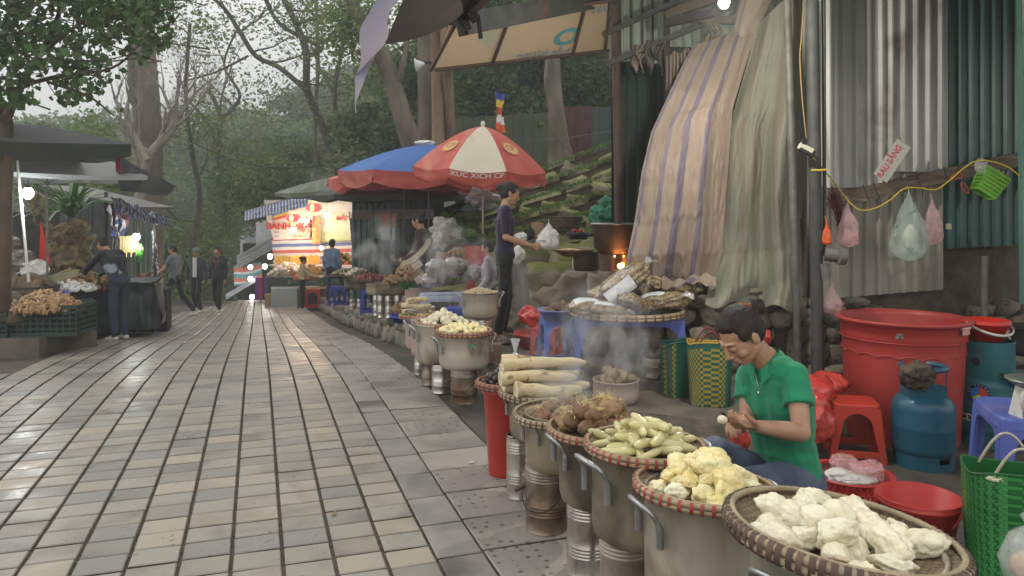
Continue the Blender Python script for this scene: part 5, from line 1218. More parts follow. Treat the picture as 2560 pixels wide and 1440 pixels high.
def woven_bag(label, loc, wx, wy, h, cols, cellw, handles=None, hm=None, rotz=0, group=None, zig=False):
 t = thing('woven_bag', label, 'bag', loc, rotz, group); peri = 2 * (wx + wy); nu = int(peri / cellw / 2) * 2; nv = int(h / cellw); b = MB()
 def fn(u, v, off=0):
  a = 2 * PI * u; ca, sa = math.cos(a), math.sin(a); e = .45; k = .86 + .14 * v + .02 * noise.noise(Vector((ca * 2, sa * 2, v * 3 + h)))
  return V(math.copysign(abs(ca) ** e, ca) * (wx / 2 - off) * k, math.copysign(abs(sa) ** e, sa) * (wy / 2 - off) * k, h * v + .008 * math.sin(a * 3) * v)
 v, f, m = [], [], []
 for j in range(nv):
  for i in range(nu):
   p = [fn(i / nu, j / nv), fn((i + 1) / nu, j / nv), fn((i + 1) / nu, (j + 1) / nv), fn(i / nu, (j + 1) / nv)]
   c = sum(p, Vector()) / 4; o = c.copy(); o.z = 0; o = o.normalized() * (.0035 if (i + j) % 2 else .0); p.append(c + o); n0 = len(b.v)
   mm = cols[1](i / nu, j / nv, i, j)
   b.add(p, [(0, 1, 4), (1, 2, 4), (2, 3, 4), (3, 0, 4)], mm, True)
 b.add([fn(i / nu, 0) for i in range(nu)], [tuple(range(nu))], 0); b.build('woven_side', cols[0], t)
 b = MB(); b.grid(lambda u, v_: fn(u, v_, .006), 40, 6); b.build('lining', [cols[0][0]], t)
 b = MB(); b.tube([fn(i / 40, 1.0) for i in range(40)], .005, 6, closed=True); b.build('hem', [cols[0][0]], t)
 if handles:
  for s in (-1, 1):
   b = MB(); pts = [V(-wx * .28 + wx * .56 * i / 16, s * wy * .47, h * .96 + handles * math.sin(PI * i / 16)) for i in range(17)]; b.tube(pts, .006, 8); b.build('handle', [hm or cols[0][0]], t)
 return t
g1 = mat('green strap', (.015, .13, .03), (.01, .09, .02), .35, scale=6); g2 = mat('light green strap', (.05, .26, .07), (.035, .2, .05), .35, scale=6)
woven_bag('bright green woven shopping bag with a clear handle in front of the violet table', (XP(2535, 3.05), 3.05, 0), .36, .24, .47, ([g1, g2], lambda u, v, i, j: 1 if (i // 2) % 2 else (1 if (i + j) % 3 == 0 else 0)), .011, .13, mat('clear tube handle', (.40, .36, .28), None, .2, spec=.8), rotz=-.35)
o = ragblob('leaf_scrap', 'pale peeled scrap hanging over the rim of the green bag', P(2496, 1196, 2.98), (.05, .02, .012), m_cassw, 44, 'peel')
ylw = mat('yellow strap', (.42, .30, .05), (.34, .24, .04), .4, scale=6); dg = mat('dark green strap', (.025, .13, .095), (.02, .10, .07), .4, scale=6); rd = mat('maroon strap', (.18, .03, .035), None, .4)
woven_bag('yellow and dark green chequered woven bag beside the violet table leg', (XP(1777, 5.12), 5.15, .2), .30, .20, .42, ([ylw, dg], lambda u, v, i, j: 1 if (u > .82 or v > .90 or (u < .12)) else (1 if (i + j) % 2 else 0)), .0175, .10, rd, rotz=-.15)
woven_bag('dark striped woven bag half hidden behind the violet table leg', (XP(1693, 5.35), 5.4, .2), .20, .2, .38, ([dg, ylw, rd], lambda u, v, i, j: (0, 2, 0, 1)[(i // 2) % 4] if (i + j) % 2 else 0), .0175, None, rotz=.2)
t = thing('plastic_bag', 'clear bag of pale slices in the bottom right corner', 'bag', P(2578, 1420, 2.35)); b = MB(); b.lathe([(0, -.05), (.07, -.04), (.085, .02), (.06, .10), (.015, .13), (.03, .16)], 20, wob=.3, seed=4); b.build('film', [m_clear], t)
b = MB(); b.ball((0, 0, 0), (.06, .06, .05), 14); b.build('slices', [mat('pale slices', (.60, .42, .24), (.5, .33, .18), .6, scale=20, bump=1)], t)
t = make_pot('soot black pot on the bench at the right edge behind the teal cylinder', (XP(2580, 5.25), 5.25, .52), .19, .19, 0, m_soot, group='pots by the right wall')
t = thing('steel_bowl', 'shiny steel bowl in front of the black pot at the right edge', 'bowl', (XP(2565, 4.75), 4.75, .40)); b = MB(); b.lathe([(0, 0), (.06, 0), (.12, .06), (.14, .09), (.137, .09), (.05, .01), (0, .01)], 32); b.build('bowl_body', [m_handle], t)
b = MB(); b.box((XP(2600, 5.1), 5.15, .195), (.46, .60, .39)); tag(b.build('low_bench', [m_woodd]), 'low dark bench carrying pots at the right edge', 'bench')
# ---- things hanging on the sheet wall
def hang_bag(label, px, py0, py1, w, d, m_, seed, inner=None, flat=.45, cat='bag', name='plastic_bag'):
 top = P(px, py0, d); h = (py1 - py0) * d / F; t = thing(name, label, cat, top); b = MB(); pr = []; hw = w * d / F / 2
 for i in range(15):
  s = i / 14; r_ = hw * (math.sin(min(1, s * 1.25 + .04) * PI / 2) ** 1.3) * (1 if s < .85 else math.sqrt(max(.02, 1 - ((s - .85) / .16) ** 2))); pr.append((max(r_, .004), -h * s))
 b.lathe(pr, 26); rs = random.Random(seed)
 for i, (x, y, z) in enumerate(b.v):
  k = 1 + .45 * noise.noise(Vector((x * 26 + seed, y * 26, z * 5))) + .22 * noise.noise(Vector((x * 60, y * 60, z * 16 + seed))); b.v[i] = (x * k, y * k * flat, z)
 b.build('film', [m_], t)
 if inner:
  me = lump('contents', 3, inner[1], inner[2], .25, 1.5, seed, ridge=.1); obj('contents', me, t, inner[0])
 b = MB(); b.tube([(0, .02, .04), (0, 0, .0), (.005, 0, -.02)], .004, 5); b.build('knot', [m_], t)
 return t
hang_bag('pink plastic bag hanging left below the yellow cable', 2120, 504, 618, 52, 5.5, m_bagpink, 1)
hang_bag('large greenish clear bag with white plates, hanging in the middle', 2272, 478, 652, 86, 5.62, m_baggreen, 2, ((.01, .0, -.34), (.055, .03, .09), mat('stacked white plates', (.62, .64, .52), (.54, .55, .45), .4, scale=3)))
hang_bag('pale pink bag hanging just right of the large greenish bag', 2330, 498, 612, 50, 5.72, m_bagpink, 3)
hang_bag('small pink bag hanging low beside the steel pole', 2080, 708, 785, 46, 5.35, m_bagpink, 4)
hang_bag('orange bag knotted on the steel pole', 2066, 555, 612, 24, 5.28, m_bagorange, 5)
b = MB(); rs = random.Random(8)
for i in range(70):
 q = P(2078, 478, 5.55); c1_ = q + V(rs.gauss(0, .035), rs.gauss(0, .02), rs.gauss(0, .04)); c2_ = q + V(.05 + rs.gauss(0, .02), rs.gauss(0, .02), -.12 + rs.gauss(0, .05)); c3_ = q + V(.07 + rs.gauss(0, .012), rs.gauss(0, .02), -.25 - rs.uniform(0, .12)); b.tube([c1_, c2_, c3_], .0013, 3)
tag(b.build('net_bag', [mat('dark red netting', (.25, .03, .03), (.16, .02, .03), .6, scale=20)]), 'tangle of dark red netting on the left end of the batten', 'net')
t = thing('price_sign', 'tilted white board with red letters resting on the batten', 'sign', P(2230, 402, 5.62)); ang = math.radians(56)
b = MB(); b.box((0, 0, 0), (.315, .006, .118), (0, -ang, 0)); b.build('board', [mat('dusty white board', (.50, .49, .45), (.42, .41, .37), .6, scale=8, c3=(.18, .16, .13), c3scale=40, c3lo=.66, c3hi=.7)], t)
v, f = text_vf('RAU SẮNG', .066, 0, .02); b = MB()
for i in range(1): b.add([((x * .86 - .015) * math.cos(ang) - (y + .012) * math.sin(ang), -.0042, (x * .86 - .015) * math.sin(ang) + (y + .012) * math.cos(ang)) for x, y in v], f)
b.build('lettering', [mat('red print', (.52, .02, .03), None, .5)], t)
t = thing('chopstick_basket', 'lime green basket of chopsticks hanging on the batten at the right', 'basket', P(2462, 400, 5.78)); Mr = Euler((0, math.radians(32), 0)).to_matrix().to_4x4(); Mo = Matrix.Translation((.005, -.04, -.18)) @ Mr
m_lime = mat('lime green plastic', (.22, .55, .05), (.18, .46, .04), .35, scale=5); b = MB(); wx, wy, hh = .095, .06, .085
for zz in [-.085 + .170 * i / 6 for i in range(7)]:
 k = .82 + .18 * (zz + .085) / .17
 for (x0, y0, x1, y1) in ((-wx, -wy, wx, -wy), (wx, -wy, wx, wy), (wx, wy, -wx, wy), (-wx, wy, -wx, -wy)): b.bar(Mo @ V(x0 * k, y0 * k, zz), Mo @ V(x1 * k, y1 * k, zz), .004, .013 if abs(zz) < .08 else .02)
b.build('slatted_side', [m_lime], t); b = MB()
for i in range(12):
 x = -wx + 2 * wx * i / 11
 for y in (-wy, wy): b.bar(Mo @ V(x * .82, y * .82 * 1.01, -.085), Mo @ V(x, y * 1.01, .085), .010, .004)
b.add([Mo @ V(x * .82, y * .82, -.085) for x, y in ((-wx, -wy), (wx, -wy), (wx, wy), (-wx, wy))], [(0, 1, 2, 3)]); b.build('ribs', [m_lime], t)
b = MB(); b.tube([Mo @ V(-wx, 0, .08), Mo @ V(-wx * 1.05, 0, .15), V(0.0, 0, .02), Mo @ V(wx * .9, 0, .17), Mo @ V(wx, 0, .08)], .004, 6); b.build('wire_handle', [m_galv], t)
for i in range(14):
 b = MB(); x = rs.uniform(.015, .07); y = rs.uniform(-.04, .04); b.tube([Mo @ V(x, y, -.07), Mo @ V(x + rs.uniform(-.01, .02), y, .12 + rs.uniform(0, .02))], .003, 5); b.build('chopstick', [mat('chopstick wood', (.62, .48, .30), (.52, .40, .24), .6, scale=20, rnd=.15)], t)
ragblob('plastic_bag', 'crumpled clear bag tied above the lime green basket', P(2452, 415, 5.70), (.045, .03, .06), m_film, 61, 'bag')
for i, (px, py, a) in enumerate(((2392, 441, -.2), (2412, 470, 1.0))):
 b = MB(); b.tube([Euler((0, a, 0)).to_matrix() @ V(.045 * math.cos(x), 0, .018 * math.sin(x) + .0) for x in [2 * PI * j / 16 for j in range(16)]], .005, 6, closed=True)
 tag(b.build('clothes_clip', [mat('red clip', (.45, .06, .03), None, .4)], None, P(px, py, 5.68)), ('flat red clip hanging left on the green sheet wall', 'upright red clip hooked on the lime green basket')[i], 'clip')
b = MB(); b.box((0, 0, 0), (.04, .015, .045)); tag(b.build('wall_hook', [mat('old ivory plastic', (.45, .40, .22), None, .5)], None, P(2371, 566, 5.9)), 'small ivory hook plate on the seam of the green sheet wall', 'hook')
# ---------------------------------------------------------------- violet table with herb packets, rocks and terraces
stool('plastic_table', 'long violet blue plastic table loaded with packets of dried herbs', (XP(1572, 5.75), 5.78, .2), .80, .46, .535, math.radians(-4), m_blue, None, leg=.17, splay=.07, bar=False, archr=.11, cat='table')
stool('plastic_stool', 'tall violet blue stool left of the herb table', (XP(1393, 6.25), 6.28, .2), .25, .25, .44, math.radians(10), m_blue, None, leg=.28, splay=.18)
stool('plastic_stool', 'small worn red stool beside the tall violet stool', (XP(1366, 6.95), 6.95, .2), .22, .22, .25, math.radians(-20), m_redfade, 'red plastic stools', leg=.3, splay=.18)
pT = P(1568, 779, 5.72); make_basket('flat bamboo tray under the herb packets on the violet table', pT + V(0, 0, .01), .42, .03, (0, 0, 0), .012, 40, mbind=m_bindbr, parts=False)
def herbfn(nt, vec, colr, mix, ramp, nz, new, L): return mix(colr, (.62, .58, .48), ramp(nz(55, 3, 1.5).outputs[0], .60, .68))
m_herb = mat('dried herb packet', (.30, .215, .11), (.12, .085, .045), .22, scale=26, bump=1.6, bscale=26, coat=1.0, coat_r=.06, rnd=.15, fn=herbfn)
m_label = mat('printed white label', (.66, .66, .68), (.50, .52, .56), .45, scale=30, c3=(.55, .30, .20), c3scale=12, c3lo=.68, c3hi=.72)
herb = [lump('herb_packet', 4, (.19, .105, .065), m_herb, .16, 1.3, 200 + i, cube=.45, ridge=.14, fine=.05) for i in range(4)]
for i, (px, py, d, rot, sc, lb) in enumerate(((1700, 742, 5.80, (.2, -.3, .9), 1.0, 'rightmost herb packet at the end of the tray'), (1520, 728, 5.98, (.1, -.35, .5), 1.05, 'herb packet between the flat one and the leaning one'), (1478, 768, 5.50, (.1, .05, .25), .95, 'leftmost herb packet lying flat with a curled white label'), (1560, 700, 5.72, (.2, -.62, .1), 1.2, 'large herb packet leaning up in the middle of the heap'), (1618, 690, 5.85, (.3, -.9, .3), 1.0, 'herb packet standing at the top of the heap'),
  (1585, 762, 5.60, (-.2, .5, .8), .9, 'crumpled herb packet low in the middle of the tray'), (1650, 752, 5.66, (.1, -.2, -.4), 1.0, 'herb packet on the right side of the tray with a white strip'), (1660, 712, 5.85, (.2, .3, .5), .95, 'herb packet slumped at the right above the strip'), (1520, 775, 5.42, (0, .1, -.2), .75, 'herb packet spilling over the front edge of the tray'))):
 o = tag(obj('herb_packet', herb[i % 4], None, P(px, py, d), rot, sc), lb, 'packet', 'clear packets of dried herbs')
 b = MB();
 if i in (2, 3, 6, 8): b.grid(lambda u, v: V(-.15 + .22 * u, -.062 + .12 * v, .076 - .03 * (u * 2 - 1) ** 2 - .02 * (v * 2 - 1) ** 2 + .004 * math.sin(u * 9)) if i != 3 else V(-.17 + .20 * u, -.075 - .035 * (1 - abs(v - .3)), -.045 + .09 * v), 8, 5); b.build('paper_label', [m_label], o)
 b = MB(); ex = .19; b.grid(lambda u, v: V(ex - .03 + .09 * u, (-.06 + .12 * v) * (1 - .25 * u), .012 * math.sin(v * 9 + i) * (1 + u) + .02 * math.sin(u * 4)), 5, 10); b.build('film_end', [m_film], o)
t = thing('colander', 'violet plastic colander of dark tubers on the tall stool', 'basket', (XP(1393, 6.2), 6.2, ZP(803, 6.2)))
b = MB(); b.lathe([(0, 0), (.10, 0), (.15, .09), (.165, .092), (.165, .10), (.148, .10), (.098, .008), (0, .008)], 36); b.build('bowl', [mat('perforated violet plastic', (.16, .17, .44), None, .4, fn=lambda nt, vec, colr, mix, ramp, nz, new, L: (lambda vo: (L.new(vec, vo.inputs['Vector']), vo.inputs['Scale'].__setattr__('default_value', 55), vo.inputs['Randomness'].__setattr__('default_value', 0), mix((.02, .02, .06), colr, ramp(vo.outputs['Distance'], .25, .35)))[-1])(new('ShaderNodeTexVoronoi')))], t)
tubers = [lump('tuber', 2, (.045, .032, .030), m_brown, .25, 1.4, 230 + i, fine=.05) for i in range(4)]
gingers = [lump('ginger', 2, (.045, .022, .018), m_ginger, .5, 2.0, 240 + i, fine=.06, bend=-3) for i in range(5)]
heap(tubers, 'tuber', 'dark tuber heaped in the violet colander', 'tuber', 'tubers in the violet colander', t.location + V(0, 0, .08), .11, 14, 2, .03, mode='any', seed=3)
bucket('plastic_basin', 'red basin with a red bag standing behind the small red stool', (XP(1327, 7.25), 7.25, .2), .10, .16, .16, m_redp); ragblob('plastic_bag', 'clear topped red bag filling the red basin on the floor', P(1325, 790, 7.25), (.11, .10, .10), m_bagred, 71, 'bag')
t = make_pot('wide pinkish pot of steaming tubers on the floor under the violet table', (XP(1540, 5.22), 5.22, .2), .155, .155, 0, m_alupink, handles=False, group='pots by the violet table')
heap([lump('tuber', 3, (.05, .036, .032), mat('light steamed tuber', (.30, .23, .14), (.20, .15, .09), .6, scale=6, bump=.6, rnd=.15), .3, 1.4, 250 + i) for i in range(3)], 'tuber', 'steamed tuber in the wide pinkish pot under the table', 'tuber', 'tubers in the pinkish pot', (XP(1540, 5.22), 5.22, .34), .115, 14, 2, .03, mode='any', seed=5)
make_tin('ribbed tin can stove in the shade behind the table leg', (XP(1636, 6.0), 6.0, .2), .09, .34, m_tinrust)
def mossfn(nt, vec, colr, mix, ramp, nz, new, L):
 g = new('ShaderNodeNewGeometry'); s = new('ShaderNodeSeparateXYZ'); L.new(g.outputs['Normal'], s.inputs[0]); ad = new('ShaderNodeMath'); ad.operation = 'MULTIPLY_ADD'; ad.inputs[1].default_value = .28; L.new(s.outputs[2], ad.inputs[0]); L.new(nz(5, 8, .4).outputs[0], ad.inputs[2])
 return mix(colr, mix((.10, .125, .03), (.21, .23, .065), nz(20).outputs[0]), ramp(ad.outputs[0], .60, .74))
m_rock = mat('brown boulder rock', (.25, .205, .15), (.14, .11, .08), .9, scale=3, bump=1.2, bscale=6, rnd=.12, c3=(.23, .20, .15), c3scale=2, c3lo=.5, c3hi=.7)
m_rockmoss = mat('mossy rock', (.28, .245, .17), (.16, .135, .09), .9, scale=4, bump=1.0, bscale=14, rnd=.2, fn=mossfn)
rocks = [lump('boulder', 4, (.5, .5, .5), m_rock, .20, 1.5, 300 + i, cube=.75, ridge=.42, fine=.11, cut=3) for i in range(3)]
mrocks = [lump('step_stone', 3, (.5, .5, .5), m_rockmoss, .14, 1.6, 310 + i, cube=.85, cut=2, fine=.13, ridge=.22) for i in range(6)]
for i, (px, py, d, w, zb, dep, ms, lb) in enumerate(((1430, 672, 8.3, 250, .1, .75, 0, 'broad brown boulder under the sooty pots, left part'), (1545, 680, 7.1, 150, .1, .55, 0, 'brown boulder carrying the burning stove'), (1290, 722, 8.4, 140, .15, .7, 0, 'low brown boulder behind the standing woman'), (1355, 790, 7.95, 120, .1, .4, 0, 'dark knobbly rock at the foot of the boulders'), (1440, 800, 7.8, 150, .1, .35, 0, 'dark rock under the broad boulder'),
  (1375, 648, 9.1, 200, .3, .6, 1, 'mossy boulder above the broad brown one'), (1330, 612, 9.8, 150, .5, .6, 1, 'mossy boulder left behind the white carrier bag'), (1455, 598, 9.6, 190, .5, .7, 1, 'mossy boulder carrying the dark basin'), (1610, 600, 8.9, 200, .3, .7, 1, 'mossy boulder behind the stove'), (1700, 690, 6.7, 170, .2, .45, 0, 'boulder behind the herb packets'), (1590, 740, 6.9, 160, .2, .5, 0, 'boulder behind the violet table'))):
 h = ZP(py, d) - zb; m_ = rocks if not ms else mrocks; ww = w * d / F * (1.15 if i != 8 else .6)
 tag(obj('boulder', m_[i % 3], None, (XP(px, d), d, zb + h * .44), (0, 0, R.uniform(-.15, .15)), (ww, dep * 1.3, h * 1.22)), lb, 'rock', 'boulders behind the stall')
bank = tag(obj('stone_terraces', None), 'mossy stepped stone bank rising behind the stalls to the sheds', 'terrace')
tiers = [(9.6, .84), (10.2, 1.02), (10.9, 1.20), (11.7, 1.42), (12.6, 1.66), (13.6, 1.92), (14.7, 2.20), (16, 2.52)]
ln = MB(); prev = None
for i, (y, z) in enumerate(tiers):
 x0, x1 = -.75 - .12 * i, 4.6; dz = .10 + .035 * i
 zl = lambda x, z=z, dz=dz: z + (x - .9) * dz * 1.1 - .10
 x = x0; j = 0
 while x < x1:
  w = R.uniform(.4, .95); h = R.uniform(.20, .27) * (1 + i * .06)
  if x * 1900 / y + 1280 < 1620: obj('step_stone', mrocks[R.randrange(6)], bank, (x + w / 2, y + R.uniform(-.05, .05), zl(x) - h * .42), (R.uniform(-.05, .05), R.uniform(-.05, .05) - math.atan(dz * 1.1), R.uniform(-.08, .08) + (PI if R.random() < .5 else 0)), (w * 1.15, .42 + .1 * i, h * 1.3))
  x += w; j += 1
 ny = tiers[i + 1][0] if i + 1 < len(tiers) else 22
 ln.grid(lambda u, v: V(x0 - .3 + (x1 - x0 + .3) * u, y - .1 + (ny - y + .1) * v, zl(x0 + (x1 - x0) * u) - .06 + .02 * noise.noise(Vector((u * 20, v * 3, i)))), 30, 3)
 ln.grid(lambda u, v: V(x0 - .3 + (x1 - x0 + .3) * u, y - .05, zl(x0 + (x1 - x0) * u) - .05 - .9 * v), 20, 2)
m_bank = mat('mossy earth', (.07, .06, .04), (.11, .10, .06), .95, scale=4, bump=1, bscale=20, fn=mossfn)
tag(ln.build('earth_fill', [m_bank], bank), kind='stuff')
gc, gd, gs = [], [], []
for i in range(7000):
 k = R.randrange(len(tiers)); y, z = tiers[k]; x = R.uniform(-1.2, 2.4); yy = y + R.uniform(-.15, .5)
 if noise.noise(Vector((x * 1.5, yy * 1.2, 3))) < -.05 + (.25 if k < 3 else -.1 * k + .25): continue
 gc.append((x, yy, z + (x - .9) * (.10 + .035 * k) * 1.1 - .02 + R.uniform(0, .05))); gd.append((R.gauss(0, .5), R.gauss(0, .5), 1)); gs.append(R.uniform(.03, .10))
m_grass = mat('bank grass', (.07, .13, .022), (.12, .19, .04), .6, scale=2, island=.35, transl=.3)
me = leaf_mesh('bank_weeds', gc, .06, [m_grass], 3, aspect=.45, D=gd, sizes=gs); tag(obj('bank_weeds', me), kind='stuff')
make_pot('small sooty pot on the broad boulder, left of the fire', (XP(1465, 8.05), 8.05, ZP(676, 8.05)), .135, .20, 0, mat('sooty brown pot', (.10, .06, .04), (.045, .03, .024), .6, scale=4, metal=.2), handles=False, group='pots on the boulders')
t = thing('winnowing_basket', 'brown tray with nuts balanced on the small sooty pot', 'basket', (XP(1432, 8.0), 8.0, ZP(630, 8.0))); b = MB(); b.lathe([(0, -.05), (.10, -.045), (.22, .02), (.225, .03), (.2, .025), (0, -.03)], 36); b.build('woven_tray', [mat('scorched bamboo', (.20, .10, .05), (.10, .06, .035), .8, scale=12)], t)
o = heap_stuff('nuts', [lump('n', 1, (.012, .012, .012), m_peanut)], [m_peanut], (-.03, 0, .012), .13, 120, .02, parent=t)
m_sootpot = mat('fire blackened pot', (.06, .04, .032), (.15, .085, .055), .45, rough2=.7, scale=3, metal=.5, c3=(.02, .016, .014), c3scale=3, c3lo=.45, c3hi=.6)
bp_ = (XP(1532, 6.9), 6.9, ZP(636, 6.9)); t = thing('large_cauldron', 'large blackened cauldron with a rim boiling over the fire', 'pot', bp_); b = MB(); b.lathe([(0, 0), (.12, .01), (.17, .06), (.185, .25), (.20, .27), (.20, .28), (.18, .275), (.16, .08), (0, .04)], 40); b.build('pot_body', [m_sootpot], t); b = MB(); b.torus((0, 0, .278), .198, .008, 40, 8); b.build('rim', [m_handle], t)
t = thing('charcoal_stove', 'small clay stove with open flames beneath the large cauldron', 'stove', (XP(1540, 6.9), 6.9, ZP(676, 6.9))); b = MB(); shell(b, .15, 0, .15, -PI / 2 + .35, PI * 1.5 - .25, .03, 30); b.lathe([(0, .01), (.15, .01)], 20); b.build('clay_ring', [mat('scorched clay', (.10, .06, .045), (.05, .035, .03), .9, scale=6, bump=.4)], t)
m_flame = mat('flame', (1, .4, .05), None, 1, emit=(1, .38, .07), estr=26); b = MB()
for (x, z, r_, h) in ((.05, .05, .028, .05), (.02, .045, .02, .04), (.075, .05, .018, .03), (-.03, .135, .010, .012), (.06, .135, .014, .012), (.085, .14, .012, .01)): b.ball((x, -.10, z), (r_, .02, h * .6), 10)
b.build('flames', [m_flame], t); l = bpy.data.lights.new('fire_light', 'POINT'); l.energy = 2.2; l.color = (1, .45, .15); l.shadow_soft_size = .05; lo = bpy.data.objects.new('fire_light', l); COL.objects.link(lo); lo.location = (.04, -.19, .07); lo.parent = t
def tallbasket(name, label, loc, r0, r1, h, m_, hoops=5):
 t = thing(name, label, 'basket', loc); b = MB(); b.lathe([(0, 0), (r0, 0), (r1, h), (r1 * .97, h), (r0 * .95, .02), (0, .02)], 36); b.build('woven_side', [m_], t)
 b = MB()
 for i in range(hoops): s = (i + 1) / hoops; b.torus((0, 0, h * s), r0 + (r1 - r0) * s + .004, .006, 36, 6)
 b.build('hoops', [m_], t); return t
m_darkbask = mat('dark wicker', (.07, .05, .038), (.12, .09, .065), .8, scale=30, bump=.6)
tallbasket('wicker_basket', 'large dark wicker basket on the mossy ledge behind the white carrier bag', (XP(1410, 9.8), 9.8, ZP(583, 9.8)), .19, .235, .21, m_darkbask)
bucket('plastic_basin', 'navy plastic basin on the ledge left of the cauldron', (XP(1446, 9.1), 9.1, ZP(598, 9.1)), .10, .14, .085, mat('navy plastic', (.02, .028, .045), None, .4)); heap([lump('scrap', 2, (.03, .02, .015), m_redfade, .4, 2, 9)], 'scrap', 'reddish peel scrap in the navy basin', 'scrap', 'scraps in the navy basin', P(1446, 580, 9.1), .09, 7, 1, .02, mode='any')
ragblob('sack', 'bright green sack slumped against the shed corner', P(1508, 545, 9.6), (.19, .14, .17), mat('green sack cloth', (.03, .20, .12), (.02, .14, .085), .6, scale=3, bump=.4), 81, 'sack', .35); ragblob('sack', 'peak of the green sack', P(1515, 512, 9.65), (.09, .08, .13), _M['green sack cloth'], 82, 'sack', .3)
hb = hang_bag('white carrier bag with black print standing on the mossy boulder', 1372, 556, 624, 58, 8.9, m_bagwhite, 12, flat=.7); v, f = text_vf('TWI', .045); b = MB(); b.add([(x - .075, -.085, y - .22) for x, y in v], f); b.build('lettering', [m_soot], hb)
b = MB(); b.box((0, 0, 0), (.13, .12, .19)); tag(b.build('cardboard_box', [mat('brown cardboard', (.34, .22, .14), (.28, .18, .11), .8)], None, P(1343, 576, 9.3), (0, 0, .2)), 'tan cardboard carton behind the white carrier bag', 'box')
ragblob('plastic_bag', 'black plastic bag left of the cardboard carton', P(1322, 585, 9.2), (.08, .06, .07), m_soot, 83, 'bag'); ragblob('plastic_bag', 'small white bag beside the black one on the ledge', P(1302, 592, 9.1), (.08, .06, .06), m_bagwhite, 84, 'bag')
ragblob('plastic_bag', 'white bag behind the small sooty pot', P(1437, 660, 8.25), (.03, .03, .075), m_bagwhite, 85, 'bag')
ragblob('plastic_bag', 'clear bag of white pieces hanging behind the standing woman', P(1296, 640, 8.1), (.07, .06, .11), m_bagwhite, 86, 'bag'); ragblob('plastic_bag', 'clear bag lower down beside the legs of the standing woman', P(1308, 700, 8.0), (.05, .05, .12), m_film, 87, 'bag')
def low(y): return zroad(y)
G2 = 'pots of the second group'
make_pot('pale pot with a green sticker under the tray of yellow pieces', (XP(1160, 5.95), 5.95, .29), .196, .255, math.radians(200), m_alu, group=G2)
b = MB(); b.grid(lambda u, v: V(.1975 * math.cos(-1.30 + .20 * u), .1975 * math.sin(-1.30 + .20 * u), .205 - .028 * v), 6, 1); o = b.build('sticker', [mat('green sticker', (.03, .22, .12), (.5, .6, .5), .4, scale=60, lo=.55, hi=.6)]); o.location = (XP(1160, 5.95), 5.95, .29); tag(o, 'green sticker on the pale pot of the second group', 'sticker')
p = P(1160, 826, 5.95); make_basket('round bamboo tray of small yellow pieces in the second group', p, .218, .035, (0, 0, 0), .010, 36, parts=False)
small_y = [lump('cassava', 2, (.030, .024, .02), m_cassy, .3, 1.4, 400 + i) for i in range(4)]; small_w = [lump('cassava', 2, (.032, .024, .022), m_cassw, .4, 1.6, 410 + i, ridge=.2) for i in range(5)]
heap(small_y, 'cassava_piece', 'small yellow piece on the front tray of the second group', 'cassava', 'yellow pieces of the second group', p + V(0, 0, .0), .185, 70, 2, .022, dome=.01, mode='any', seed=21)
make_tin('tin can stove with a wire handle under the pot with the green sticker', (XP(1160, 6.0), 6.0, 0), .103, .29, m_tinrust, wire=True, rot=-.4)
make_pot('pale pot under the heap of white pieces in the second group', (XP(1093, 6.3), 6.3, .26), .175, .32, math.radians(200), m_alu, group=G2); p = P(1108, 805, 6.35)
make_basket('round bamboo tray heaped with white pieces in the second group', p, .225, .035, (0, 0, 0), .010, 36, parts=False)
heap(small_w, 'cassava_piece', 'white piece heaped on the second tray of the second group', 'cassava', 'white pieces of the second group', p, .19, 90, 4, .022, dome=.02, mode='any', seed=22)
make_tin('shiny tin can stove second from the right of the second group', (XP(1103, 6.32), 6.32, 0), .078, .26, m_tin); make_tin('rust flecked tin can stove third from the right of the second group', (XP(1071, 6.6), 6.6, 0), .058, .27, m_tinrust)
make_pot('tall pinkish pot behind the heap of white pieces', (XP(1062, 6.6), 6.6, .26), .12, .31, 0, m_alupink, group=G2)
make_pot('pinkish pot under the stacked roots, last of the second group', (XP(1050, 7.3), 7.3, .20), .14, .39, math.radians(250), m_alupink, group=G2)
make_tin('slim tin can stove, last of the second group', (XP(1047, 7.15), 7.15, zroad(7.15)), .042, .26, m_tin)
p = P(1047, 787, 7.25); make_basket('small bamboo tray of pale root pieces', p, .185, .03, (0, 0, 0), .010, 30, parts=False)
rl = [log(500 + i, .20, .028, .022) for i in range(3)]
for i, (dx, dy, dz, a) in enumerate(((-.05, -.05, .03, .2), (.03, -.03, .03, -.1), (-.02, .05, .035, .4), (-.06, -.02, .085, .1), (.02, .0, .085, -.2), (-.01, -.01, .14, .2))): tag(obj('root_piece', rl[i % 3], None, p + V(dx, dy, dz), (0, 0, a)), 'thick root piece stacked on the small tray behind the white heap', 'root', 'stacked root pieces')
heap([lump('chip', 2, (.03, .018, .01), m_peanut, .4, 1.5, 430 + i) for i in range(3)], 'root_chip', 'root chip lying at the front of the small tray', 'root', 'root chips', p + V(.01, -.04, .01), .14, 24, 1, .02, dome=0, mode='any', seed=6)
make_pot('pot of peanuts standing high beside the standing woman', (XP(1200, 7.05), 7.05, ZP(792, 7.05)), .163, .235, math.radians(10), m_alu, group=G2)
t = thing('peanut_heap', 'heap of boiled peanuts on the pot beside the standing woman', 'peanuts', P(1200, 733, 7.05)); b = MB(); b.lathe([(0, -.02), (.13, -.01), (.17, .0), (.175, .012), (.16, .008)], 32); b.build('tray', [m_bamboo], t)
tag(heap_stuff('peanuts', [lump('pn', 1, (.016, .010, .010), m_peanut, .2, 2, i) for i in range(3)], [m_peanut], (0, 0, 0), .145, 420, .045, parent=t), kind='stuff')
make_tin('wide tin can stove under the pot of peanuts', (XP(1200, 7.1), 7.1, .2), .12, ZP(792, 7.05) - .2, m_tin)
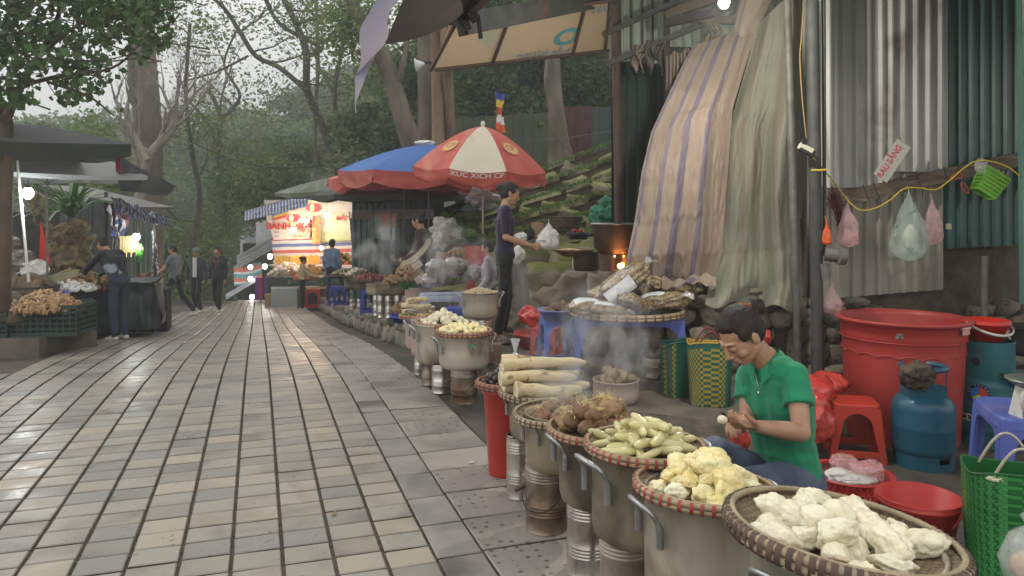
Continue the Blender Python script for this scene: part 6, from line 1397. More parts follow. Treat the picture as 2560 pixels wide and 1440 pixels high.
b = MB(); b.box((0, 0, .08), (.16, .14, .16)); tag(b.build('brick_block', [mat('old brick', (.22, .13, .09), (.15, .10, .08), .9, bump=.4)], None, (XP(1230, 6.6), 6.6, .2)), 'old brick block behind the pot with the green sticker', 'brick')
c_navy = cloth('dark purple knit', (.016, .009, .042), .7); c_blk = cloth('black trousers cloth', (.008, .008, .010), .6); c_sand = mat('grey sandals', (.30, .27, .23), (.2, .18, .15), .7)
Js = pose((XP(1262, 7.55), 7.55, .2), 1.60, -82, wrL=(-.13, .30, 1.02), elL=(-.20, .02, 1.10), hL=(-.10, .40, .98), wrR=(.14, .26, 1.03), elR=(.20, -.02, 1.12), hR=(.12, .38, .99), head=(0, .055, 1.575), neck=(0, .0, 1.44), look=(0, 1, -.30), knL=(-.08, .04, .49), knR=(.09, -.02, .49), anR=(.09, -.09, .085), toR=(.10, .06, .03))
figure('standing woman in a dark purple top and black trousers handing over change', Js, dict(top=c_navy, trousers=c_blk, shoe=c_sand), voxel=.0075, sep=True, sleeve='half', hair='bun', fem=True, curl=.7, slim=.92, top_disp=.006)
t = thing('dress', 'sheer grey raincoat hanging down behind the standing woman', 'raincoat', P(1292, 655, 7.8)); b = MB(); b.grid(lambda u, v: V(-.07 + .17 * u + .04 * v, .05 * math.sin(u * 7), -.52 * v - .03 * math.sin(u * 5)), 14, 16); b.build('cloth', [mat('sheer grey cloth', (.30, .30, .30), (.22, .22, .22), .5, alpha=.75)], t)
Jk = pose((XP(1222, 8.15), 8.15, .05), 1.14, 78, look=(0, 1, -.15), hL=(-.15, .3, .8), wrL=(-.17, .2, .85), hR=(.15, .3, .8), wrR=(.17, .2, .85))
figure('brown haired child behind the standing woman with only the face showing', Jk, dict(top=cloth('lilac grey cloth', (.36, .33, .37)), trousers=c_blk, shoe=c_sand), voxel=.011, hair='short')
t = thing('folding_chair', 'red plastic chair back behind the child', 'chair', (XP(1188, 8.9), 8.9, .1)); b = MB(); b.box((0, 0, .75), (.24, .03, .5)); b.box((0, -.2, .45), (.26, .38, .03)); b.build('seat_shell', [m_redfade], t); b = MB()
for sx in (-.11, .11):
 for sy in (-.36, 0): b.tube([(sx, sy, .45), (sx * 1.1, sy, -.1)], .012, 6)
b.build('legs', [m_redfade], t)
# ---------------------------------------------------------------- umbrellas along the right side
m_ured = mat('faded red umbrella cloth', (.60, .13, .10), (.50, .09, .075), .7, scale=3, transl=.30, bump=.1, c3=(.66, .24, .18), c3scale=1.4)
m_ucream = mat('dirty cream umbrella cloth', (.80, .74, .60), (.70, .63, .50), .7, scale=2, transl=.30, c3=(.34, .27, .18), c3scale=3, c3lo=.62, c3hi=.78)
m_ublue = mat('blue umbrella cloth', (.06, .17, .48), (.045, .14, .40), .65, scale=2, transl=.25)
m_udark = mat('dark olive umbrella cloth', (.035, .040, .032), (.06, .065, .05), .8, scale=1.5, transl=.05)
m_uolive = mat('olive green canopy cloth', (.10, .115, .075), (.15, .17, .12), .8, scale=1.2, transl=.15, c3=(.22, .22, .19), c3scale=1)
m_ugrey = mat('grey canopy cloth', (.085, .088, .095), (.12, .12, .125), .8, scale=1.5, transl=.12)
m_uwhite = mat('off white canopy lining', (.46, .46, .47), (.38, .38, .39), .8, scale=1.5, transl=.3)
m_polew = mat('painted umbrella pole', (.42, .28, .23), (.34, .24, .2), .6, scale=4)
def parasol(name, label, top, R_, drop, ns, cols, val=.14, valcol=None, pole_z=0, sag=.06, rot=0, pole_m=None, tilt=(0, 0), squarep=False, under=None, poler=.014, ragged=.02, seed=1):
 """top: apex; R_ radius; drop: height from apex to rim; panels as parts"""
 t = thing(name, label, 'umbrella', (top[0], top[1], pole_z)); H = top[2] - pole_z
 T = Matrix.Translation((0, 0, H)) @ Euler((tilt[0], tilt[1], 0)).to_matrix().to_4x4()
 def surf(a_i, u, s):
  a0, a1 = rot + 2 * PI * a_i / ns, rot + 2 * PI * (a_i + 1) / ns
  e = Vector((math.cos(a0), math.sin(a0))).lerp(Vector((math.cos(a1), math.sin(a1))), u) * (R_ / (math.cos(PI / ns) if False else 1)); rr = s
  z = -drop * (s ** 1.55) - sag * math.sin(u * PI) * s * s * .6
  return Vector((e.x * rr, e.y * rr, z))
 for i in range(ns):
  b = MB(); b.grid(lambda u, v: T @ surf(i, u, .02 + .98 * v), 8, 10); b.build('canopy_panel', [cols[i % len(cols)]], t)
  if val:
   b = MB()
   def vf(u, v):
    p = surf(i, u, 1.0); k = val * (.72 + .30 * math.sin(u * PI)) * v; n = noise.noise(Vector((u * 5 + i * 3, v * 2, seed)))
    q = Vector((p.x, p.y)).normalized(); return T @ Vector((p.x + q.x * (ragged * 2 * n * v - .015 * v), p.y + q.y * (ragged * 2 * n * v - .015 * v), p.z - k))
   b.grid(vf, 12, 4); b.build('valance', [valcol or cols[i % len(cols)]], t)
  b = MB(); b.tube([T @ (surf(i, 0, s) - Vector((0, 0, .012))) for s in (.03, .3, .6, .85, 1.0)], .006, 5); b.build('rib', [m_galv], t)
  b = MB(); b.tube([T @ Vector((0, 0, -drop * 1.25)), T @ (surf(i, 0, .55) - Vector((0, 0, .012)))], .005, 5); b.build('strut', [m_galv], t)
 b = MB(); b.tube([(0, 0, 0), T @ Vector((0, 0, .03))], poler, 10); b.build('pole', [pole_m or m_galv], t)
 b = MB(); b.ball(T @ Vector((0, 0, .03)), (.03, .03, .045), 10); b.build('finial', [m_white], t)
 t['_'] = 0; del t['_']
 return t, T, surf
def on_panel(t, T, surf, i, s, uc, sc, size, m_, up=1, name='lettering', shear=0, rad=None, off=.004, bold=0.0, vrange=None):
 """print text on panel i around (uc, sc)"""
 if isinstance(s, str): v, f = text_vf(s, size, shear, bold)
 else:
  v, f = [], []; n = 28
  for j in range(n):
   for q in s: v.append((q * math.cos(2 * PI * j / n), q * math.sin(2 * PI * j / n)))
  k = len(s)
  if k == 1: f = [tuple(range(n))]
  else: f = [(2 * j, 2 * ((j + 1) % n), 2 * ((j + 1) % n) + 1, 2 * j + 1) for j in range(n)]
 e = .02
 o = surf(i, uc, sc); du = (surf(i, uc + e, sc) - surf(i, uc - e, sc)); dv = (surf(i, uc, sc - e) - surf(i, uc, sc + e)); lu, lv = du.length / (2 * e), dv.length / (2 * e)
 N = du.cross(dv).normalized()
 if N.z < 0 and not vrange: N = -N
 b = MB(); b.add([T @ (surf(i, uc + x / lu, sc - y / lv) + N * off) for x, y in v], f); return b.build(name, [m_], t)
m_gold = mat('faded gold print', (.58, .36, .14), None, .7); m_redpr = mat('dull red print', (.42, .14, .10), None, .7)
top = P(1207, 316, 10.0); um, T, surf = parasol('market_umbrella', 'red and cream market umbrella with round gold emblems, nearest one', top, .92, .56, 8, [m_ured, m_ucream], .16, m_ured, .1, .06, rot=math.radians(-90 + 22.5 + 45 * 0 - 90), pole_m=m_polew, tilt=(math.radians(4), math.radians(3)), ragged=.05)
def facing(ang): return int(((math.radians(ang) - math.radians(-157.5)) / (2 * PI / 8)) % 8)
for i in (facing(-132), facing(-48)):
 on_panel(um, T, surf, i, [.120], .5, .62, 1, m_gold, name='emblem_disc', off=.010); on_panel(um, T, surf, i, [.105, .113], .5, .62, 1, m_ured, name='emblem_ring', off=.013); on_panel(um, T, surf, i, 'CP', .5, .62, .13, m_redpr, off=.013, bold=.02)
i = facing(-90); v, f = text_vf('XÚC XÍCH CP', .105, 0, .012); b = MB(); p0, p1_ = surf(i, 0, 1), surf(i, 1, 1); L_ = (p1_ - p0).length
b.add([T @ (p0.lerp(p1_, .5 + x / L_) + V(0, -.045, -.045 - .03 * math.sin((.5 + x / L_) * PI) + y * .8)) for x, y in v], f); b.build('lettering', [m_white], um)
parasol('market_umbrella', 'big blue umbrella with a red skirt behind the cream and red one', P(1072, 362, 12.2), 1.42, .46, 8, [m_ublue, m_ublue, m_ublue], .25, m_ured, 0, .03, rot=.30, tilt=(math.radians(1), math.radians(1.5)), seed=3, ragged=.03)
parasol('market_umbrella', 'small red umbrella with one blue panel under the big blue one', P(1010, 408, 13.6), 1.35, .28, 8, [m_ured, m_ured, m_ublue], .22, m_ured, -.2, .04, rot=.1, seed=4)
parasol('market_umbrella', 'wide dark olive umbrella over the steaming trays', P(1000, 445, 15.5), 1.80, .36, 8, [m_udark], .12, m_udark, -.5, .03, rot=.2, seed=5)
parasol('market_umbrella', 'olive green canopy beyond the dark umbrella', P(885, 438, 17.5), 1.75, .42, 6, [m_uolive], .10, m_uolive, -.6, .03, rot=.3, seed=6)
ragblob('plastic_bag', 'white plastic scraps lying on top of the big blue umbrella', P(1062, 358, 12.2), (.17, .12, .06), m_bagwhite, 91, 'bag')
ragblob('tarpaulin_bundle', 'bundled grey and pink tarpaulin tied under the umbrellas', P(1207, 500, 11.0), (.26, .18, .16), mat('striped bundle', (.20, .22, .27), (.40, .30, .30), .6, scale=9), 92, 'tarpaulin')
ragblob('tarpaulin_bundle', 'dark bundle hanging below the grey and pink tarpaulin', P(1190, 522, 11.1), (.20, .15, .10), mat('dark bundle', (.05, .08, .08), (.10, .12, .12), .6, scale=9), 93, 'tarpaulin')
m_aw = mat('brown awning underside', (.085, .070, .066), (.062, .052, .05), .8, scale=2, bump=.1); m_awp = mat('faded violet banner', (.33, .34, .50), (.42, .36, .42), .7, scale=2.2, transl=.2, c3=(.50, .42, .30), c3scale=2.5, c3lo=.58, c3hi=.7)
t = thing('awning', 'dark awning underside with a faded violet banner hem at the top', 'awning', (0, 0, 0))
A1, A2, A3, A4 = P(962, 112, 4.9), P(1195, 18, 5.5), V(XP(1195, 5.5) + .6, 2.8, 3.2), V(A1x := XP(962, 4.9) + .9, 2.6, 3.35)
b = MB(); b.grid(lambda u, v: A1.lerp(A2, u).lerp(A4.lerp(A3, u), v) + V(0, 0, -.05 * math.sin(u * PI)), 10, 10); b.build('canopy', [m_aw], t)
def vl(u, v):
 q = A1.lerp(A4, u); return q + V(-.02 - .17 * v - .02 * math.sin(u * 9), .0, -.02 - (.05 + .04 * math.sin(u * 11) + .13 * max(0, 1 - u * 7)) * v) + V(.02 * math.sin(u * 30), 0, 0)
b = MB(); b.grid(vl, 40, 8); b.build('banner_hem', [m_awp], t)
b = MB(); b.grid(lambda u, v: vl(0, 0).lerp(vl(0, 1), v) + V(-.0 - .03 * u * (1 - v), -.02 * u, -.20 * u * v), 4, 4); b.tube([vl(0, 1) + V(0, 0, -.16), vl(0, 1) + V(.003, 0, -.24)], .004, 5); b.build('banner_tail', [m_awp], t)
beam('dark steel beam carrying the awning and the sign board', P(1150, 62, 5.35), P(1530, -10, 6.9), .07, .16, m_iron)
beam('second dark beam under the awning edge', P(1160, 30, 5.5), P(1240, -40, 4.6), .06, .10, m_iron)
b = MB(); b.bar(P(1195, 40, 5.3), P(1202, 96, 5.3), .03, .03); b.bar(P(1160, 66, 5.3), P(1175, 60, 5.3), .06, .06); b.bar(P(1178, 30, 5.3), P(1190, 50, 5.3), .09, .06); tag(b.build('hinge_bracket', [m_soot]), 'black hinge bracket dangling from the awning beam', 'bracket')
t = thing('sign_board', 'tan back of an old sign board with a blue letter, slung under the roof', 'sign', (0, 0, 0))
S = [P(1088, 171, 6.6), P(1522, 122, 7.1), P(1524, 2, 6.6), P(1122, 60, 6.1)]
m_board = mat('tan board back', (.50, .375, .24), (.44, .33, .20), .7, scale=1.2, c3=(.33, .35, .27), c3scale=1.6, c3lo=.56, c3hi=.7, bump=.1, transl=.3)
def sp(u, v, o=0):
 q = S[0].lerp(S[1], u).lerp(S[3].lerp(S[2], u), v); return q + V(0, -o, -o * .5) + V(0, .03 * math.sin(u * 9), 0)
b = MB(); b.grid(sp, 30, 8)
b.build('board', [m_board], t)
for (u0, u1) in ((0, .03), (.335, .355), (.80, .83), (.995, 1.0)):
 b = MB(); b.tube([sp(u0 - .02, -.02, .03), sp(u1 + .01, 1.02, .03)], .016, 6); b.build('frame_bar', [m_rustp], t)
b = MB(); b.tube([sp(0, -.02, .02), sp(1, -.02, .02)], .016, 6); b.tube([sp(0, 1.02, .02), sp(1, 1.02, .02)], .016, 6); b.build('frame_rail', [m_rustp], t)
def onboard(s, size, uc, vc, m_, mir=1, shear=.35, bold=.02, ws=1.55):
 v, f = text_vf(s, size, 0, bold); b = MB(); b.add([sp(uc + mir * (x + shear * y) / ws, vc + y / .62, .012) for x, y in v], f); b.build('lettering', [m_], t)
onboard('O', .30, .735, .37, mat('teal print', (.10, .33, .37), None, .7), bold=.035); onboard('chất lượng', .12, .62, .07, mat('grey blue print', (.22, .26, .30), None, .7), mir=-1, shear=-.3); onboard('HÀ', .11, .94, .86, mat('grey blue print', (.22, .26, .30), None, .7), shear=.3)
t = thing('loudspeaker', 'white horn loudspeaker fixed to the split trunk', 'loudspeaker', P(1062, 160, 13)); b = MB(); b.lathe([(.03, 0), (.05, .06), (.10, .14), (.125, .16), (.12, .163), (.045, .07), (0, .06)], 24, M=Euler((0, -1.7, 0)).to_matrix().to_4x4()); b.build('horn', [m_white], t); b = MB(); b.box((.05, 0, .02), (.14, .04, .04)); b.build('bracket', [m_soot], t)
# ---------------------------------------------------------------- row of stalls down the street
def sheet(name, label, cat, pts, mats, matfn=None, sag=.04, wav=.015, nu=20, nv=10, par=None, seed=1):
 a, b_, c, d = [Vector(p) for p in pts]; m = MB()
 def fn(u, v): q = a.lerp(b_, u).lerp(d.lerp(c, u), v); return q + V(wav * noise.noise(Vector((u * 9, v * 5, seed + 4))), wav * 2 * noise.noise(Vector((u * 7, v * 6, seed))), -sag * math.sin(u * PI) * math.sin(v * PI) + wav * noise.noise(Vector((u * 9, v * 5, seed))))
 m.grid(fn, nu, nv, matfn=matfn) if matfn else m.grid(fn, nu, nv)
 o = m.build(name, mats if isinstance(mats, list) else [mats], par); return tag(o, label, cat) if par is None else o
def box(name, label, cat, c, sz, m_, rz=0, par=None, kind=None):
 m = MB(); m.box((0, 0, sz[2] / 2), sz); return tag(m.build(name, [m_], par, c, (0, 0, rz)), label, cat, None, kind)
def rp(px, d, dz=0): x = XP(px, d); return V(x, d, zroad(d) + dz)
kw = tag(obj('stone_kerb_wall', None), 'low wall of rough stones along the right side of the paved street', 'wall')
b = MB(); tb = MB(); pts = []
for y in [8.6 + i * .9 for i in range(18)]: q = UV(1.98, y); pts.append((q.x, y, zroad(y)))
for i in range(len(pts) - 1):
 a, c = pts[i], pts[i + 1]; b.add([(a[0] + .10, a[1], a[2] - .1), (c[0] + .10, c[1], c[2] - .1), (c[0] + .10, c[1], c[2] + .33), (a[0] + .10, a[1], a[2] + .33)], [(0, 1, 2, 3)])
 tb.add([(a[0], a[1], a[2] + .335), (a[0] + 7, a[1], a[2] + .36), (c[0] + 7, c[1], c[2] + .36), (c[0], c[1], c[2] + .335)], [(0, 1, 2, 3)])
b.build('mortar', [m_mortar], kw); struct('terrace_floor', tb, [m_conc])
m_kst = mat('pale kerb stone', (.24, .215, .175), (.15, .13, .10), .85, scale=4, bump=.9, bscale=12, rnd=.25); kst = [lump('stone', 2, (.5, .5, .5), m_kst, .3, 1.3, 600 + i, cube=.6, cut=4, fine=.06) for i in range(5)]
y = 8.7
while y < 23.5:
 w = R.uniform(.22, .42)
 for z, h in ((.10, .26), (.27, .18)):
  q = UV(1.96 + R.uniform(-.03, .03) - (.04 if z < .2 else 0), y + w / 2); obj('stone', kst[R.randrange(5)], kw, (q.x, q.y, zroad(q.y) + z), (R.uniform(-.2, .2), R.uniform(-.2, .2), TH + R.uniform(-.2, .2)), (.26, w * 1.15, h * 1.15))
 y += w
def tz(d): return zroad(d) + .34
GS = 'blue stools of the far stalls'
def bstool(px, d, w, h, lb, m_=m_blue2, z=None): return stool('plastic_stool', lb, (XP(px, d), d, tz(d) if z is None else z), w, w, h, R.uniform(-.3, .3), m_, GS, leg=.3, splay=.15)
def tray(px, py, d, r, lb): q = P(px, py, d); t = thing('round_tray', lb, 'tray', q, 0, 'trays of the far stalls'); m = MB(); m.lathe([(0, -.03), (r * .8, -.025), (r, .01), (r, .02), (r * .9, 0), (0, -.01)], 28); m.build('tray', [m_darkbask], t); return q
def pile(px, py, d, r, h, meshes, m_, n, nm, lb, sy=1.0, cat='produce'):
 o = heap_stuff(nm, meshes, [m_], P(px, py, d), r, n, h, seed=int(px)); return tag(o, lb, cat, None, 'stuff')
m_lil = mat('lilac table plastic', (.33, .36, .52), None, .5); m_pinkred = mat('pinkish sausage', (.32, .10, .08), (.25, .07, .06), .5)
stool('plastic_table', 'pale lilac plastic table under the grey bags beside the child', (XP(1120, 8.7), 8.75, .06), .66, .42, .50, .1, m_lil, leg=.18, splay=.08, bar=False, archr=.09, cat='table')
for i, (px, py, r_, m_) in enumerate(((1095, 672, (.15, .13, .13), m_film), (1140, 668, (.15, .13, .12), m_clear), (1185, 682, (.14, .12, .10), m_film), (1080, 700, (.14, .12, .08), m_clear), (1210, 700, (.10, .10, .10), m_bagwhite))):
 ragblob('plastic_bag', ('tall puffed clear bag at the left of the lilac table', 'rounded clear bag in the middle of the lilac table', 'clear bag at the right end of the lilac table', 'flat clear bag at the front left of the lilac table', 'milky bag next to the standing woman')[i], P(px, py, 8.6), r_, mat('grey packed film', (.18, .165, .15), (.10, .07, .05), .15, scale=7, bump=1.3, bscale=10, coat=1), 300 + i, 'bag', .35)
pile(1150, 650, 9.4, .25, .14, gingers, m_ginger, 110, 'ginger_heap', 'heap of ginger behind the clear bags')
t = thing('sieve', 'pink sieve handle by the clear bags', 'sieve', P(1213, 652, 8.9)); m = MB(); m.lathe([(0, 0), (.05, .01), (.07, .05)], 20); m.build('bowl', [mat('pink plastic', (.55, .06, .30), None, .4)], t)
make_pot('terracotta pink pot under the green bowl of ginger', (XP(1040, 9.7), 9.7, ZP(768, 9.7)), .14, .26, 0, m_alupink, handles=False, group='pots of the middle stall')
bucket('plastic_bowl', 'green plastic bowl heaped with ginger', (XP(1028, 9.7), 9.7, ZP(722, 9.7)), .11, .19, .16, mat('green bowl plastic', (.04, .20, .06), None, .45)); pile(1026, 697, 9.7, .21, .17, gingers, m_ginger, 150, 'ginger_heap', 'ginger heaped in the green bowl')
def card(px, py, d, a, lb, s=.13): t = thing('price_card', lb, 'price card', P(px, py, d)); m = MB(); m.box((0, 0, 0), (s, .004, s * .62), (.3, a, 0)); m.build('card', [mat('pale pink card', (.62, .50, .46), None, .6)], t); q = MB(); [q.add([Euler((.3, a, 0)).to_matrix() @ V(x, -.004, y) for x, y in ((-s * .35, z0), (s * .35, z0), (s * .35, z0 + s * .05), (-s * .35, z0 + s * .05))], [(0, 1, 2, 3)]) for z0 in (-s * .12, s * .05)]; tag(q.build('printed_lines', [m_redpr], t), kind='stuff')
card(1042, 663, 9.6, -.55, 'pale price card stuck in the ginger of the green bowl'); card(1050, 697, 9.4, -.6, 'pale price card right of the green bowl'); card(1097, 641, 9.8, -1.2, 'price card behind the tall clear bag')
for px, py, d, r, h, lb in ((985, 735, 10.6, .26, .17, 'wide dark pot at the front of the middle stall'), (948, 735, 11.6, .20, .16, 'second wide dark pot of the middle stall'), (892, 722, 15.0, .24, .17, 'wide dark pot under the white heap')): make_pot(lb, P(px, py, d), r, h, 0, m_aluold, handles=False, group='pots of the middle stall')
pile(1000, 703, 10.5, .20, .10, [rl[0], taro[1]], m_ginger, 26, 'root_heap', 'roots steaming on the front wide pot'); pile(895, 688, 15, .24, .15, small_w, m_cassw, 90, 'white_heap', 'heap of white pieces on a far pot')
for i, (px, d) in enumerate(((952, 10.6), (972, 10.5), (995, 10.4), (1012, 10.6), (940, 11.4), (880, 14.8), (898, 14.8), (915, 14.6))): make_tin(('shiny tin can stove %s' % ('at the left of the front can row', 'second in the front can row', 'third in the front can row', 'right end of the front can row', 'behind the front can row', 'left of the far can trio', 'middle of the far can trio', 'right of the far can trio')[i]), (XP(px, d), d, tz(d)), .052, ZP(735, 10.6) - tz(10.6) if i < 5 else .22, m_tin, 'tin cans of the middle stall')
bstool(925, 12.1, .24, .40, 'strong blue stool carrying the dark tray'); bstool(855, 17.0, .26, .42, 'strong blue stool of the far pair, right'); bstool(842, 17.8, .26, .42, 'strong blue stool of the far pair, left'); bstool(1135, 8.0, .2, .3, 'blue stool in the shade under the bags', z=.2); bstool(1240, 8.3, .26, .34, 'strong blue stool hidden behind the legs of the standing woman', z=.2)
tray(925, 702, 12.1, .30, 'dark tray with red sausages'); pile(930, 697, 12.1, .24, .08, [finger(5, .07, .012, m_=m_pinkred)], m_pinkred, 60, 'sausages', 'reddish pieces on the dark tray'); pile(905, 694, 12.9, .25, .10, tubers, m_brown, 40, 'tuber_heap', 'dark tubers on the tray behind')
tray(852, 690, 17, .36, 'round tray at the far end of the terrace'); pile(862, 684, 17, .28, .10, small_w, m_arrow, 70, 'green_heap', 'greenish heap on the far round tray')
bucket('plastic_basin', 'navy bowl of ginger on the kerb wall', (XP(1003, 9.9), 9.9, ZP(806, 9.9)), .09, .15, .10, m_blue2); pile(1008, 778, 9.85, .14, .12, gingers, m_ginger, 70, 'ginger_heap', 'ginger in the navy bowl on the kerb wall')
pile(1235, 905 - 60, 7.0, .001, .001, tubers, m_brown, 1, 'tuber', 'single tuber on the floor')
for i, (px, py, d, s, lb) in enumerate(((1115, 575, 10.6, (.22, .15, .22), 'white and green sack behind the woman in brown'), (1105, 600, 10.3, (.14, .12, .16), 'smaller printed sack below the white and green one'), (1005, 745, 12.3, (.16, .1, .1), 'stack of dark flat cakes under the stool'))): ragblob('sack', lb, P(px, py, d), s, mat('printed white sack', (.40, .41, .37), (.33, .33, .30), .5, scale=4, bump=.8, bscale=9, c3=(.06, .28, .14), c3scale=9, c3lo=.62, c3hi=.66) if i < 2 else m_brown, 310 + i, 'sack')
stool('plastic_stool', 'tall red stool behind the woman in brown', (XP(1033, 11.8), 11.8, tz(11.8)), .26, .26, .62, .2, m_redp, leg=.3, splay=.1); t = bucket('plastic_jar', 'clear jar on the tall red stool', (XP(1036, 11.8), 11.8, tz(11.8) + .62), .06, .075, .13, m_white)
for i, (px, d, y0, h) in enumerate(((975, 13.5, 510, 0), (931, 15, 515, 0), (950, 17.5, 520, 0), (1021, 17, 470, 0))): pole('canopy_post', ('slim post between the steaming trays', 'bright post left of the steam', 'thin post behind the steam', 'thin post under the olive canopy')[i], P(px, y0, d), (XP(px, d) + .05, d, tz(d)), .02, m_galv, n=8)
t = thing('corrugated_wall', 'teal sheet wall behind the steaming middle stalls', 'wall', (0, 0, 0)); corrugated('sheet', V(XP(880, 19), 19), V(XP(1010, 18), 18), -1.3, 2.0, .2, .04, [mat('teal shed sheet', (.06, .11, .105), (.09, .13, .12), .6, scale=2)], t); corrugated('sheet', V(XP(1010, 17.9), 17.9), V(XP(1110, 15), 15), -1.0, 2.1, .2, .04, [m_green2], t)
box('price_board', 'red and white notice hanging in the middle stall', 'sign', P(972, 568, 14.8), (.27, .01, .28), mat('orange red notice', (.50, .12, .07), None, .6)); box('price_board', 'white sheet under the red notice', 'sign', P(970, 600, 14.75), (.27, .01, .24), m_white)
sheet('canopy', 'brown cloth canopy strip under the dark umbrella', 'canopy', (P(880, 525, 18.5), P(1085, 522, 13.5), P(1085, 548, 13.5), P(880, 548, 18.5)), mat('dusty brown cloth', (.15, .12, .11), None, .8), sag=0)
t = thing('corrugated_fence', 'dark green sheet fence on top of the stone terraces', 'fence', (0, 0, 0)); corrugated('sheet', V(XP(1140, 18.5), 18.5), V(XP(1372, 18), 18), 1.9, ZP(296, 18.5), .25, .03, [mat('mossy green sheet', (.04, .06, .035), (.065, .075, .03), .6, scale=.6, stretch=(3, 1, .4))], t, z1b=ZP(281, 18));
t = thing('corrugated_fence', 'maroon sheet fence right of the flared trunk', 'fence', (0, 0, 0)); corrugated('sheet', V(XP(1402, 18.2), 18.2), V(XP(1482, 18), 18), 2.2, ZP(268, 18.2), .25, .03, [mat('maroon sheet', (.085, .022, .02), (.06, .018, .016), .6)], t); corrugated('sheet', V(XP(1480, 17.9), 17.9), V(XP(1560, 17.5), 17.5), 2.2, ZP(272, 18), .25, .03, [m_green2], t)
m_or = mat('orange flag', (.60, .10, .02), None, .6)
t = thing('flag', 'striped orange, yellow, white and blue flags hanging from a cable above the red umbrella', 'flag', P(1248, 230, 12))
for j, (x0, w, tw) in enumerate(((-.05, .06, .2), (.05, .07, -.15), (-.01, .11, .1))):
 for i, c in enumerate(((.04, .05, .30), (.62, .45, .05), (.50, .06, .03), (.62, .60, .55), (.60, .10, .02))):
  if j == 2 and i < 3: continue
  m = MB(); m.grid(lambda u, v: V(x0 + w * (u - .5) + tw * .1 * (i + v) + .01 * math.sin(i + v * 4), .03 * math.sin(u * 3 + j), -(.12 if j == 2 else .115) * (i + v) - .02 * j), 3, 3); m.build('stripe', [mat('flag %.2f' % sum(c), c, None, .6)], t)
cable([(1246, -20), (1247, 120), (1249, 235)], 12, .012, 'cable', 'black bundle of cable the flags hang from', m_soot); cable([(1340, 190, 15), (1380, 330, 14), (1480, 420, 12), (1548, 500, 10)], 12, .006, 'cable', 'thin stay wire running down to the shed post', m_soot); cable([(1200, 356, 14), (1380, 348, 13), (1530, 327, 10)], 12, .004, 'cable', 'pale wire across the dark fence', m_galv)
cable([(420, 330, 26), (600, 405, 26), (720, 420, 25), (860, 400, 22), (1040, 330, 17)], 20, .012, 'cable', 'sagging cable across the trees above the stalls', m_soot)
# ---- bakery stall
BK = 25.0
t = thing('bakery_stall', 'brightly lit bakery stall with banners and shelves of golden packets', 'stall', rp(770, BK)); L0 = Matrix.Translation(-t.location)
def inb(o): o.data.transform(L0); return o
m_ban = mat('cream banner vinyl', (.70, .66, .48), (.70, .66, .64), .5, scale=.8); m_ban2 = mat('white green banner vinyl', (.66, .66, .58), (.45, .55, .30), .5, scale=1.2)
ns = [mat('white woven sheet', (.62, .60, .60), None, .6), mat('blue stripe sheet', (.12, .17, .42), None, .6), mat('red stripe sheet', (.52, .12, .12), None, .6)]
inb(sheet('banner', 0, 0, (P(668, 555, BK), P(880, 545, BK), P(882, 500, BK), P(660, 500, BK)), m_ban, sag=0, par=t)); inb(sheet('banner', 0, 0, (P(684, 600, BK), P(775, 596, BK), P(775, 545, BK - .02), P(668, 550, BK - .02)), m_ban, sag=0, par=t)); inb(sheet('banner', 0, 0, (P(790, 605, BK - .06), P(878, 600, BK - .06), P(872, 530, BK - .06), P(795, 538, BK - .06)), m_ban2, sag=0, par=t))
inb(sheet('striped_sheet', 0, 0, (P(684, 690, BK + .05), P(882, 686, BK + .05), P(878, 590, BK + .05), P(680, 594, BK + .05)), ns, lambda u, v: (0, 1, 0, 2)[int(v * 12) % 4], 0, nv=24, par=t))
def flat_text(s, px, py, d, size, m_, par, bold=.02): v, f = text_vf(s, size, 0, bold); m = MB(); q = P(px, py, d); m.add([q + V(x, 0, y) for x, y in v], f); inb(m.build('lettering', [m_], par))
m_redt = mat('red banner print', (.60, .03, .03), None, .5); m_blt = mat('blue banner print', (.05, .15, .45), None, .5)
flat_text('BÁNH NGỌT', 733, 566, BK - .08, .30, m_redt, t, .03); flat_text('NAM XƯA', 727, 512, BK - .08, .20, m_blt, t); flat_text('MẬT', 856, 546, BK - .14, .20, m_redt, t); flat_text('Bánh', 692, 580, BK - .1, .09, m_blt, t, 0); flat_text('Bánh', 692, 590, BK - .1, .08, m_blt, t, 0)
for i, c in enumerate(((.10, .22, .60), (.65, .45, .05), (.55, .08, .04))): inb(sheet('banner_stripe', 0, 0, (P(683, 540 + i * 6, BK - .07), P(720, 529 + i * 6, BK - .07), P(720, 523 + i * 6, BK - .07), P(683, 534 + i * 6, BK - .07)), mat('stripe %d' % i, c, None, .5), sag=0, wav=0, nu=2, nv=1, par=t))
inb(sheet('picture_panel', 0, 0, (P(735, 592, BK - .09), P(776, 590, BK - .09), P(776, 570, BK - .09), P(735, 572, BK - .09)), mat('cake picture', (.45, .06, .04), (.75, .60, .45), .5, scale=9), sag=0, par=t))
inb(sheet('side_banner', 0, 0, (P(780, 610, BK - .3), P(800, 610, BK - .3), P(800, 545, BK - .3), P(780, 545, BK - .3)), mat('gold side banner', (.40, .28, .08), (.5, .10, .04), .5, scale=6), sag=0, par=t))
b = MB(); b.box(P(745, 662, BK - .3), (1.7, .5, .04)); b.box(P(745, 690, BK - .3), (1.7, .5, .04)); b.box(P(742, 635, BK - .2), (1.7, .04, .03)); inb(b.build('shelves', [m_white], t))
m_gp = mat('golden packet', (.60, .40, .08), (.50, .28, .05), .4, scale=10, rnd=.2); m_op = mat('orange packet', (.60, .18, .04), (.55, .30, .12), .4, scale=10, rnd=.2); pk = MB().box((0, 0, .15), (.085, .06, .30)).mesh('packet', [m_gp]); pk2 = MB().box((0, 0, .14), (.09, .06, .28)).mesh('packet', [m_op])
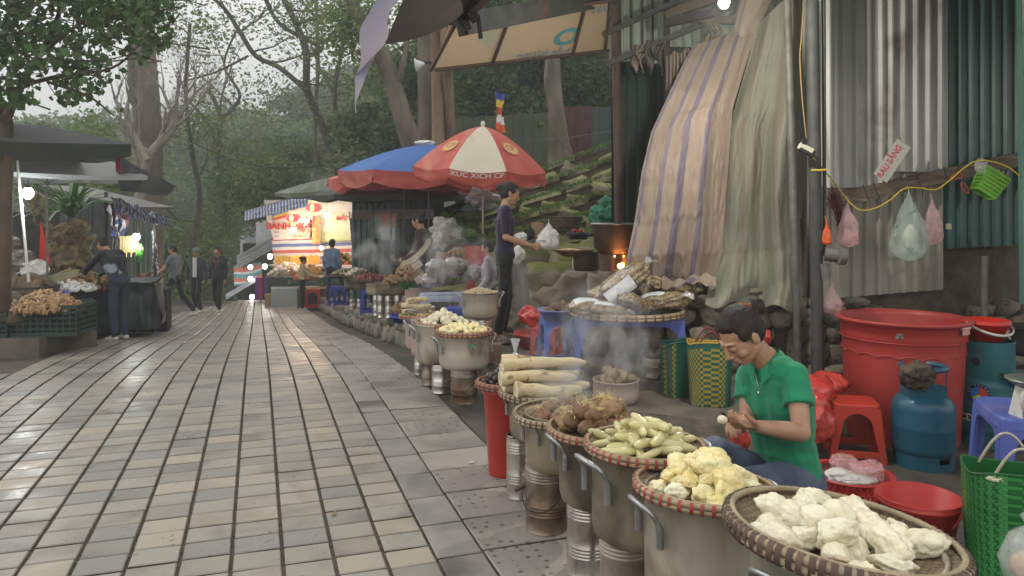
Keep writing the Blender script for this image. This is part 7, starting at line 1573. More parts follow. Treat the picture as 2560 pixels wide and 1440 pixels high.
for row, (y, me) in enumerate(((660, pk), (688, pk2))):
 for i in range(17): q = P(690 + i * 6.7, y, BK - .45); obj('packet', me, t, q - t.location + V(0, 0, .0), (0, 0, R.uniform(-.15, .15)), (1, 1, R.uniform(.8, 1)))
for px, py, r, w in ((765, 552, .075, 16), (817, 538, .085, 17), (803, 620, .06, 12), (733, 575, .085, 20)):
 bulb({765: 'glaring white bulb in front of the bakery banner', 817: 'glaring bulb hanging at the right of the bakery', 803: 'orange bulb hanging low in front of the shelves', 733: 'glaring bulb between the lantern and the shelves'}[px], P(px, py, BK - 1.0), w, (1, .92, .76) if px != 803 else (1, .55, .22), r, mat('lit warm bulb', (1, .9, .7), None, .3, emit=(1, .82, .55), estr=22) if px != 803 else mat('lit orange bulb', (1, .8, .5), None, .3, emit=(1, .55, .2), estr=14), .1, .5, 'bulbs of the bakery stall')
m_lan = mat('lit red lantern', (.7, .03, .03), None, .5, emit=(1, .04, .04), estr=2.6); m_lanw = mat('lantern beads', (1, .5, .4), None, .5, emit=(1, .30, .22), estr=3); m_lany = mat('lantern core', (1, .6, .1), None, .5, emit=(1, .5, .08), estr=6)
for px, py, d, lb in ((733, 545, 23.6, 'lit red round lantern in front of the bakery banner'), (785, 519, 22.6, 'lit red lantern half behind the dark canopy')):
 q = P(px, py, d); l = thing('red_lantern', lb, 'lantern', q, 0, 'lit red lanterns'); m = MB(); m.ball((0, 0, 0), (.23, .23, .15), 20); m.build('shade', [m_lan], l); m = MB(); m.ball((0, -.19, 0), (.07, .07, .10), 10); m.build('glowing_core', [m_lany], l); m = MB()
 for j in range(14):
  a = PI * j / 7
  for k in range(-2, 3): m.ball((.235 * math.cos(k * .45) * math.cos(a), .235 * math.cos(k * .45) * math.sin(a), .155 * math.sin(k * .45)), .008, 6)
 tag(m.build('bead_lights', [m_lanw], l), kind='stuff'); m = MB(); m.tube([(0, 0, -.15), (0, 0, -.22)], .07, 10); m.tube([(0, 0, .15), (0, 0, .19)], .07, 10); m.build('caps', [m_lany], l); m = MB(); m.tube([(0, 0, -.22), (0, 0, -.42)], .03, 8); m.build('tassel', [m_lan], l)
t = thing('striped_awning', 'blue and white striped awning skirt left of the bakery', 'awning', (0, 0, 0)); sheet('skirt', 0, 0, (P(612, 528, 21), P(768, 486, 20), P(770, 516, 20), P(612, 552, 21)), [ns[0], mat('awning blue', (.12, .18, .42), None, .7)], lambda u, v: int(u * 40) % 2, 0, nu=80, par=t); sheet('roof', 0, 0, (P(612, 526, 21), P(768, 484, 20), P(860, 470, 24), P(655, 522, 26)), mat('mauve awning roof', (.20, .15, .17), None, .8), par=t)
box('display_table', 'display table with a pale blue cloth in front of the bakery', 'table', rp(740, 24.4), (1.5, .7, .62), mat('pale blue cloth', (.30, .42, .48), (.42, .42, .36), .7, scale=2), TH); box('display_table', 'second table with lit boxes of sweets beside the blue shirted man', 'table', rp(790, 23.2), (1.1, .7, .62), m_darkbask, TH)
for i, (px, py, d, r, h, m_) in enumerate(((720, 678, 24, .45, .25, 'b'), (775, 682, 23, .35, .22, 'o'), (850, 655, 20, .40, .22, 'o'), (765, 695, 23, .3, .1, 'r'), (695, 690, 24.5, .3, .25, 'b'))):
 mm = {'b': mat('beige sweet bags', (.50, .42, .32), (.60, .55, .48), .3, scale=9, coat=.5), 'o': mat('orange sweets', (.62, .26, .06), (.60, .45, .15), .4, scale=12), 'r': mat('red boxes', (.50, .06, .03), (.6, .3, .1), .4, scale=9)}[m_]; pile(px, py, d, r, h, [lump('sw', 1, (.10, .07, .05), mm, .2, 1, i)], mm, 70, 'sweets', ('beige bags of sweets', 'orange sweets beside the yellow woman', 'colourful sweets right of the blue shirted man', 'red boxes on the second table', 'pale bags at the left of the bakery')[i])
stool('plastic_stool', 'red stool at the foot of the bakery table', rp(782, 22.6, .0), .42, .42, .60, .2, m_redp, leg=.26, splay=.1); box('paper_bag', 'brown paper bag on the street left of the bakery', 'bag', rp(677, 24.5), (.34, .25, .40), mat('brown paper', (.38, .24, .12), None, .8), .2)
# ---- stalls further down the slope
def slope_sheet(px0, py0, px1, py1, th, d, lb, ms, fn=None): return sheet('tarpaulin', lb, 'tarpaulin', (P(px0, py0 + th, d), P(px1, py1 + th, d - 1), P(px1, py1, d), P(px0, py0, d + 1)), ms, fn, .1)
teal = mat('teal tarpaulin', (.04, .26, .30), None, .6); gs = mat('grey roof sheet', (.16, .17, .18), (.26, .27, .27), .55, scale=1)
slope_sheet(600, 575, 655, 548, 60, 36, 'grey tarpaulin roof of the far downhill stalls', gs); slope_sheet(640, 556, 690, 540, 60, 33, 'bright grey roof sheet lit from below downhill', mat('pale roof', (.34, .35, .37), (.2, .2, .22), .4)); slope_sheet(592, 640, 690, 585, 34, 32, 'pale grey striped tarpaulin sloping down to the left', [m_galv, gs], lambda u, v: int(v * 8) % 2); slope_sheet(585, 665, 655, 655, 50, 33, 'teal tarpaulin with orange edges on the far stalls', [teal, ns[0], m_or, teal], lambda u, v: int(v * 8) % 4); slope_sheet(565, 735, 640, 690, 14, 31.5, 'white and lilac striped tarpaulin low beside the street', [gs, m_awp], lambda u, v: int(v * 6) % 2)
box('market_hut', 'dark hut of the far downhill stalls', 'hut', V(XP(655, 34), 34.5, zroad(34)), (1.9, 1.5, 2.6), m_udark, .3)
for px, py, d in ((675, 641, 29), (662, 666, 29.5), (626, 668, 31), (626, 697, 30), (630, 742, 30)): bulb({641: 'far white bulb, uppermost by the downhill stalls', 666: 'far white bulb under the uppermost one', 668: 'far small bulb over the teal tarpaulin', 697: 'far bulb beside the hanging clothes', 742: 'lowest far bulb near the ground'}[py], P(px, py, d), 14 if py < 670 else 0, (1, .95, .85), .09, mat('lit far bulb', (1, 1, .9), None, .3, emit=(1, .93, .8), estr=14), .1, .4, 'bulbs of the downhill stalls')
for i, (px, c) in enumerate(((645, (.30, .08, .30)), (656, (.50, .05, .10)), (663, (.16, .10, .30)))): box('hanging_cloth', ('purple', 'red', 'violet')[i] + ' garment hanging at the downhill stalls', 'clothes', P(px, 750, 28.5), (.16, .12, .85), mat('garment%d' % i, c, None, .8))
# ---- people of the right row and the walkers
def C(**k): return dict(top=k['t'], trousers=k['p'], shoe=k.get('s', m_white))
jeans2 = mat('dark jeans', (.035, .05, .085), (.02, .03, .05), .8, scale=5)
d = 10.9; figure('woman in a dark brown blouse with a bun bending over a large tray', pose((XP(1070, d), d, tz(d) - .1), 1.6, 78, .22, look=(0, 1, -.55), wrL=(-.16, .34, .98), elL=(-.2, .12, 1.08), hL=(-.12, .42, .95), wrR=(.16, .30, .95), elR=(.2, .08, 1.06), hR=(.12, .4, .92)), C(t=cloth('brown blouse', (.065, .028, .024)), p=c_blk), voxel=.011, hair='topbun', fem=True)
q = P(1043, 640, 10.6); t = thing('winnowing_tray', 'big tray tipped by the woman in the brown blouse', 'tray', q); t.rotation_euler = (.3, -.75, 0); b = MB(); b.lathe([(0, 0), (.24, .0), (.30, .03), (.30, .045), (.24, .015), (0, .012)], 32); b.build('tray', [m_bamboogrey], t)
d = 13.2; figure('seated woman with a ponytail low behind the steam', pose((XP(990, d), d, tz(d) - .45), 1.55, 75, look=(0, 1, -.3)), C(t=cloth('dim olive cloth', (.10, .085, .06)), p=c_blk), voxel=.014, hair='tail', fem=True)
d = 17; figure('woman gripping a post in the steam of the middle stall', pose((XP(935, d), d, tz(d)), 1.5, 70, look=(0, 1, -.2), elL=(-.2, .2, 1.2), wrL=(-.15, .42, 1.25), hL=(-.12, .5, 1.28)), C(t=cloth('greyish cloth', (.12, .10, .085)), p=c_blk), voxel=.016, hair='bun', fem=True)
d = 19.6; figure('man in a light blue shirt seen from behind with one foot raised', pose((XP(830, d), d, zroad(d) + .28), 1.66, -12, knR=(.14, .28, .62), anR=(.20, .22, .30), toR=(.22, .36, .27), wrL=(-.22, .06, .96), hL=(-.16, .14, .92), wrR=(.22, .06, .96), hR=(.16, .14, .92)), C(t=cloth('light blue shirt cloth', (.17, .25, .40)), p=jeans2, s=m_kst), voxel=.015)
d = 22; figure('woman in a loose pale yellow blouse reaching over the sweets', pose((XP(755, d), d, zroad(d)), 1.55, -65, .05, look=(0, 1, -.4), wrL=(-.14, .45, 1.05), elL=(-.2, .2, 1.15), hL=(-.1, .53, 1.03), wrR=(.14, .42, 1.05), elR=(.2, .18, 1.12), hR=(.1, .5, 1.03)), C(t=cloth('pale yellow cloth', (.50, .42, .26)), p=c_blk), voxel=.015, hair='bun', fem=True, slim=1.12)
# ---------------------------------------------------------------- left side
m_plinth = mat('mossy plinth concrete', (.15, .135, .105), (.10, .09, .065), .9, scale=3, bump=.5, bscale=18, c3=(.055, .06, .035), c3scale=2)
b = MB(); b.box((-6.6, 9.2, -.11), (2.5, 1.2, .36)); b.box((-6.75, 10.2, -.13), (1.6, .8, .33)); tag(b.build('concrete_plinth', [m_plinth]), 'low mossy concrete plinth under the plastic crates at the left edge', 'plinth')
m_crate = mat('dark green crate plastic', (.022, .045, .038), (.03, .055, .045), .55, scale=6)
def crate(lb, px, d, w, dp, h, z, rz, ):
 t = thing('plastic_crate', lb, 'crate', (XP(px, d), d, z), rz, 'green plastic crates');
 for (cx, cy_, ln_, a) in ((0, -dp / 2, w, 0), (0, dp / 2, w, 0), (-w / 2, 0, dp, PI / 2), (w / 2, 0, dp, PI / 2)):
  m = MB()
  for i in range(6): m.box((0, 0, .02 + (h - .03) * i / 5), (ln_, .012, .02 if i not in (0, 5) else .045))
  for i in range(int(ln_ / .07) + 1): m.box((-ln_ / 2 + i * ln_ / int(ln_ / .07), 0, h / 2), (.016, .010, h))
  m.build('lattice_side', [m_crate], t, (cx, cy_, 0), (0, 0, a))
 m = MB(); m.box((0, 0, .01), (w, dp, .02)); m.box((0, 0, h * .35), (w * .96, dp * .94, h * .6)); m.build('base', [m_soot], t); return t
crate('long dark crate of ginger, right end of the left plinth', 120, 8.95, .86, .5, .34, .075, .10); crate('dark crate of round tubers at the left edge', 12, 8.85, .34, .5, .33, .075, .05); crate('corner crate turned towards the street', 185, 9.35, .42, .5, .33, .06, .62)
pile(115, 772, 8.95, .40, .20, gingers, m_ginger, 420, 'ginger_heap', 'ginger heaped in the long dark crate', .5); pile(178, 780, 9.3, .24, .09, gingers, m_ginger, 130, 'ginger_heap', 'pale ginger in the corner crate')
m_coco = mat('round brown tuber', (.16, .125, .085), (.09, .07, .05), .85, scale=7, bump=.6, rnd=.2); cocos = [lump('round_tuber', 3, (.10, .10, .085), m_coco, .15, 1.3, 700 + i) for i in range(3)]
for i, (px, py, d) in enumerate(((35, 748, 9), (8, 752, 9), (50, 775, 8.8), (18, 778, 8.75), (-8, 776, 8.8), (36, 792, 8.7), (62, 762, 9.05), (5, 795, 8.7))): tag(obj('round_tuber', cocos[i % 3], None, P(px, py, d), (i, i * 2, 0), 1.1), 'large round brown tuber piled at the left edge', 'tuber', 'round tubers at the left edge')
card(88, 748, 8.9, .9, 'white price card planted in the ginger crate', .16)
tallbasket('wicker_basket', 'wide dark basket of dusty roots behind the ginger crate', P(78, 752, 10.0), .26, .34, .20, m_darkbask, 3); heap([lump('root', 3, (.12, .10, .07), m_brown, .3, 1.3, 710 + i) for i in range(3)], 'root', 'large dusty root in the wide dark basket', 'root', 'roots in the wide basket', P(78, 712, 10.0), .26, 7, 1, .03, mode='any')
bucket('plastic_basin', 'blue basin beside the wide dark basket', P(142, 755, 9.9), .10, .15, .13, m_blue2)
t = thing('covered_table', 'market table draped in black plastic down to the ground', 'table', rp(228, 11.9)); b = MB()
def drape(u, v):
 a = 2 * PI * u; ca, sa = math.cos(a), math.sin(a); x = math.copysign(abs(ca) ** .35, ca) * 1.0; y = math.copysign(abs(sa) ** .35, sa) * .62; k = 1 + .04 * math.sin(a * 17) * v + .05 * noise.noise(Vector((u * 14, v * 3, 1))); return V(x * k, y * k, .86 - .72 * v + .02 * math.sin(a * 9))
b.grid(drape, 90, 10); b.build('black_cover', [mat('black plastic sheet', (.018, .024, .026), (.035, .045, .048), .35, scale=3, bump=.8, bscale=7)], t); b = MB(); b.box((0, 0, .84), (1.9, 1.15, .04)); b.build('tabletop', [m_soot], t); t.rotation_euler.z = TH
for i, (px, py, d, r, h, m_, ms) in enumerate(((215, 712, 11, .42, .16, m_ginger, [taro[0], gingers[0]]), (178, 722, 10.7, .35, .10, m_bagwhite, tubers), (250, 720, 11.4, .25, .12, m_pinkred, tubers), (200, 705, 11.5, .5, .14, m_brown, [taro[2]]), (330, 745, 12.6, .4, .25, m_ginger, [taro[2], taro[3]]), (345, 790, 12.8, .4, .2, m_brown, [taro[1]]))): pile(px, py, d, r, h, ms, m_, 90, 'root_heap', ('brown roots on the black covered table', 'pale scraps on the front of the black table', 'reddish roots beside the hands of the leaning man', 'dark roots at the back of the black table', 'roots behind the leaning man', 'dark roots low on the stones')[i])
b = MB()
for i in range(16): a = P(88 + R.uniform(-4, 4), 712 + R.uniform(-8, 6), 10.6); b.tube([a, a + V(.50 + R.uniform(-.06, .06), .1, .16 + R.uniform(-.03, .03))], .011, 5)
tag(b.build('cane_bundle', [mat('dry cane', (.36, .33, .20), (.26, .24, .13), .7)]), 'bundle of dry canes lying slanted across the table', 'canes')
for i, (px, py, r_) in enumerate(((45, 650, (.24, .2, .16)), (85, 672, (.2, .16, .14)), (30, 690, (.2, .16, .12)), (75, 705, (.14, .12, .10)), (25, 610, (.14, .12, .12)))): ragblob('plastic_bag', ('large heap of white bags behind the lamp pole', 'shiny bag at the foot of the lamp pole', 'pinkish white bag by the tree trunk', 'small shiny bag near the dark roots', 'folded printed bag high by the trunk')[i], P(px, py, 10.6), r_, m_bagwhite if i % 2 else _M['grey packed film'], 320 + i, 'bag')
m_plant = mat('fern leaf green', (.085, .19, .045), (.055, .13, .03), .45, scale=3, transl=.2, spec=.6); m_gnarl = mat('gnarled ochre root', (.26, .20, .10), (.05, .038, .025), .85, scale=9, bump=1.6, bscale=14)
t = thing('root_stump', 'gnarled ochre root stump standing on the left stall', 'stump', P(175, 705, 11.6)); pr = [cap((0, 0, 0), (.02, 0, .75), .2, .17), cap((-.2, 0, -.1), (-.12, .05, .55), .13, .10), cap((.2, .05, -.1), (.14, 0, .5), .12, .09), ell((.02, 0, .8), (.26, .2, .12)), ell((-.12, -.05, .3), (.18, .15, .2)), cap((.28, 0, .2), (.3, .02, .62), .05, .08), cap((-.25, 0, .6), (-.6, .1, 1.25), .08, .14)]
def gn(c):
 for i, p in enumerate(c): q = Vector(p) * 4; c[i] = p + np.array(noise.noise_vector(q)) * .10 + np.array(noise.noise_vector(q * 2.7)) * .06
 return c
obj('stump', blob_mesh('stump', pr, .022, [m_gnarl], 1, gn), t)
t = thing('birds_nest_fern', 'large birds nest fern growing on top of the gnarled stump', 'fern', P(180, 545, 11.6)); lf = MB()
for i in range(44):
 a = R.uniform(0, 6.28); L_ = R.uniform(.55, .95); e = R.uniform(.55, 1.45); w = R.uniform(.05, .08)
 lf.grid(lambda u, v: V(math.cos(a) * (L_ * v * math.cos(e) + .16 * v * v) - math.sin(a) * w * (u - .5) * 2 * math.sin(min(1, v * 1.6 + .2) * PI * .86), math.sin(a) * (L_ * v * math.cos(e) + .16 * v * v) + math.cos(a) * w * (u - .5) * 2 * math.sin(min(1, v * 1.6 + .2) * PI * .86), L_ * v * math.sin(e) - .45 * v ** 2.6 * L_ * math.cos(e) * 1.6 + .015 * abs(u - .5)), 2, 8)
lf.build('fronds', [m_plant], t)
b = MB(); b.add([(0, 0, 0), (.17, 0, .0), (.02, 0, .62)], [(0, 1, 2)]); b.add([(0, .01, 0), (.17, .01, .0), (.02, .01, .62)], [(2, 1, 0)]); tag(b.build('pennant', [mat('bright red cloth', (.60, .04, .02), None, .6)], None, P(98, 658, 11)), 'bright red cloth pennant beside the stump', 'cloth')
t, T, sf = parasol('market_umbrella', 'square dark grey umbrella with a black skirt at the upper left', P(22, 308, 8.9), 1.36, .24, 4, [m_ugrey], .20, m_udark, .07, .02, rot=.12, tilt=(.05, .0), ragged=.01)
parasol('market_umbrella', 'white lined umbrella lit from beneath behind the dark grey one', P(118, 366, 10.2), 1.30, .40, 4, [m_uwhite], .06, m_uwhite, -.1, .02, rot=.1)
sheet('canopy', 'sagging grey cloth canopy sloping down to the right of the white umbrella', 'canopy', (P(300, 476, 10.3), P(420, 490, 11.4), P(440, 466, 11.0), P(285, 385, 9.8)), m_ugrey, sag=.12, wav=.03); sheet('rag_streamer', 'dark red rag streamer at the corner of the grey umbrella', 'rag', (P(290, 430, 9), P(304, 436, 9), P(298, 366, 9), P(286, 362, 9)), mat('dark red rag', (.16, .02, .03), None, .8), sag=0, nu=4)
pole('lamp_pole', 'slim bright pole carrying a lamp under the grey umbrella', P(40, 375, 8.95), P(72, 705, 8.95), .016, m_white, n=8); bulb('dazzling white lamp hanging beside the slim pole at the left', P(70, 483, 8.9), 15, (.95, .98, 1), .06, m_bulbw, .06); bulb('small white bulb in front of the left hut', P(341, 592, 12.6), 9, (.95, .98, 1), .055, m_bulbw, .06)
t = thing('sheet_hut', 'grey green corrugated hut behind the leaning man', 'hut', (0, 0, 0)); corrugated('sheet', V(XP(150, 14.2), 14.2), V(XP(318, 14.6), 14.6), -.7, ZP(480, 14.3), .2, .04, [mat('dim grey sheet', (.06, .07, .072), (.10, .11, .105), .6)], t); corrugated('sheet', V(XP(318, 14.6), 14.6), V(XP(392, 13.8), 13.8), -.7, ZP(530, 14.3), .2, .04, [mat('pale green grey sheet', (.17, .20, .17), (.12, .15, .13), .6)], t)
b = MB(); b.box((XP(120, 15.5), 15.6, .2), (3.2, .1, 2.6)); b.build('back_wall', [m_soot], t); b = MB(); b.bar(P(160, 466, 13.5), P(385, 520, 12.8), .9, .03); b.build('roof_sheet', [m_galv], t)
for i, (x, a) in enumerate(((265, 480), (345, 520), (388, 560))): pole('hut_post', ('dark post of the left hut by the fern', 'dark post of the left hut beside the bulb', 'corner post of the left hut')[i], P(x, a, 13), (XP(x, 13), 13, zroad(13)), .03, m_woodd, n=8)
sheet('valance', 'crumpled blue grey striped valance over the left hut', 'awning', (P(285, 525, 12.2), P(430, 572, 12.6), P(405, 540, 12.4), P(280, 490, 12.0)), [mat('lilac stripe', (.30, .30, .38), None, .7), mat('dark lilac stripe', (.09, .09, .14), None, .7)], lambda u, v: int(u * 34) % 2, .1, .05, 68); sheet('curtain', 'reddish striped curtain gathered at the hut', 'curtain', (P(283, 640, 12.8), P(305, 640, 12.8), P(325, 520, 12.8), P(275, 510, 12.8)), [ns[0], mat('faded maroon', (.20, .07, .07), None, .7), ns[1]], lambda u, v: int(u * 9) % 3, 0, .08)
t = thing('hanging_flutes', 'row of golden bamboo tubes hanging in front of the hut', 'bamboo tubes', P(320, 590, 12.7))
for i in range(12): b = MB(); x = -.13 + i * .026; b.tube([(x, 0, .0), (x, 0, -.30 - .05 * math.sin(i * 2))], .009, 6); b.build('tube', [mat('golden bamboo', (.50, .34, .13), None, .5)], t)
ragblob('plastic_leaves', 'green garland hanging beside the golden tubes', P(348, 630, 12.7), (.06, .05, .16), mat('bright leaf plastic', (.08, .30, .04), None, .6), 341, 'garland')
st_ = [ns[0], mat('dull blue stripe', (.20, .24, .40), None, .7)]; sheet('striped_sheet', 'blue and white striped sheet hanging at the hut corner', 'sheet', (P(378, 700, 13), P(398, 705, 13), P(390, 585, 13), P(383, 572, 13)), st_, lambda u, v: int(v * 22) % 2, 0, .03, 8, 44); sheet('striped_sheet', 'blue and white striped bag spread beside the path', 'sheet', (P(385, 782, 14.5), P(412, 758, 14.5), P(410, 712, 14.5), P(372, 722, 14.5)), st_, lambda u, v: int(v * 9) % 2, 0, .08, 14, 18)
b = MB(); b.tube([P(345, 702, 13.2), P(402, 664, 13.2)], .03, 8); b.tube([P(350, 692, 13.2), P(372, 700, 13.2)], .07, 8); tag(b.build('wooden_mortar', [mat('orange wood', (.30, .12, .04), (.20, .07, .02), .5)]), 'reddish carved wooden club lying on the stall edge', 'club'); box('display_stand', 'dark stand at the end of the left stall', 'table', rp(365, 13.4), (.75, .8, .75), m_soot, TH); box('box', 'flat white and green carton under the wooden club', 'box', P(348, 735, 13), (.45, .35, .10), m_label, .2)
sk = tag(obj('stone_heap', None), 'dark stones and red baskets below the left stall', 'rocks')
for i in range(26): q = UV(-2.75 + R.uniform(-.25, .3), R.uniform(10.6, 14.6)); obj('stone', stonesd[i % 7], sk, (q.x, q.y, zroad(q.y) + R.uniform(.05, .22)), (R.random(), R.random(), R.random() * 6), R.uniform(.25, .5))
bucket('plastic_basin', 'red basin among the stones behind the leaning man', rp(322, 12.4, .25), .1, .16, .14, m_redfade); ragblob('rag', 'crumpled red cloth on the stones left of the leaning man', rp(262, 11.6, .3), (.14, .12, .10), m_bagred, 351, 'cloth')
d = 10.9; figure('man in a black and grey jacket leaning over the left stall', pose((XP(298, d), d, zroad(d)), 1.56, 68, .42, look=(0, 1, -.7), wrL=(-.14, .62, 1.0), elL=(-.24, .42, 1.12), hL=(-.1, .72, .96), wrR=(.14, .58, .98), elR=(.26, .36, 1.12), hR=(.08, .68, .95), head=(0, .36, 1.50), neck=(0, .26, 1.40)), C(t=mat('black and grey jacket', (.012, .013, .018), (.24, .26, .32), .6, scale=2.2, lo=.56, hi=.58), p=jeans2), voxel=.011)
d = 18.8; figure('young man striding left in a grey T-shirt and black track trousers', pose((XP(438, d), d, zroad(d)), 1.78, 88, .06, look=(0, 1, -.2), knL=(-.1, .22, .50), anL=(-.1, .40, .12), toL=(-.1, .52, .04), knR=(.1, -.12, .48), anR=(.1, -.42, .13), toR=(.1, -.30, .03), elL=(-.22, .16, 1.14), wrL=(-.2, .36, 1.0), hL=(-.18, .44, .98)), C(t=cloth('grey T-shirt cloth', (.15, .16, .20)), p=c_blk), voxel=.014, sleeve='short')
d = 20.4; f2, M2 = figure('man in a grey cap and open dark jacket over a white T-shirt', pose((XP(492, d), d, zroad(d)), 1.74, 170, look=(-.2, 1, -.25), knL=(-.11, .12, .5), toL=(-.12, .16, .03), anR=(.1, -.16, .14), toR=(.11, -.03, .04), elL=(-.25, -.06, 1.12), wrL=(-.27, .10, .90), elR=(.25, .04, 1.12), hR=(.24, .16, .74)), C(t=cloth('dark denim jacket', (.03, .04, .055)), p=c_blk), voxel=.014); o = f2.location
b = MB(); b.ball(M2 @ V(0, -.01, .075) - o, (.098, .10, .07), 14); b.ball(M2 @ V(0, .10, .055) - o, (.07, .09, .012), 12, rot=(0, 0, math.radians(170))); b.build('cap', [mat('grey cap cloth', (.14, .16, .15), None, .8)], f2); b = MB(); b.grid(lambda u, v: V(.11 * (u - .5) + (XP(492, d) - o.x), -.150 + .01 * math.cos(u * 6), .98 + .52 * v), 4, 6); b.build('white_shirt_front', [m_white], f2)
d = 20.9; f3_, M3 = figure('man in a dark quilted jacket with an orange lanyard', pose((XP(546, d), d, zroad(d)), 1.80, 168, look=(.5, 1, -.1), anL=(-.1, .12, .09), toL=(-.11, .26, .03), knL=(-.1, .12, .5), anR=(.1, -.14, .12), toR=(.11, -.01, .04), elR=(.26, -.06, 1.12)), C(t=cloth('dark quilted cloth', (.022, .028, .032)), p=c_blk), voxel=.014); o = f3_.location
b = MB(); b.tube([V(-.05, -.15, 1.46), V(-.01, -.18, 1.18), V(.05, -.15, 1.46)], .008, 5); b.build('lanyard', [m_or], f3_)
for i, (px, py, lb) in enumerate(((926, 905, 'yellow green fallen leaf on the slabs near the second pots'), (1165, 1018, 'dark scrap at the pavement edge below the tin cans'), (700, 880, 'tiny dry leaf on the tiles far down the street'), (1180, 1160, 'pale paper scrap beside the red bucket'), (470, 1010, 'brown leaf fragment on the tiles in the middle'), (250, 1120, 'dry leaf on the shiny tiles at the left'), (835, 1290, 'small brown leaf near the bottom of the picture'))):
 d_ = 1.5 * F / (py - HY); q = V(XP(px, d_), d_, .010 + zroad(d_)); m = MB(); m.add([(-.025, 0, 0), (0, -.012, .004), (.03, 0, .006), (0, .013, .003)], [(0, 1, 2, 3)]); tag(m.build('fallen_leaf', [[mat('litter leaf', (.22, .24, .05), None, .6), mat('litter dark', (.05, .04, .03), None, .8), mat('litter tan', (.20, .14, .07), None, .7), m_white][(0, 1, 2, 3, 2, 2, 2)[i]]], None, q, (0, 0, i * 1.3)), lb, 'leaf' if i != 3 else 'paper')
# ---------------------------------------------------------------- trees, forest, hills
m_bark = mat('pale brown bark', (.16, .13, .10), (.085, .068, .05), .9, scale=4, bump=1.2, bscale=9, stretch=(1, 1, .35), c3=(.26, .24, .20), c3scale=1.5)
m_barkd = mat('dark bark', (.045, .038, .033), (.085, .07, .058), .9, scale=5, bump=1, bscale=10)  # dark brown tone over the whole bark
m_barkg = mat('grey bare bark', (.27, .24, .195), (.19, .165, .13), .9, scale=6, bump=.6)
LG = [mat('leaves mid green', (.095, .15, .045), (.13, .19, .06), .5, scale=.6, island=.22, transl=.35), mat('leaves yellow green', (.14, .20, .05), (.18, .24, .07), .5, scale=.6, island=.2, transl=.4), mat('leaves dark green', (.04, .078, .025), (.06, .10, .035), .5, scale=.6, island=.25, transl=.3), mat('leaves near green', (.055, .11, .032), (.085, .14, .048), .45, island=.5, transl=.3, scale=1)]
def limb(b, pts, d, n=8, dj=.5, seed=1):
 """pts: (px, py, radius px) -> swept tube with depth wander; returns world pts"""
 Q, rr = [], []; k = len(pts)
 for i in range(k - 1):
  for j in range(5):
   s = j / 5; a, c, e, g_ = pts[max(i - 1, 0)], pts[i], pts[i + 1], pts[min(i + 2, k - 1)]
   q = [.5 * (2 * c[m] + (e[m] - a[m]) * s + (2 * a[m] - 5 * c[m] + 4 * e[m] - g_[m]) * s * s + (3 * c[m] - a[m] - 3 * e[m] + g_[m]) * s ** 3) for m in (0, 1)]
   dd = d + dj * noise.noise(Vector((seed * 3.1, (i + s) * .7, 0))) * 2; Q.append(P(q[0], q[1], dd)); rr.append((c[2] + (e[2] - c[2]) * s) * d / F)
 Q.append(P(pts[-1][0], pts[-1][1], d)); rr.append(pts[-1][2] * d / F); b.tube(Q, rr, n); return Q, rr
def grow(b, p, dirv, L_, r, lev, rs, tips, up=.25, split=3, spread=.7, n=5, kr=.68):
 pts, rad = [p], [r]; d = dirv.normalized()
 for i in range(4):
  d = (d + Vector((rs.gauss(0, .16), rs.gauss(0, .16), rs.gauss(0, .12) + up * .22))).normalized(); p = p + d * L_ / 4; pts.append(p); rad.append(r * (1 - .11 * (i + 1)))
 b.tube(pts, rad, n, caps=False)
 if lev == 0: tips.append((p, d)); return
 for i in range(split):
  k = rs.choice((2, 3, 4)) if i else 4; v = Vector((rs.gauss(0, 1), rs.gauss(0, 1), rs.gauss(0, .7) + up)).normalized(); grow(b, pts[k], (d + v * spread), L_ * rs.uniform(.62, .85), rad[k] * kr, lev - 1, rs, tips, up, split, spread, max(3, n - 1), kr)
def crown(pts_dirs, n, spread, size, mat_, seed, parent, aspect=.55, flat=1.0, name='crown', droop=0):
 rs = np.random.RandomState(seed); base = np.array([tuple(p) for p, _ in pts_dirs]); idx = rs.randint(0, len(base), n); c = base[idx] + rs.normal(size=(n, 3)) * spread * np.array([1, 1, flat]) - np.array([0, 0, droop]) * rs.random_sample((n, 1))
 return obj(name, leaf_mesh(name, c, size, mat_, seed, aspect=aspect, matid=(idx * 7 % len(mat_))), parent)
def tree(name, label, limbs, d, bark, twl, lev, nleaf, lsize, lm, seed, spread=.5, group=None, dj=.4, tw=1.0, up=.25, split=3, sc=.5, minr=3.0, every=4):
 rs = random.Random(seed); q = limbs[0][0]; t = thing(name, label, 'tree', P(q[0], q[1], d), 0, group); off = Matrix.Translation(-t.location); b = MB(); tips = []
 for li, lm_ in enumerate(limbs):
  Q, rr = limb(b, lm_, d, 9, dj if li else dj * .5, seed + li)
  if twl:
   for i in range(3, len(Q), every):
    if rr[i] * F / d < minr * 3 or i > len(Q) - 3:
     v = Vector((rs.gauss(0, 1), rs.gauss(0, 1), rs.gauss(.3, .6))).normalized(); grow(b, Q[i], v + Vector((0, 0, .3)), twl * rs.uniform(.6, 1.2), min(rr[i] * .5, .02 * d / 10 * tw), lev, rs, tips, up, split, sc)
 o = b.build('trunk', [bark], t); o.data.transform(off)
 if nleaf and tips: o = crown(tips, nleaf, spread, lsize, lm, seed, t); o.data.transform(off)
 return t, tips
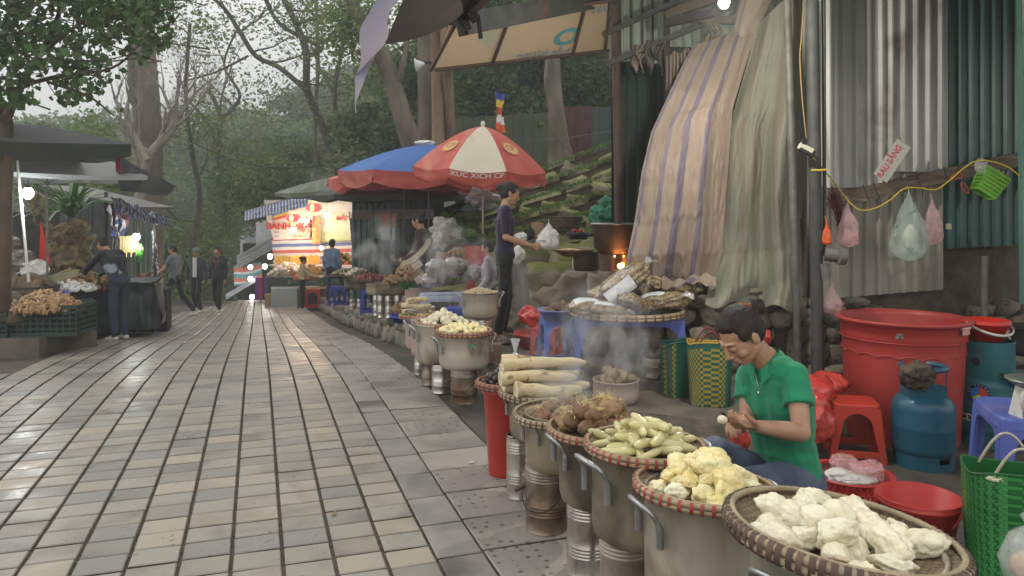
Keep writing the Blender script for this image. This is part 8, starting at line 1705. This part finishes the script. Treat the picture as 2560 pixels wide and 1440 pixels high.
t, tips = tree('leafy_tree', 'leafy tree with heart shaped leaves and a thin trunk at the left edge', [[(8, 770, 17), (12, 520, 16), (18, 330, 15), (8, 270, 15)], [(14, 300, 12), (60, 200, 9), (130, 80, 6), (170, -40, 4)], [(10, 280, 10), (-40, 180, 8), (-60, 40, 6)], [(50, 215, 6), (150, 190, 5), (280, 170, 3), (350, 110, 2)], [(90, 150, 5), (200, 60, 4), (330, 30, 2)], [(120, 205, 4), (220, 240, 3), (285, 290, 1.5)]], 8.2, mat('reddish brown bark', (.12, .075, .05), (.08, .055, .04), .9, scale=5, bump=.8, bscale=14), 0, 1, 0, .1, LG, 5, .25)
rs = np.random.RandomState(12); C_ = []
while len(C_) < 5400:
 px, py, d = rs.uniform(-260, 430), rs.uniform(-160, 330), rs.uniform(7.0, 9.6); lim = 262 - .00 * px if px < 180 else 262 - (px - 180) * .62
 if 180 < px < 320 and rs.random_sample() < .05: lim = 330
 nz_ = noise.noise(Vector((px * .012, py * .014, d * .6))); dens = .75 if py < lim - 90 else .45
 if py < lim + 25 * nz_ and rs.random_sample() < dens + nz_ * .9: C_.append(P(px, py, d))
D_ = rs.normal(size=(len(C_), 3)) * [.6, .6, .5] + [0, 0, -.55]; o = obj('crown', leaf_mesh('crown', C_, .088, [LG[3]], 4, aspect=.85, D=D_), t); o.data.transform(Matrix.Translation(-t.location)); b = MB(); rr_ = random.Random(3)
for i in range(240): q = C_[rr_.randrange(len(C_))]; b.tube([q, q + V(rr_.gauss(0, .15), rr_.gauss(0, .15), .05), q + V(rr_.gauss(0, .3), rr_.gauss(0, .3), rr_.uniform(-.1, .25))], [.004, .006, .009], 4)
o = tag(b.build('twigs', [m_barkd], t), kind='stuff'); o.data.transform(Matrix.Translation(-t.location))
G = 'trees on the slope'
tree('big_trunk_tree', 'massive grey trunk rising behind the left canopies', [[(372, 760, 34), (378, 520, 30), (375, 300, 27), (362, 100, 25), (368, -60, 25)], [(362, 330, 18), (335, 200, 14), (330, 60, 10), (310, -60, 8)]], 22, m_bark, 0, 1, 0, .2, LG, 11, group=G)
t, tips = tree('bare_frangipani', 'bare frangipani with a fan of upturned grey branches', [[(345, 520, 13), (370, 400, 12), (425, 330, 11), (440, 290, 10)], [(370, 400, 9), (330, 330, 7), (315, 280, 6)]], 19, m_barkg, 0, 1, 0, .2, LG, 21, group=G)
b = MB(); rs = random.Random(8); tp = []
for (px, py, dx, dz, L_) in ((440, 295, .1, 1, 1.1), (440, 295, .9, .75, 1.15), (440, 290, -.8, .7, 1.1), (430, 320, .95, .1, 1.0), (380, 385, -.9, .5, 1.0), (318, 285, -.3, 1, .8), (318, 285, -1, .6, .9), (350, 430, -.3, .9, .9), (400, 350, .2, 1, 1.1), (425, 325, 1, .5, 1.2), (335, 330, .3, 1, 1.0), (375, 400, .5, 1, 1.0)): grow(b, P(px, py, 19), V(dx, rs.uniform(-.6, .6), dz), L_ * .66, .062, 6, rs, tp, .6, 2, .8, 6, .86)
o = b.build('branches', [m_barkg], t); o.data.transform(Matrix.Translation(-t.location))
LL = [LG[0], LG[1]]
tree('leaning_tree', 'dark leaning tree with forked branches above the olive canopy', [[(862, 470, 13), (835, 390, 12), (800, 300, 10), (768, 225, 9), (765, 130, 9), (740, 60, 8), (700, -20, 7)], [(770, 230, 7), (700, 170, 6), (640, 140, 6), (600, 80, 6), (560, 20, 5), (500, -30, 4)], [(765, 140, 6), (800, 120, 5), (700, 60, 5), (655, -20, 4)], [(740, 60, 5), (830, 30, 4), (900, -10, 3)], [(620, 140, 3), (540, 180, 2.5), (450, 205, 1.5)]], 26, m_barkd, 1.5, 3, 5200, .13, LL, 31, .35, G, tw=.8)
tree('slender_tree', 'slender crooked trunk just right of the leaning tree', [[(858, 470, 7), (846, 330, 6), (836, 230, 6), (855, 120, 5), (872, -20, 5)], [(838, 240, 4), (800, 170, 3), (770, 90, 2)]], 24, m_bark, 1.0, 3, 1800, .12, LL, 41, .3, G, tw=.6)
tree('slender_tree', 'pale straight trunk left of the crooked one', [[(790, 460, 6), (788, 300, 5), (795, 160, 5), (790, -20, 4)]], 30, m_bark, 1.4, 3, 2000, .14, LL, 43, .4, G, tw=.6)
tree('slender_tree', 'twin stemmed pale tree in the middle of the slope', [[(540, 620, 9), (560, 500, 8), (545, 380, 7), (550, 290, 6), (520, 220, 5)], [(550, 300, 5), (600, 240, 4), (560, 160, 3), (600, 60, 2)], [(545, 380, 5), (520, 310, 4), (470, 250, 3)]], 29, m_bark, 1.8, 3, 2600, .15, LL, 47, .45, G, tw=.7)
tree('slender_tree', 'dark thin trunk between the frangipani and the twin stems', [[(480, 620, 8), (500, 500, 7), (480, 380, 6), (465, 240, 5), (475, 60, 4)]], 25, m_barkd, 1.2, 3, 1400, .13, LL, 53, .35, G, tw=.7)
tree('curved_tree', 'thick curved trunk leaning left behind the blue umbrella', [[(1052, 420, 32), (1015, 320, 25), (985, 220, 22), (950, 130, 21), (905, 60, 18), (865, -30, 14)], [(985, 230, 10), (1010, 150, 8), (1020, 60, 6)]], 15.5, m_bark, .9, 3, 4000, .10, LL, 61, .3, G, tw=.8)
tree('split_trunk_tree', 'mottled straight trunk left of the split brown one', [[(1066, 420, 23), (1064, 250, 20), (1062, 80, 19), (1060, -60, 19)]], 14.3, m_bark, 0, 1, 0, .1, LL, 63, .3, G)
tree('split_trunk_tree', 'split brown trunk carrying the horn loudspeaker', [[(1096, 420, 17), (1094, 250, 16), (1090, 80, 15), (1092, -60, 15)], [(1124, 400, 19), (1122, 250, 14), (1116, 150, 12), (1106, 60, 9), (1100, -40, 9)]], 13.6, mat('split brown wood', (.22, .14, .08), (.09, .065, .05), .9, scale=3, bump=1.2, bscale=8, stretch=(1, 1, .25)), 0, 1, 0, .1, LL, 65, .3, G)
tree('flared_tree', 'grey trunk with a flared foot on the stone terraces', [[(1408, 450, 48), (1398, 360, 26), (1388, 260, 20), (1382, 150, 18), (1378, -60, 17)], [(1388, 280, 12), (1370, 220, 10), (1372, 120, 9), (1372, -40, 9)]], 16.8, m_bark, 0, 1, 0, .12, LL, 67, .3, G)
for i, (x, y0, x2, w, d) in enumerate(((1262, 330, 1215, 9, 22), (1300, 320, 1305, 7, 24), (1190, 330, 1180, 6, 25), (1345, 320, 1330, 6, 26), (1450, 300, 1470, 6, 24))): tree('slender_tree', ('leaning trunk behind the flags', 'thin trunk right of the flags', 'thin trunk left of the flags', 'thin trunk left of the flared one', 'thin trunk above the maroon fence')[i], [[(x, y0 + 30, w), ((x + x2) / 2, 220, w * .9), (x2, 90, w * .8), (x2 + 20, -40, w * .6)]], d, m_barkd, 1.2, 3, 5500, .16, [LG[2], LG[0]], 71 + i, .5, G, tw=.7)
sky_t = [(-900, 330), (0, 335), (300, 335), (420, 345), (540, 330), (640, 300), (720, 272), (800, 262), (900, 215), (1000, 150), (1100, 95), (1500, 30), (2600, -60), (4000, -100)]
def sky(px):
 for (a, ya), (c, yc) in zip(sky_t, sky_t[1:]):
  if px <= c: return ya + (yc - ya) * (px - a) / (c - a)
 return sky_t[-1][1]
def hill(px, s):      # s 0 foot .. 1 ridge
 near = 36 if px < 900 else 36 - min(1, (px - 900) / 250) * 14
 ridge = near + 38; d = near + (ridge - near) * s; z1 = ZP(sky(px) + 14, ridge); z0 = (zroad(40) - 2 if px < 900 else -1.5 + min(1, (px - 900) / 250) * 4.2)
 return V(XP(px, d), d, z0 + (z1 - z0) * (s ** .85) + 1.2 * noise.noise(Vector((px * .01, s * 3, 2))))
hb_ = MB(); hb_.grid(lambda u, v: hill(-900 + 4900 * u, v), 80, 14); struct('wooded_hill', hb_, [mat('forest floor', (.03, .045, .018), (.05, .06, .028), .95, scale=.5)])
rs = np.random.RandomState(9); cs, mi, sz = [], [], []
for k in range(560):
 px = rs.uniform(-80, 1800); s = rs.uniform(.0, 1.0) ** .9; q = hill(px, s); r = rs.uniform(1.1, 2.6); n = 230 if px < 1700 else 60; v = rs.normal(size=(n, 3)); v /= np.linalg.norm(v, axis=1)[:, None]; v[:, 2] = np.abs(v[:, 2]) * .9 - .15
 rad = r * (1 + .25 * rs.normal(size=(n, 1))); cs.append(np.array(q) + [0, 0, r * .5] + v * rad * [1, 1, .85]); mi += [(2 if px > 1000 else int(rs.choice([0, 1, 2], p=[.45, .3, .25])))] * n; sz += list(rs.uniform(.22, .48, n) * q.y / 52)
tag(obj('forest', leaf_mesh('forest', np.concatenate(cs), .4, LG[:3], 5, sizes=sz, matid=mi)), kind='stuff')
def thicket(name, boxes, n, size, ms, seed, lab=None):
 rs = np.random.RandomState(seed); out, ids = [], []
 for (x0, x1, y0, y1, d0, d1) in boxes:
  for k in range(16):
   c = P(rs.uniform(x0, x1), rs.uniform(y0, y1), rs.uniform(d0, d1)); r = rs.uniform(.5, 1.1) * d0 / 24; m = int(n / 16 / len(boxes)); v = rs.normal(size=(m, 3)); v /= np.linalg.norm(v, axis=1)[:, None]; out.append(np.array(c) + v * r * rs.uniform(.5, 1.1, (m, 1)) * [1, 1, .8]); ids += [k % len(ms)] * m
 return tag(obj(name, leaf_mesh(name, np.concatenate(out), size, ms, seed, matid=ids)), kind='stuff')
thicket('undergrowth', [(400, 640, 400, 640, 27, 33), (560, 860, 380, 470, 28, 34), (400, 520, 620, 700, 26, 30), (600, 700, 400, 560, 36, 38), (640, 760, 440, 500, 27, 29)], 26000, .19, [LG[1], LG[0], LG[0]], 3); thicket('dark_undergrowth', [(940, 1050, 150, 420, 20, 25), (1120, 1400, 170, 290, 21, 26), (1400, 1540, 120, 270, 20, 24), (1150, 1540, 60, 180, 24, 28), (860, 960, 300, 440, 22, 27)], 34000, .17, [LG[2], LG[0], LG[2]], 4); thicket('left_undergrowth', [(80, 330, 330, 480, 22, 28)], 5000, .2, [LG[0], LG[1]], 5)
for i, (px, py, d, n, L_, lb) in enumerate(((1185, 590, 10.0, 30, .34, 'bright green leafy plant beside the red chair'), (1120, 545, 12.5, 26, .45, 'broad leaved plant under the tarpaulin bundle'), (1345, 300, 17.0, 14, .3, 'tuft growing on the terrace top'))):
 t = thing('leafy_plant', lb, 'plant', P(px, py + 20, d)); m = MB()
 for k in range(n):
  a, e = R.uniform(0, 6.28), R.uniform(.3, 1.3); l_ = L_ * R.uniform(.5, 1); w = l_ * .2
  m.grid(lambda u, v: V(math.cos(a) * l_ * v * math.cos(e) - math.sin(a) * w * (u - .5) * 2 * math.sin(v * PI * .95 + .05), math.sin(a) * l_ * v * math.cos(e) + math.cos(a) * w * (u - .5) * 2 * math.sin(v * PI * .95 + .05), l_ * v * math.sin(e) - .3 * l_ * v ** 2), 2, 5)
 m.build('leaves', [mat('fresh leaf', (.09, .20, .03), (.06, .15, .03), .5, transl=.3)], t)
def ridge(name, pts, d, m_, amp):
 m = MB()
 def fn(u, v):
  px = pts[0][0] + (pts[-1][0] - pts[0][0]) * u
  for (a, ya), (c, yc) in zip(pts, pts[1:]):
   if px <= c: y = ya + (yc - ya) * (px - a) / (c - a); break
  else: y = pts[-1][1]
  z = ZP(y, d) + amp * noise.noise(Vector((u * 60, 0, d))) + amp * .5 * noise.noise(Vector((u * 190, 0, d))); return V(XP(px, d), d + 30 * v + amp * 3 * noise.noise(Vector((u * 30, v * 9, 1))), z - (z + 25) * v ** 1.3 + (amp * 2 * noise.noise(Vector((u * 50, v * 12, 5))) if v > 0 else 0)).lerp(V(XP(px, d), d - 45 * v, -25), v)
 m.grid(fn, 220, 14); struct(name, m, [m_])
m_far = mat('far wooded hillside', (.035, .06, .03), (.07, .10, .045), .9, scale=.12, bump=1, bscale=.4)
ridge('near_hill', [(-500, 360), (300, 345), (650, 300), (740, 262), (800, 200), (850, 172), (900, 172), (1000, 150), (1300, 110), (2600, 100)], 150, m_far, 2.8); ridge('far_mountain', [(-500, 400), (200, 350), (400, 270), (470, 215), (515, 188), (545, 200), (575, 250), (620, 300), (900, 300), (2600, 200)], 385, m_far, 5)
# ---- haze and steam
b = MB(); b.box((0, 212, 22), (900, 470, 126)); hz = b.build('haze', [m_far]); hm = bpy.data.materials.new('haze'); hm.use_nodes = True; nt = hm.node_tree; nt.nodes.clear(); pv = nt.nodes.new('ShaderNodeVolumePrincipled'); oo = nt.nodes.new('ShaderNodeOutputMaterial'); pv.inputs['Density'].default_value = .0040; pv.inputs['Color'].default_value = (.93, .97, .98, 1); pv.inputs['Anisotropy'].default_value = .2; nt.links.new(pv.outputs[0], oo.inputs['Volume']); hz.data.materials[0] = hm; hm.cycles.homogeneous_volume = True if hasattr(hm.cycles, 'homogeneous_volume') else None; tag(hz, kind='stuff')
def steam(lb, px, py, d, w, h, dens, seed, tilt=0):
 t = P(px, py, d); m = MB(); m.ball((0, 0, 0), (1, 1, 1), 16); o = m.build('steam', [m_far], None, t + V(0, 0, h / 2)); o.scale = (w, w * .8, h / 2); o.rotation_euler = (0, tilt, 0)
 k = bpy.data.materials.new('steam'); k.use_nodes = True; nt = k.node_tree; nt.nodes.clear(); N = nt.nodes.new; L = nt.links.new; out = N('ShaderNodeOutputMaterial'); v = N('ShaderNodeVolumePrincipled'); tc = N('ShaderNodeTexCoord'); mp = N('ShaderNodeMapping'); mp.inputs['Location'].default_value = (seed, seed * 2, 0); mp.inputs['Scale'].default_value = (1.3, 1.3, 1.0 * h / w / 2.4)
 n = N('ShaderNodeTexNoise'); n.inputs['Scale'].default_value = 1.5; n.inputs['Detail'].default_value = 4; n.inputs['Distortion'].default_value = 1.2; L(tc.outputs['Object'], mp.inputs[0]); L(mp.outputs[0], n.inputs[0]); r = N('ShaderNodeMapRange'); r.inputs[1].default_value = .50; r.inputs[2].default_value = .70; L(n.outputs[0], r.inputs[0])
 ln_ = N('ShaderNodeVectorMath'); ln_.operation = 'LENGTH'; L(tc.outputs['Object'], ln_.inputs[0]); r2 = N('ShaderNodeMapRange'); r2.inputs[1].default_value = 1; r2.inputs[2].default_value = .25; L(ln_.outputs['Value'], r2.inputs[0]); ml = N('ShaderNodeMath'); ml.operation = 'MULTIPLY'; L(r.outputs[0], ml.inputs[0]); L(r2.outputs[0], ml.inputs[1]); m2 = N('ShaderNodeMath'); m2.operation = 'MULTIPLY'; m2.inputs[1].default_value = dens; L(ml.outputs[0], m2.inputs[0]); L(m2.outputs[0], v.inputs['Density']); v.inputs['Color'].default_value = (.95, .96, .97, 1); L(v.outputs[0], out.inputs['Volume']); o.data.materials[0] = k; tag(o, kind='stuff')
steam('', 1460, 1075, 3.2, .30, .66, 15, 3, .25); steam('', 1575, 945, 5.3, .26, .60, 14, 11, .1); steam('', 1130, 800, 6.8, .45, .9, 9, 5, .1); steam('', 965, 700, 11, .6, 1.0, 9, 7, -.1); steam('', 850, 520, 15, .8, .6, 3, 9, .6)
bpy.data.scenes.remove(TS)
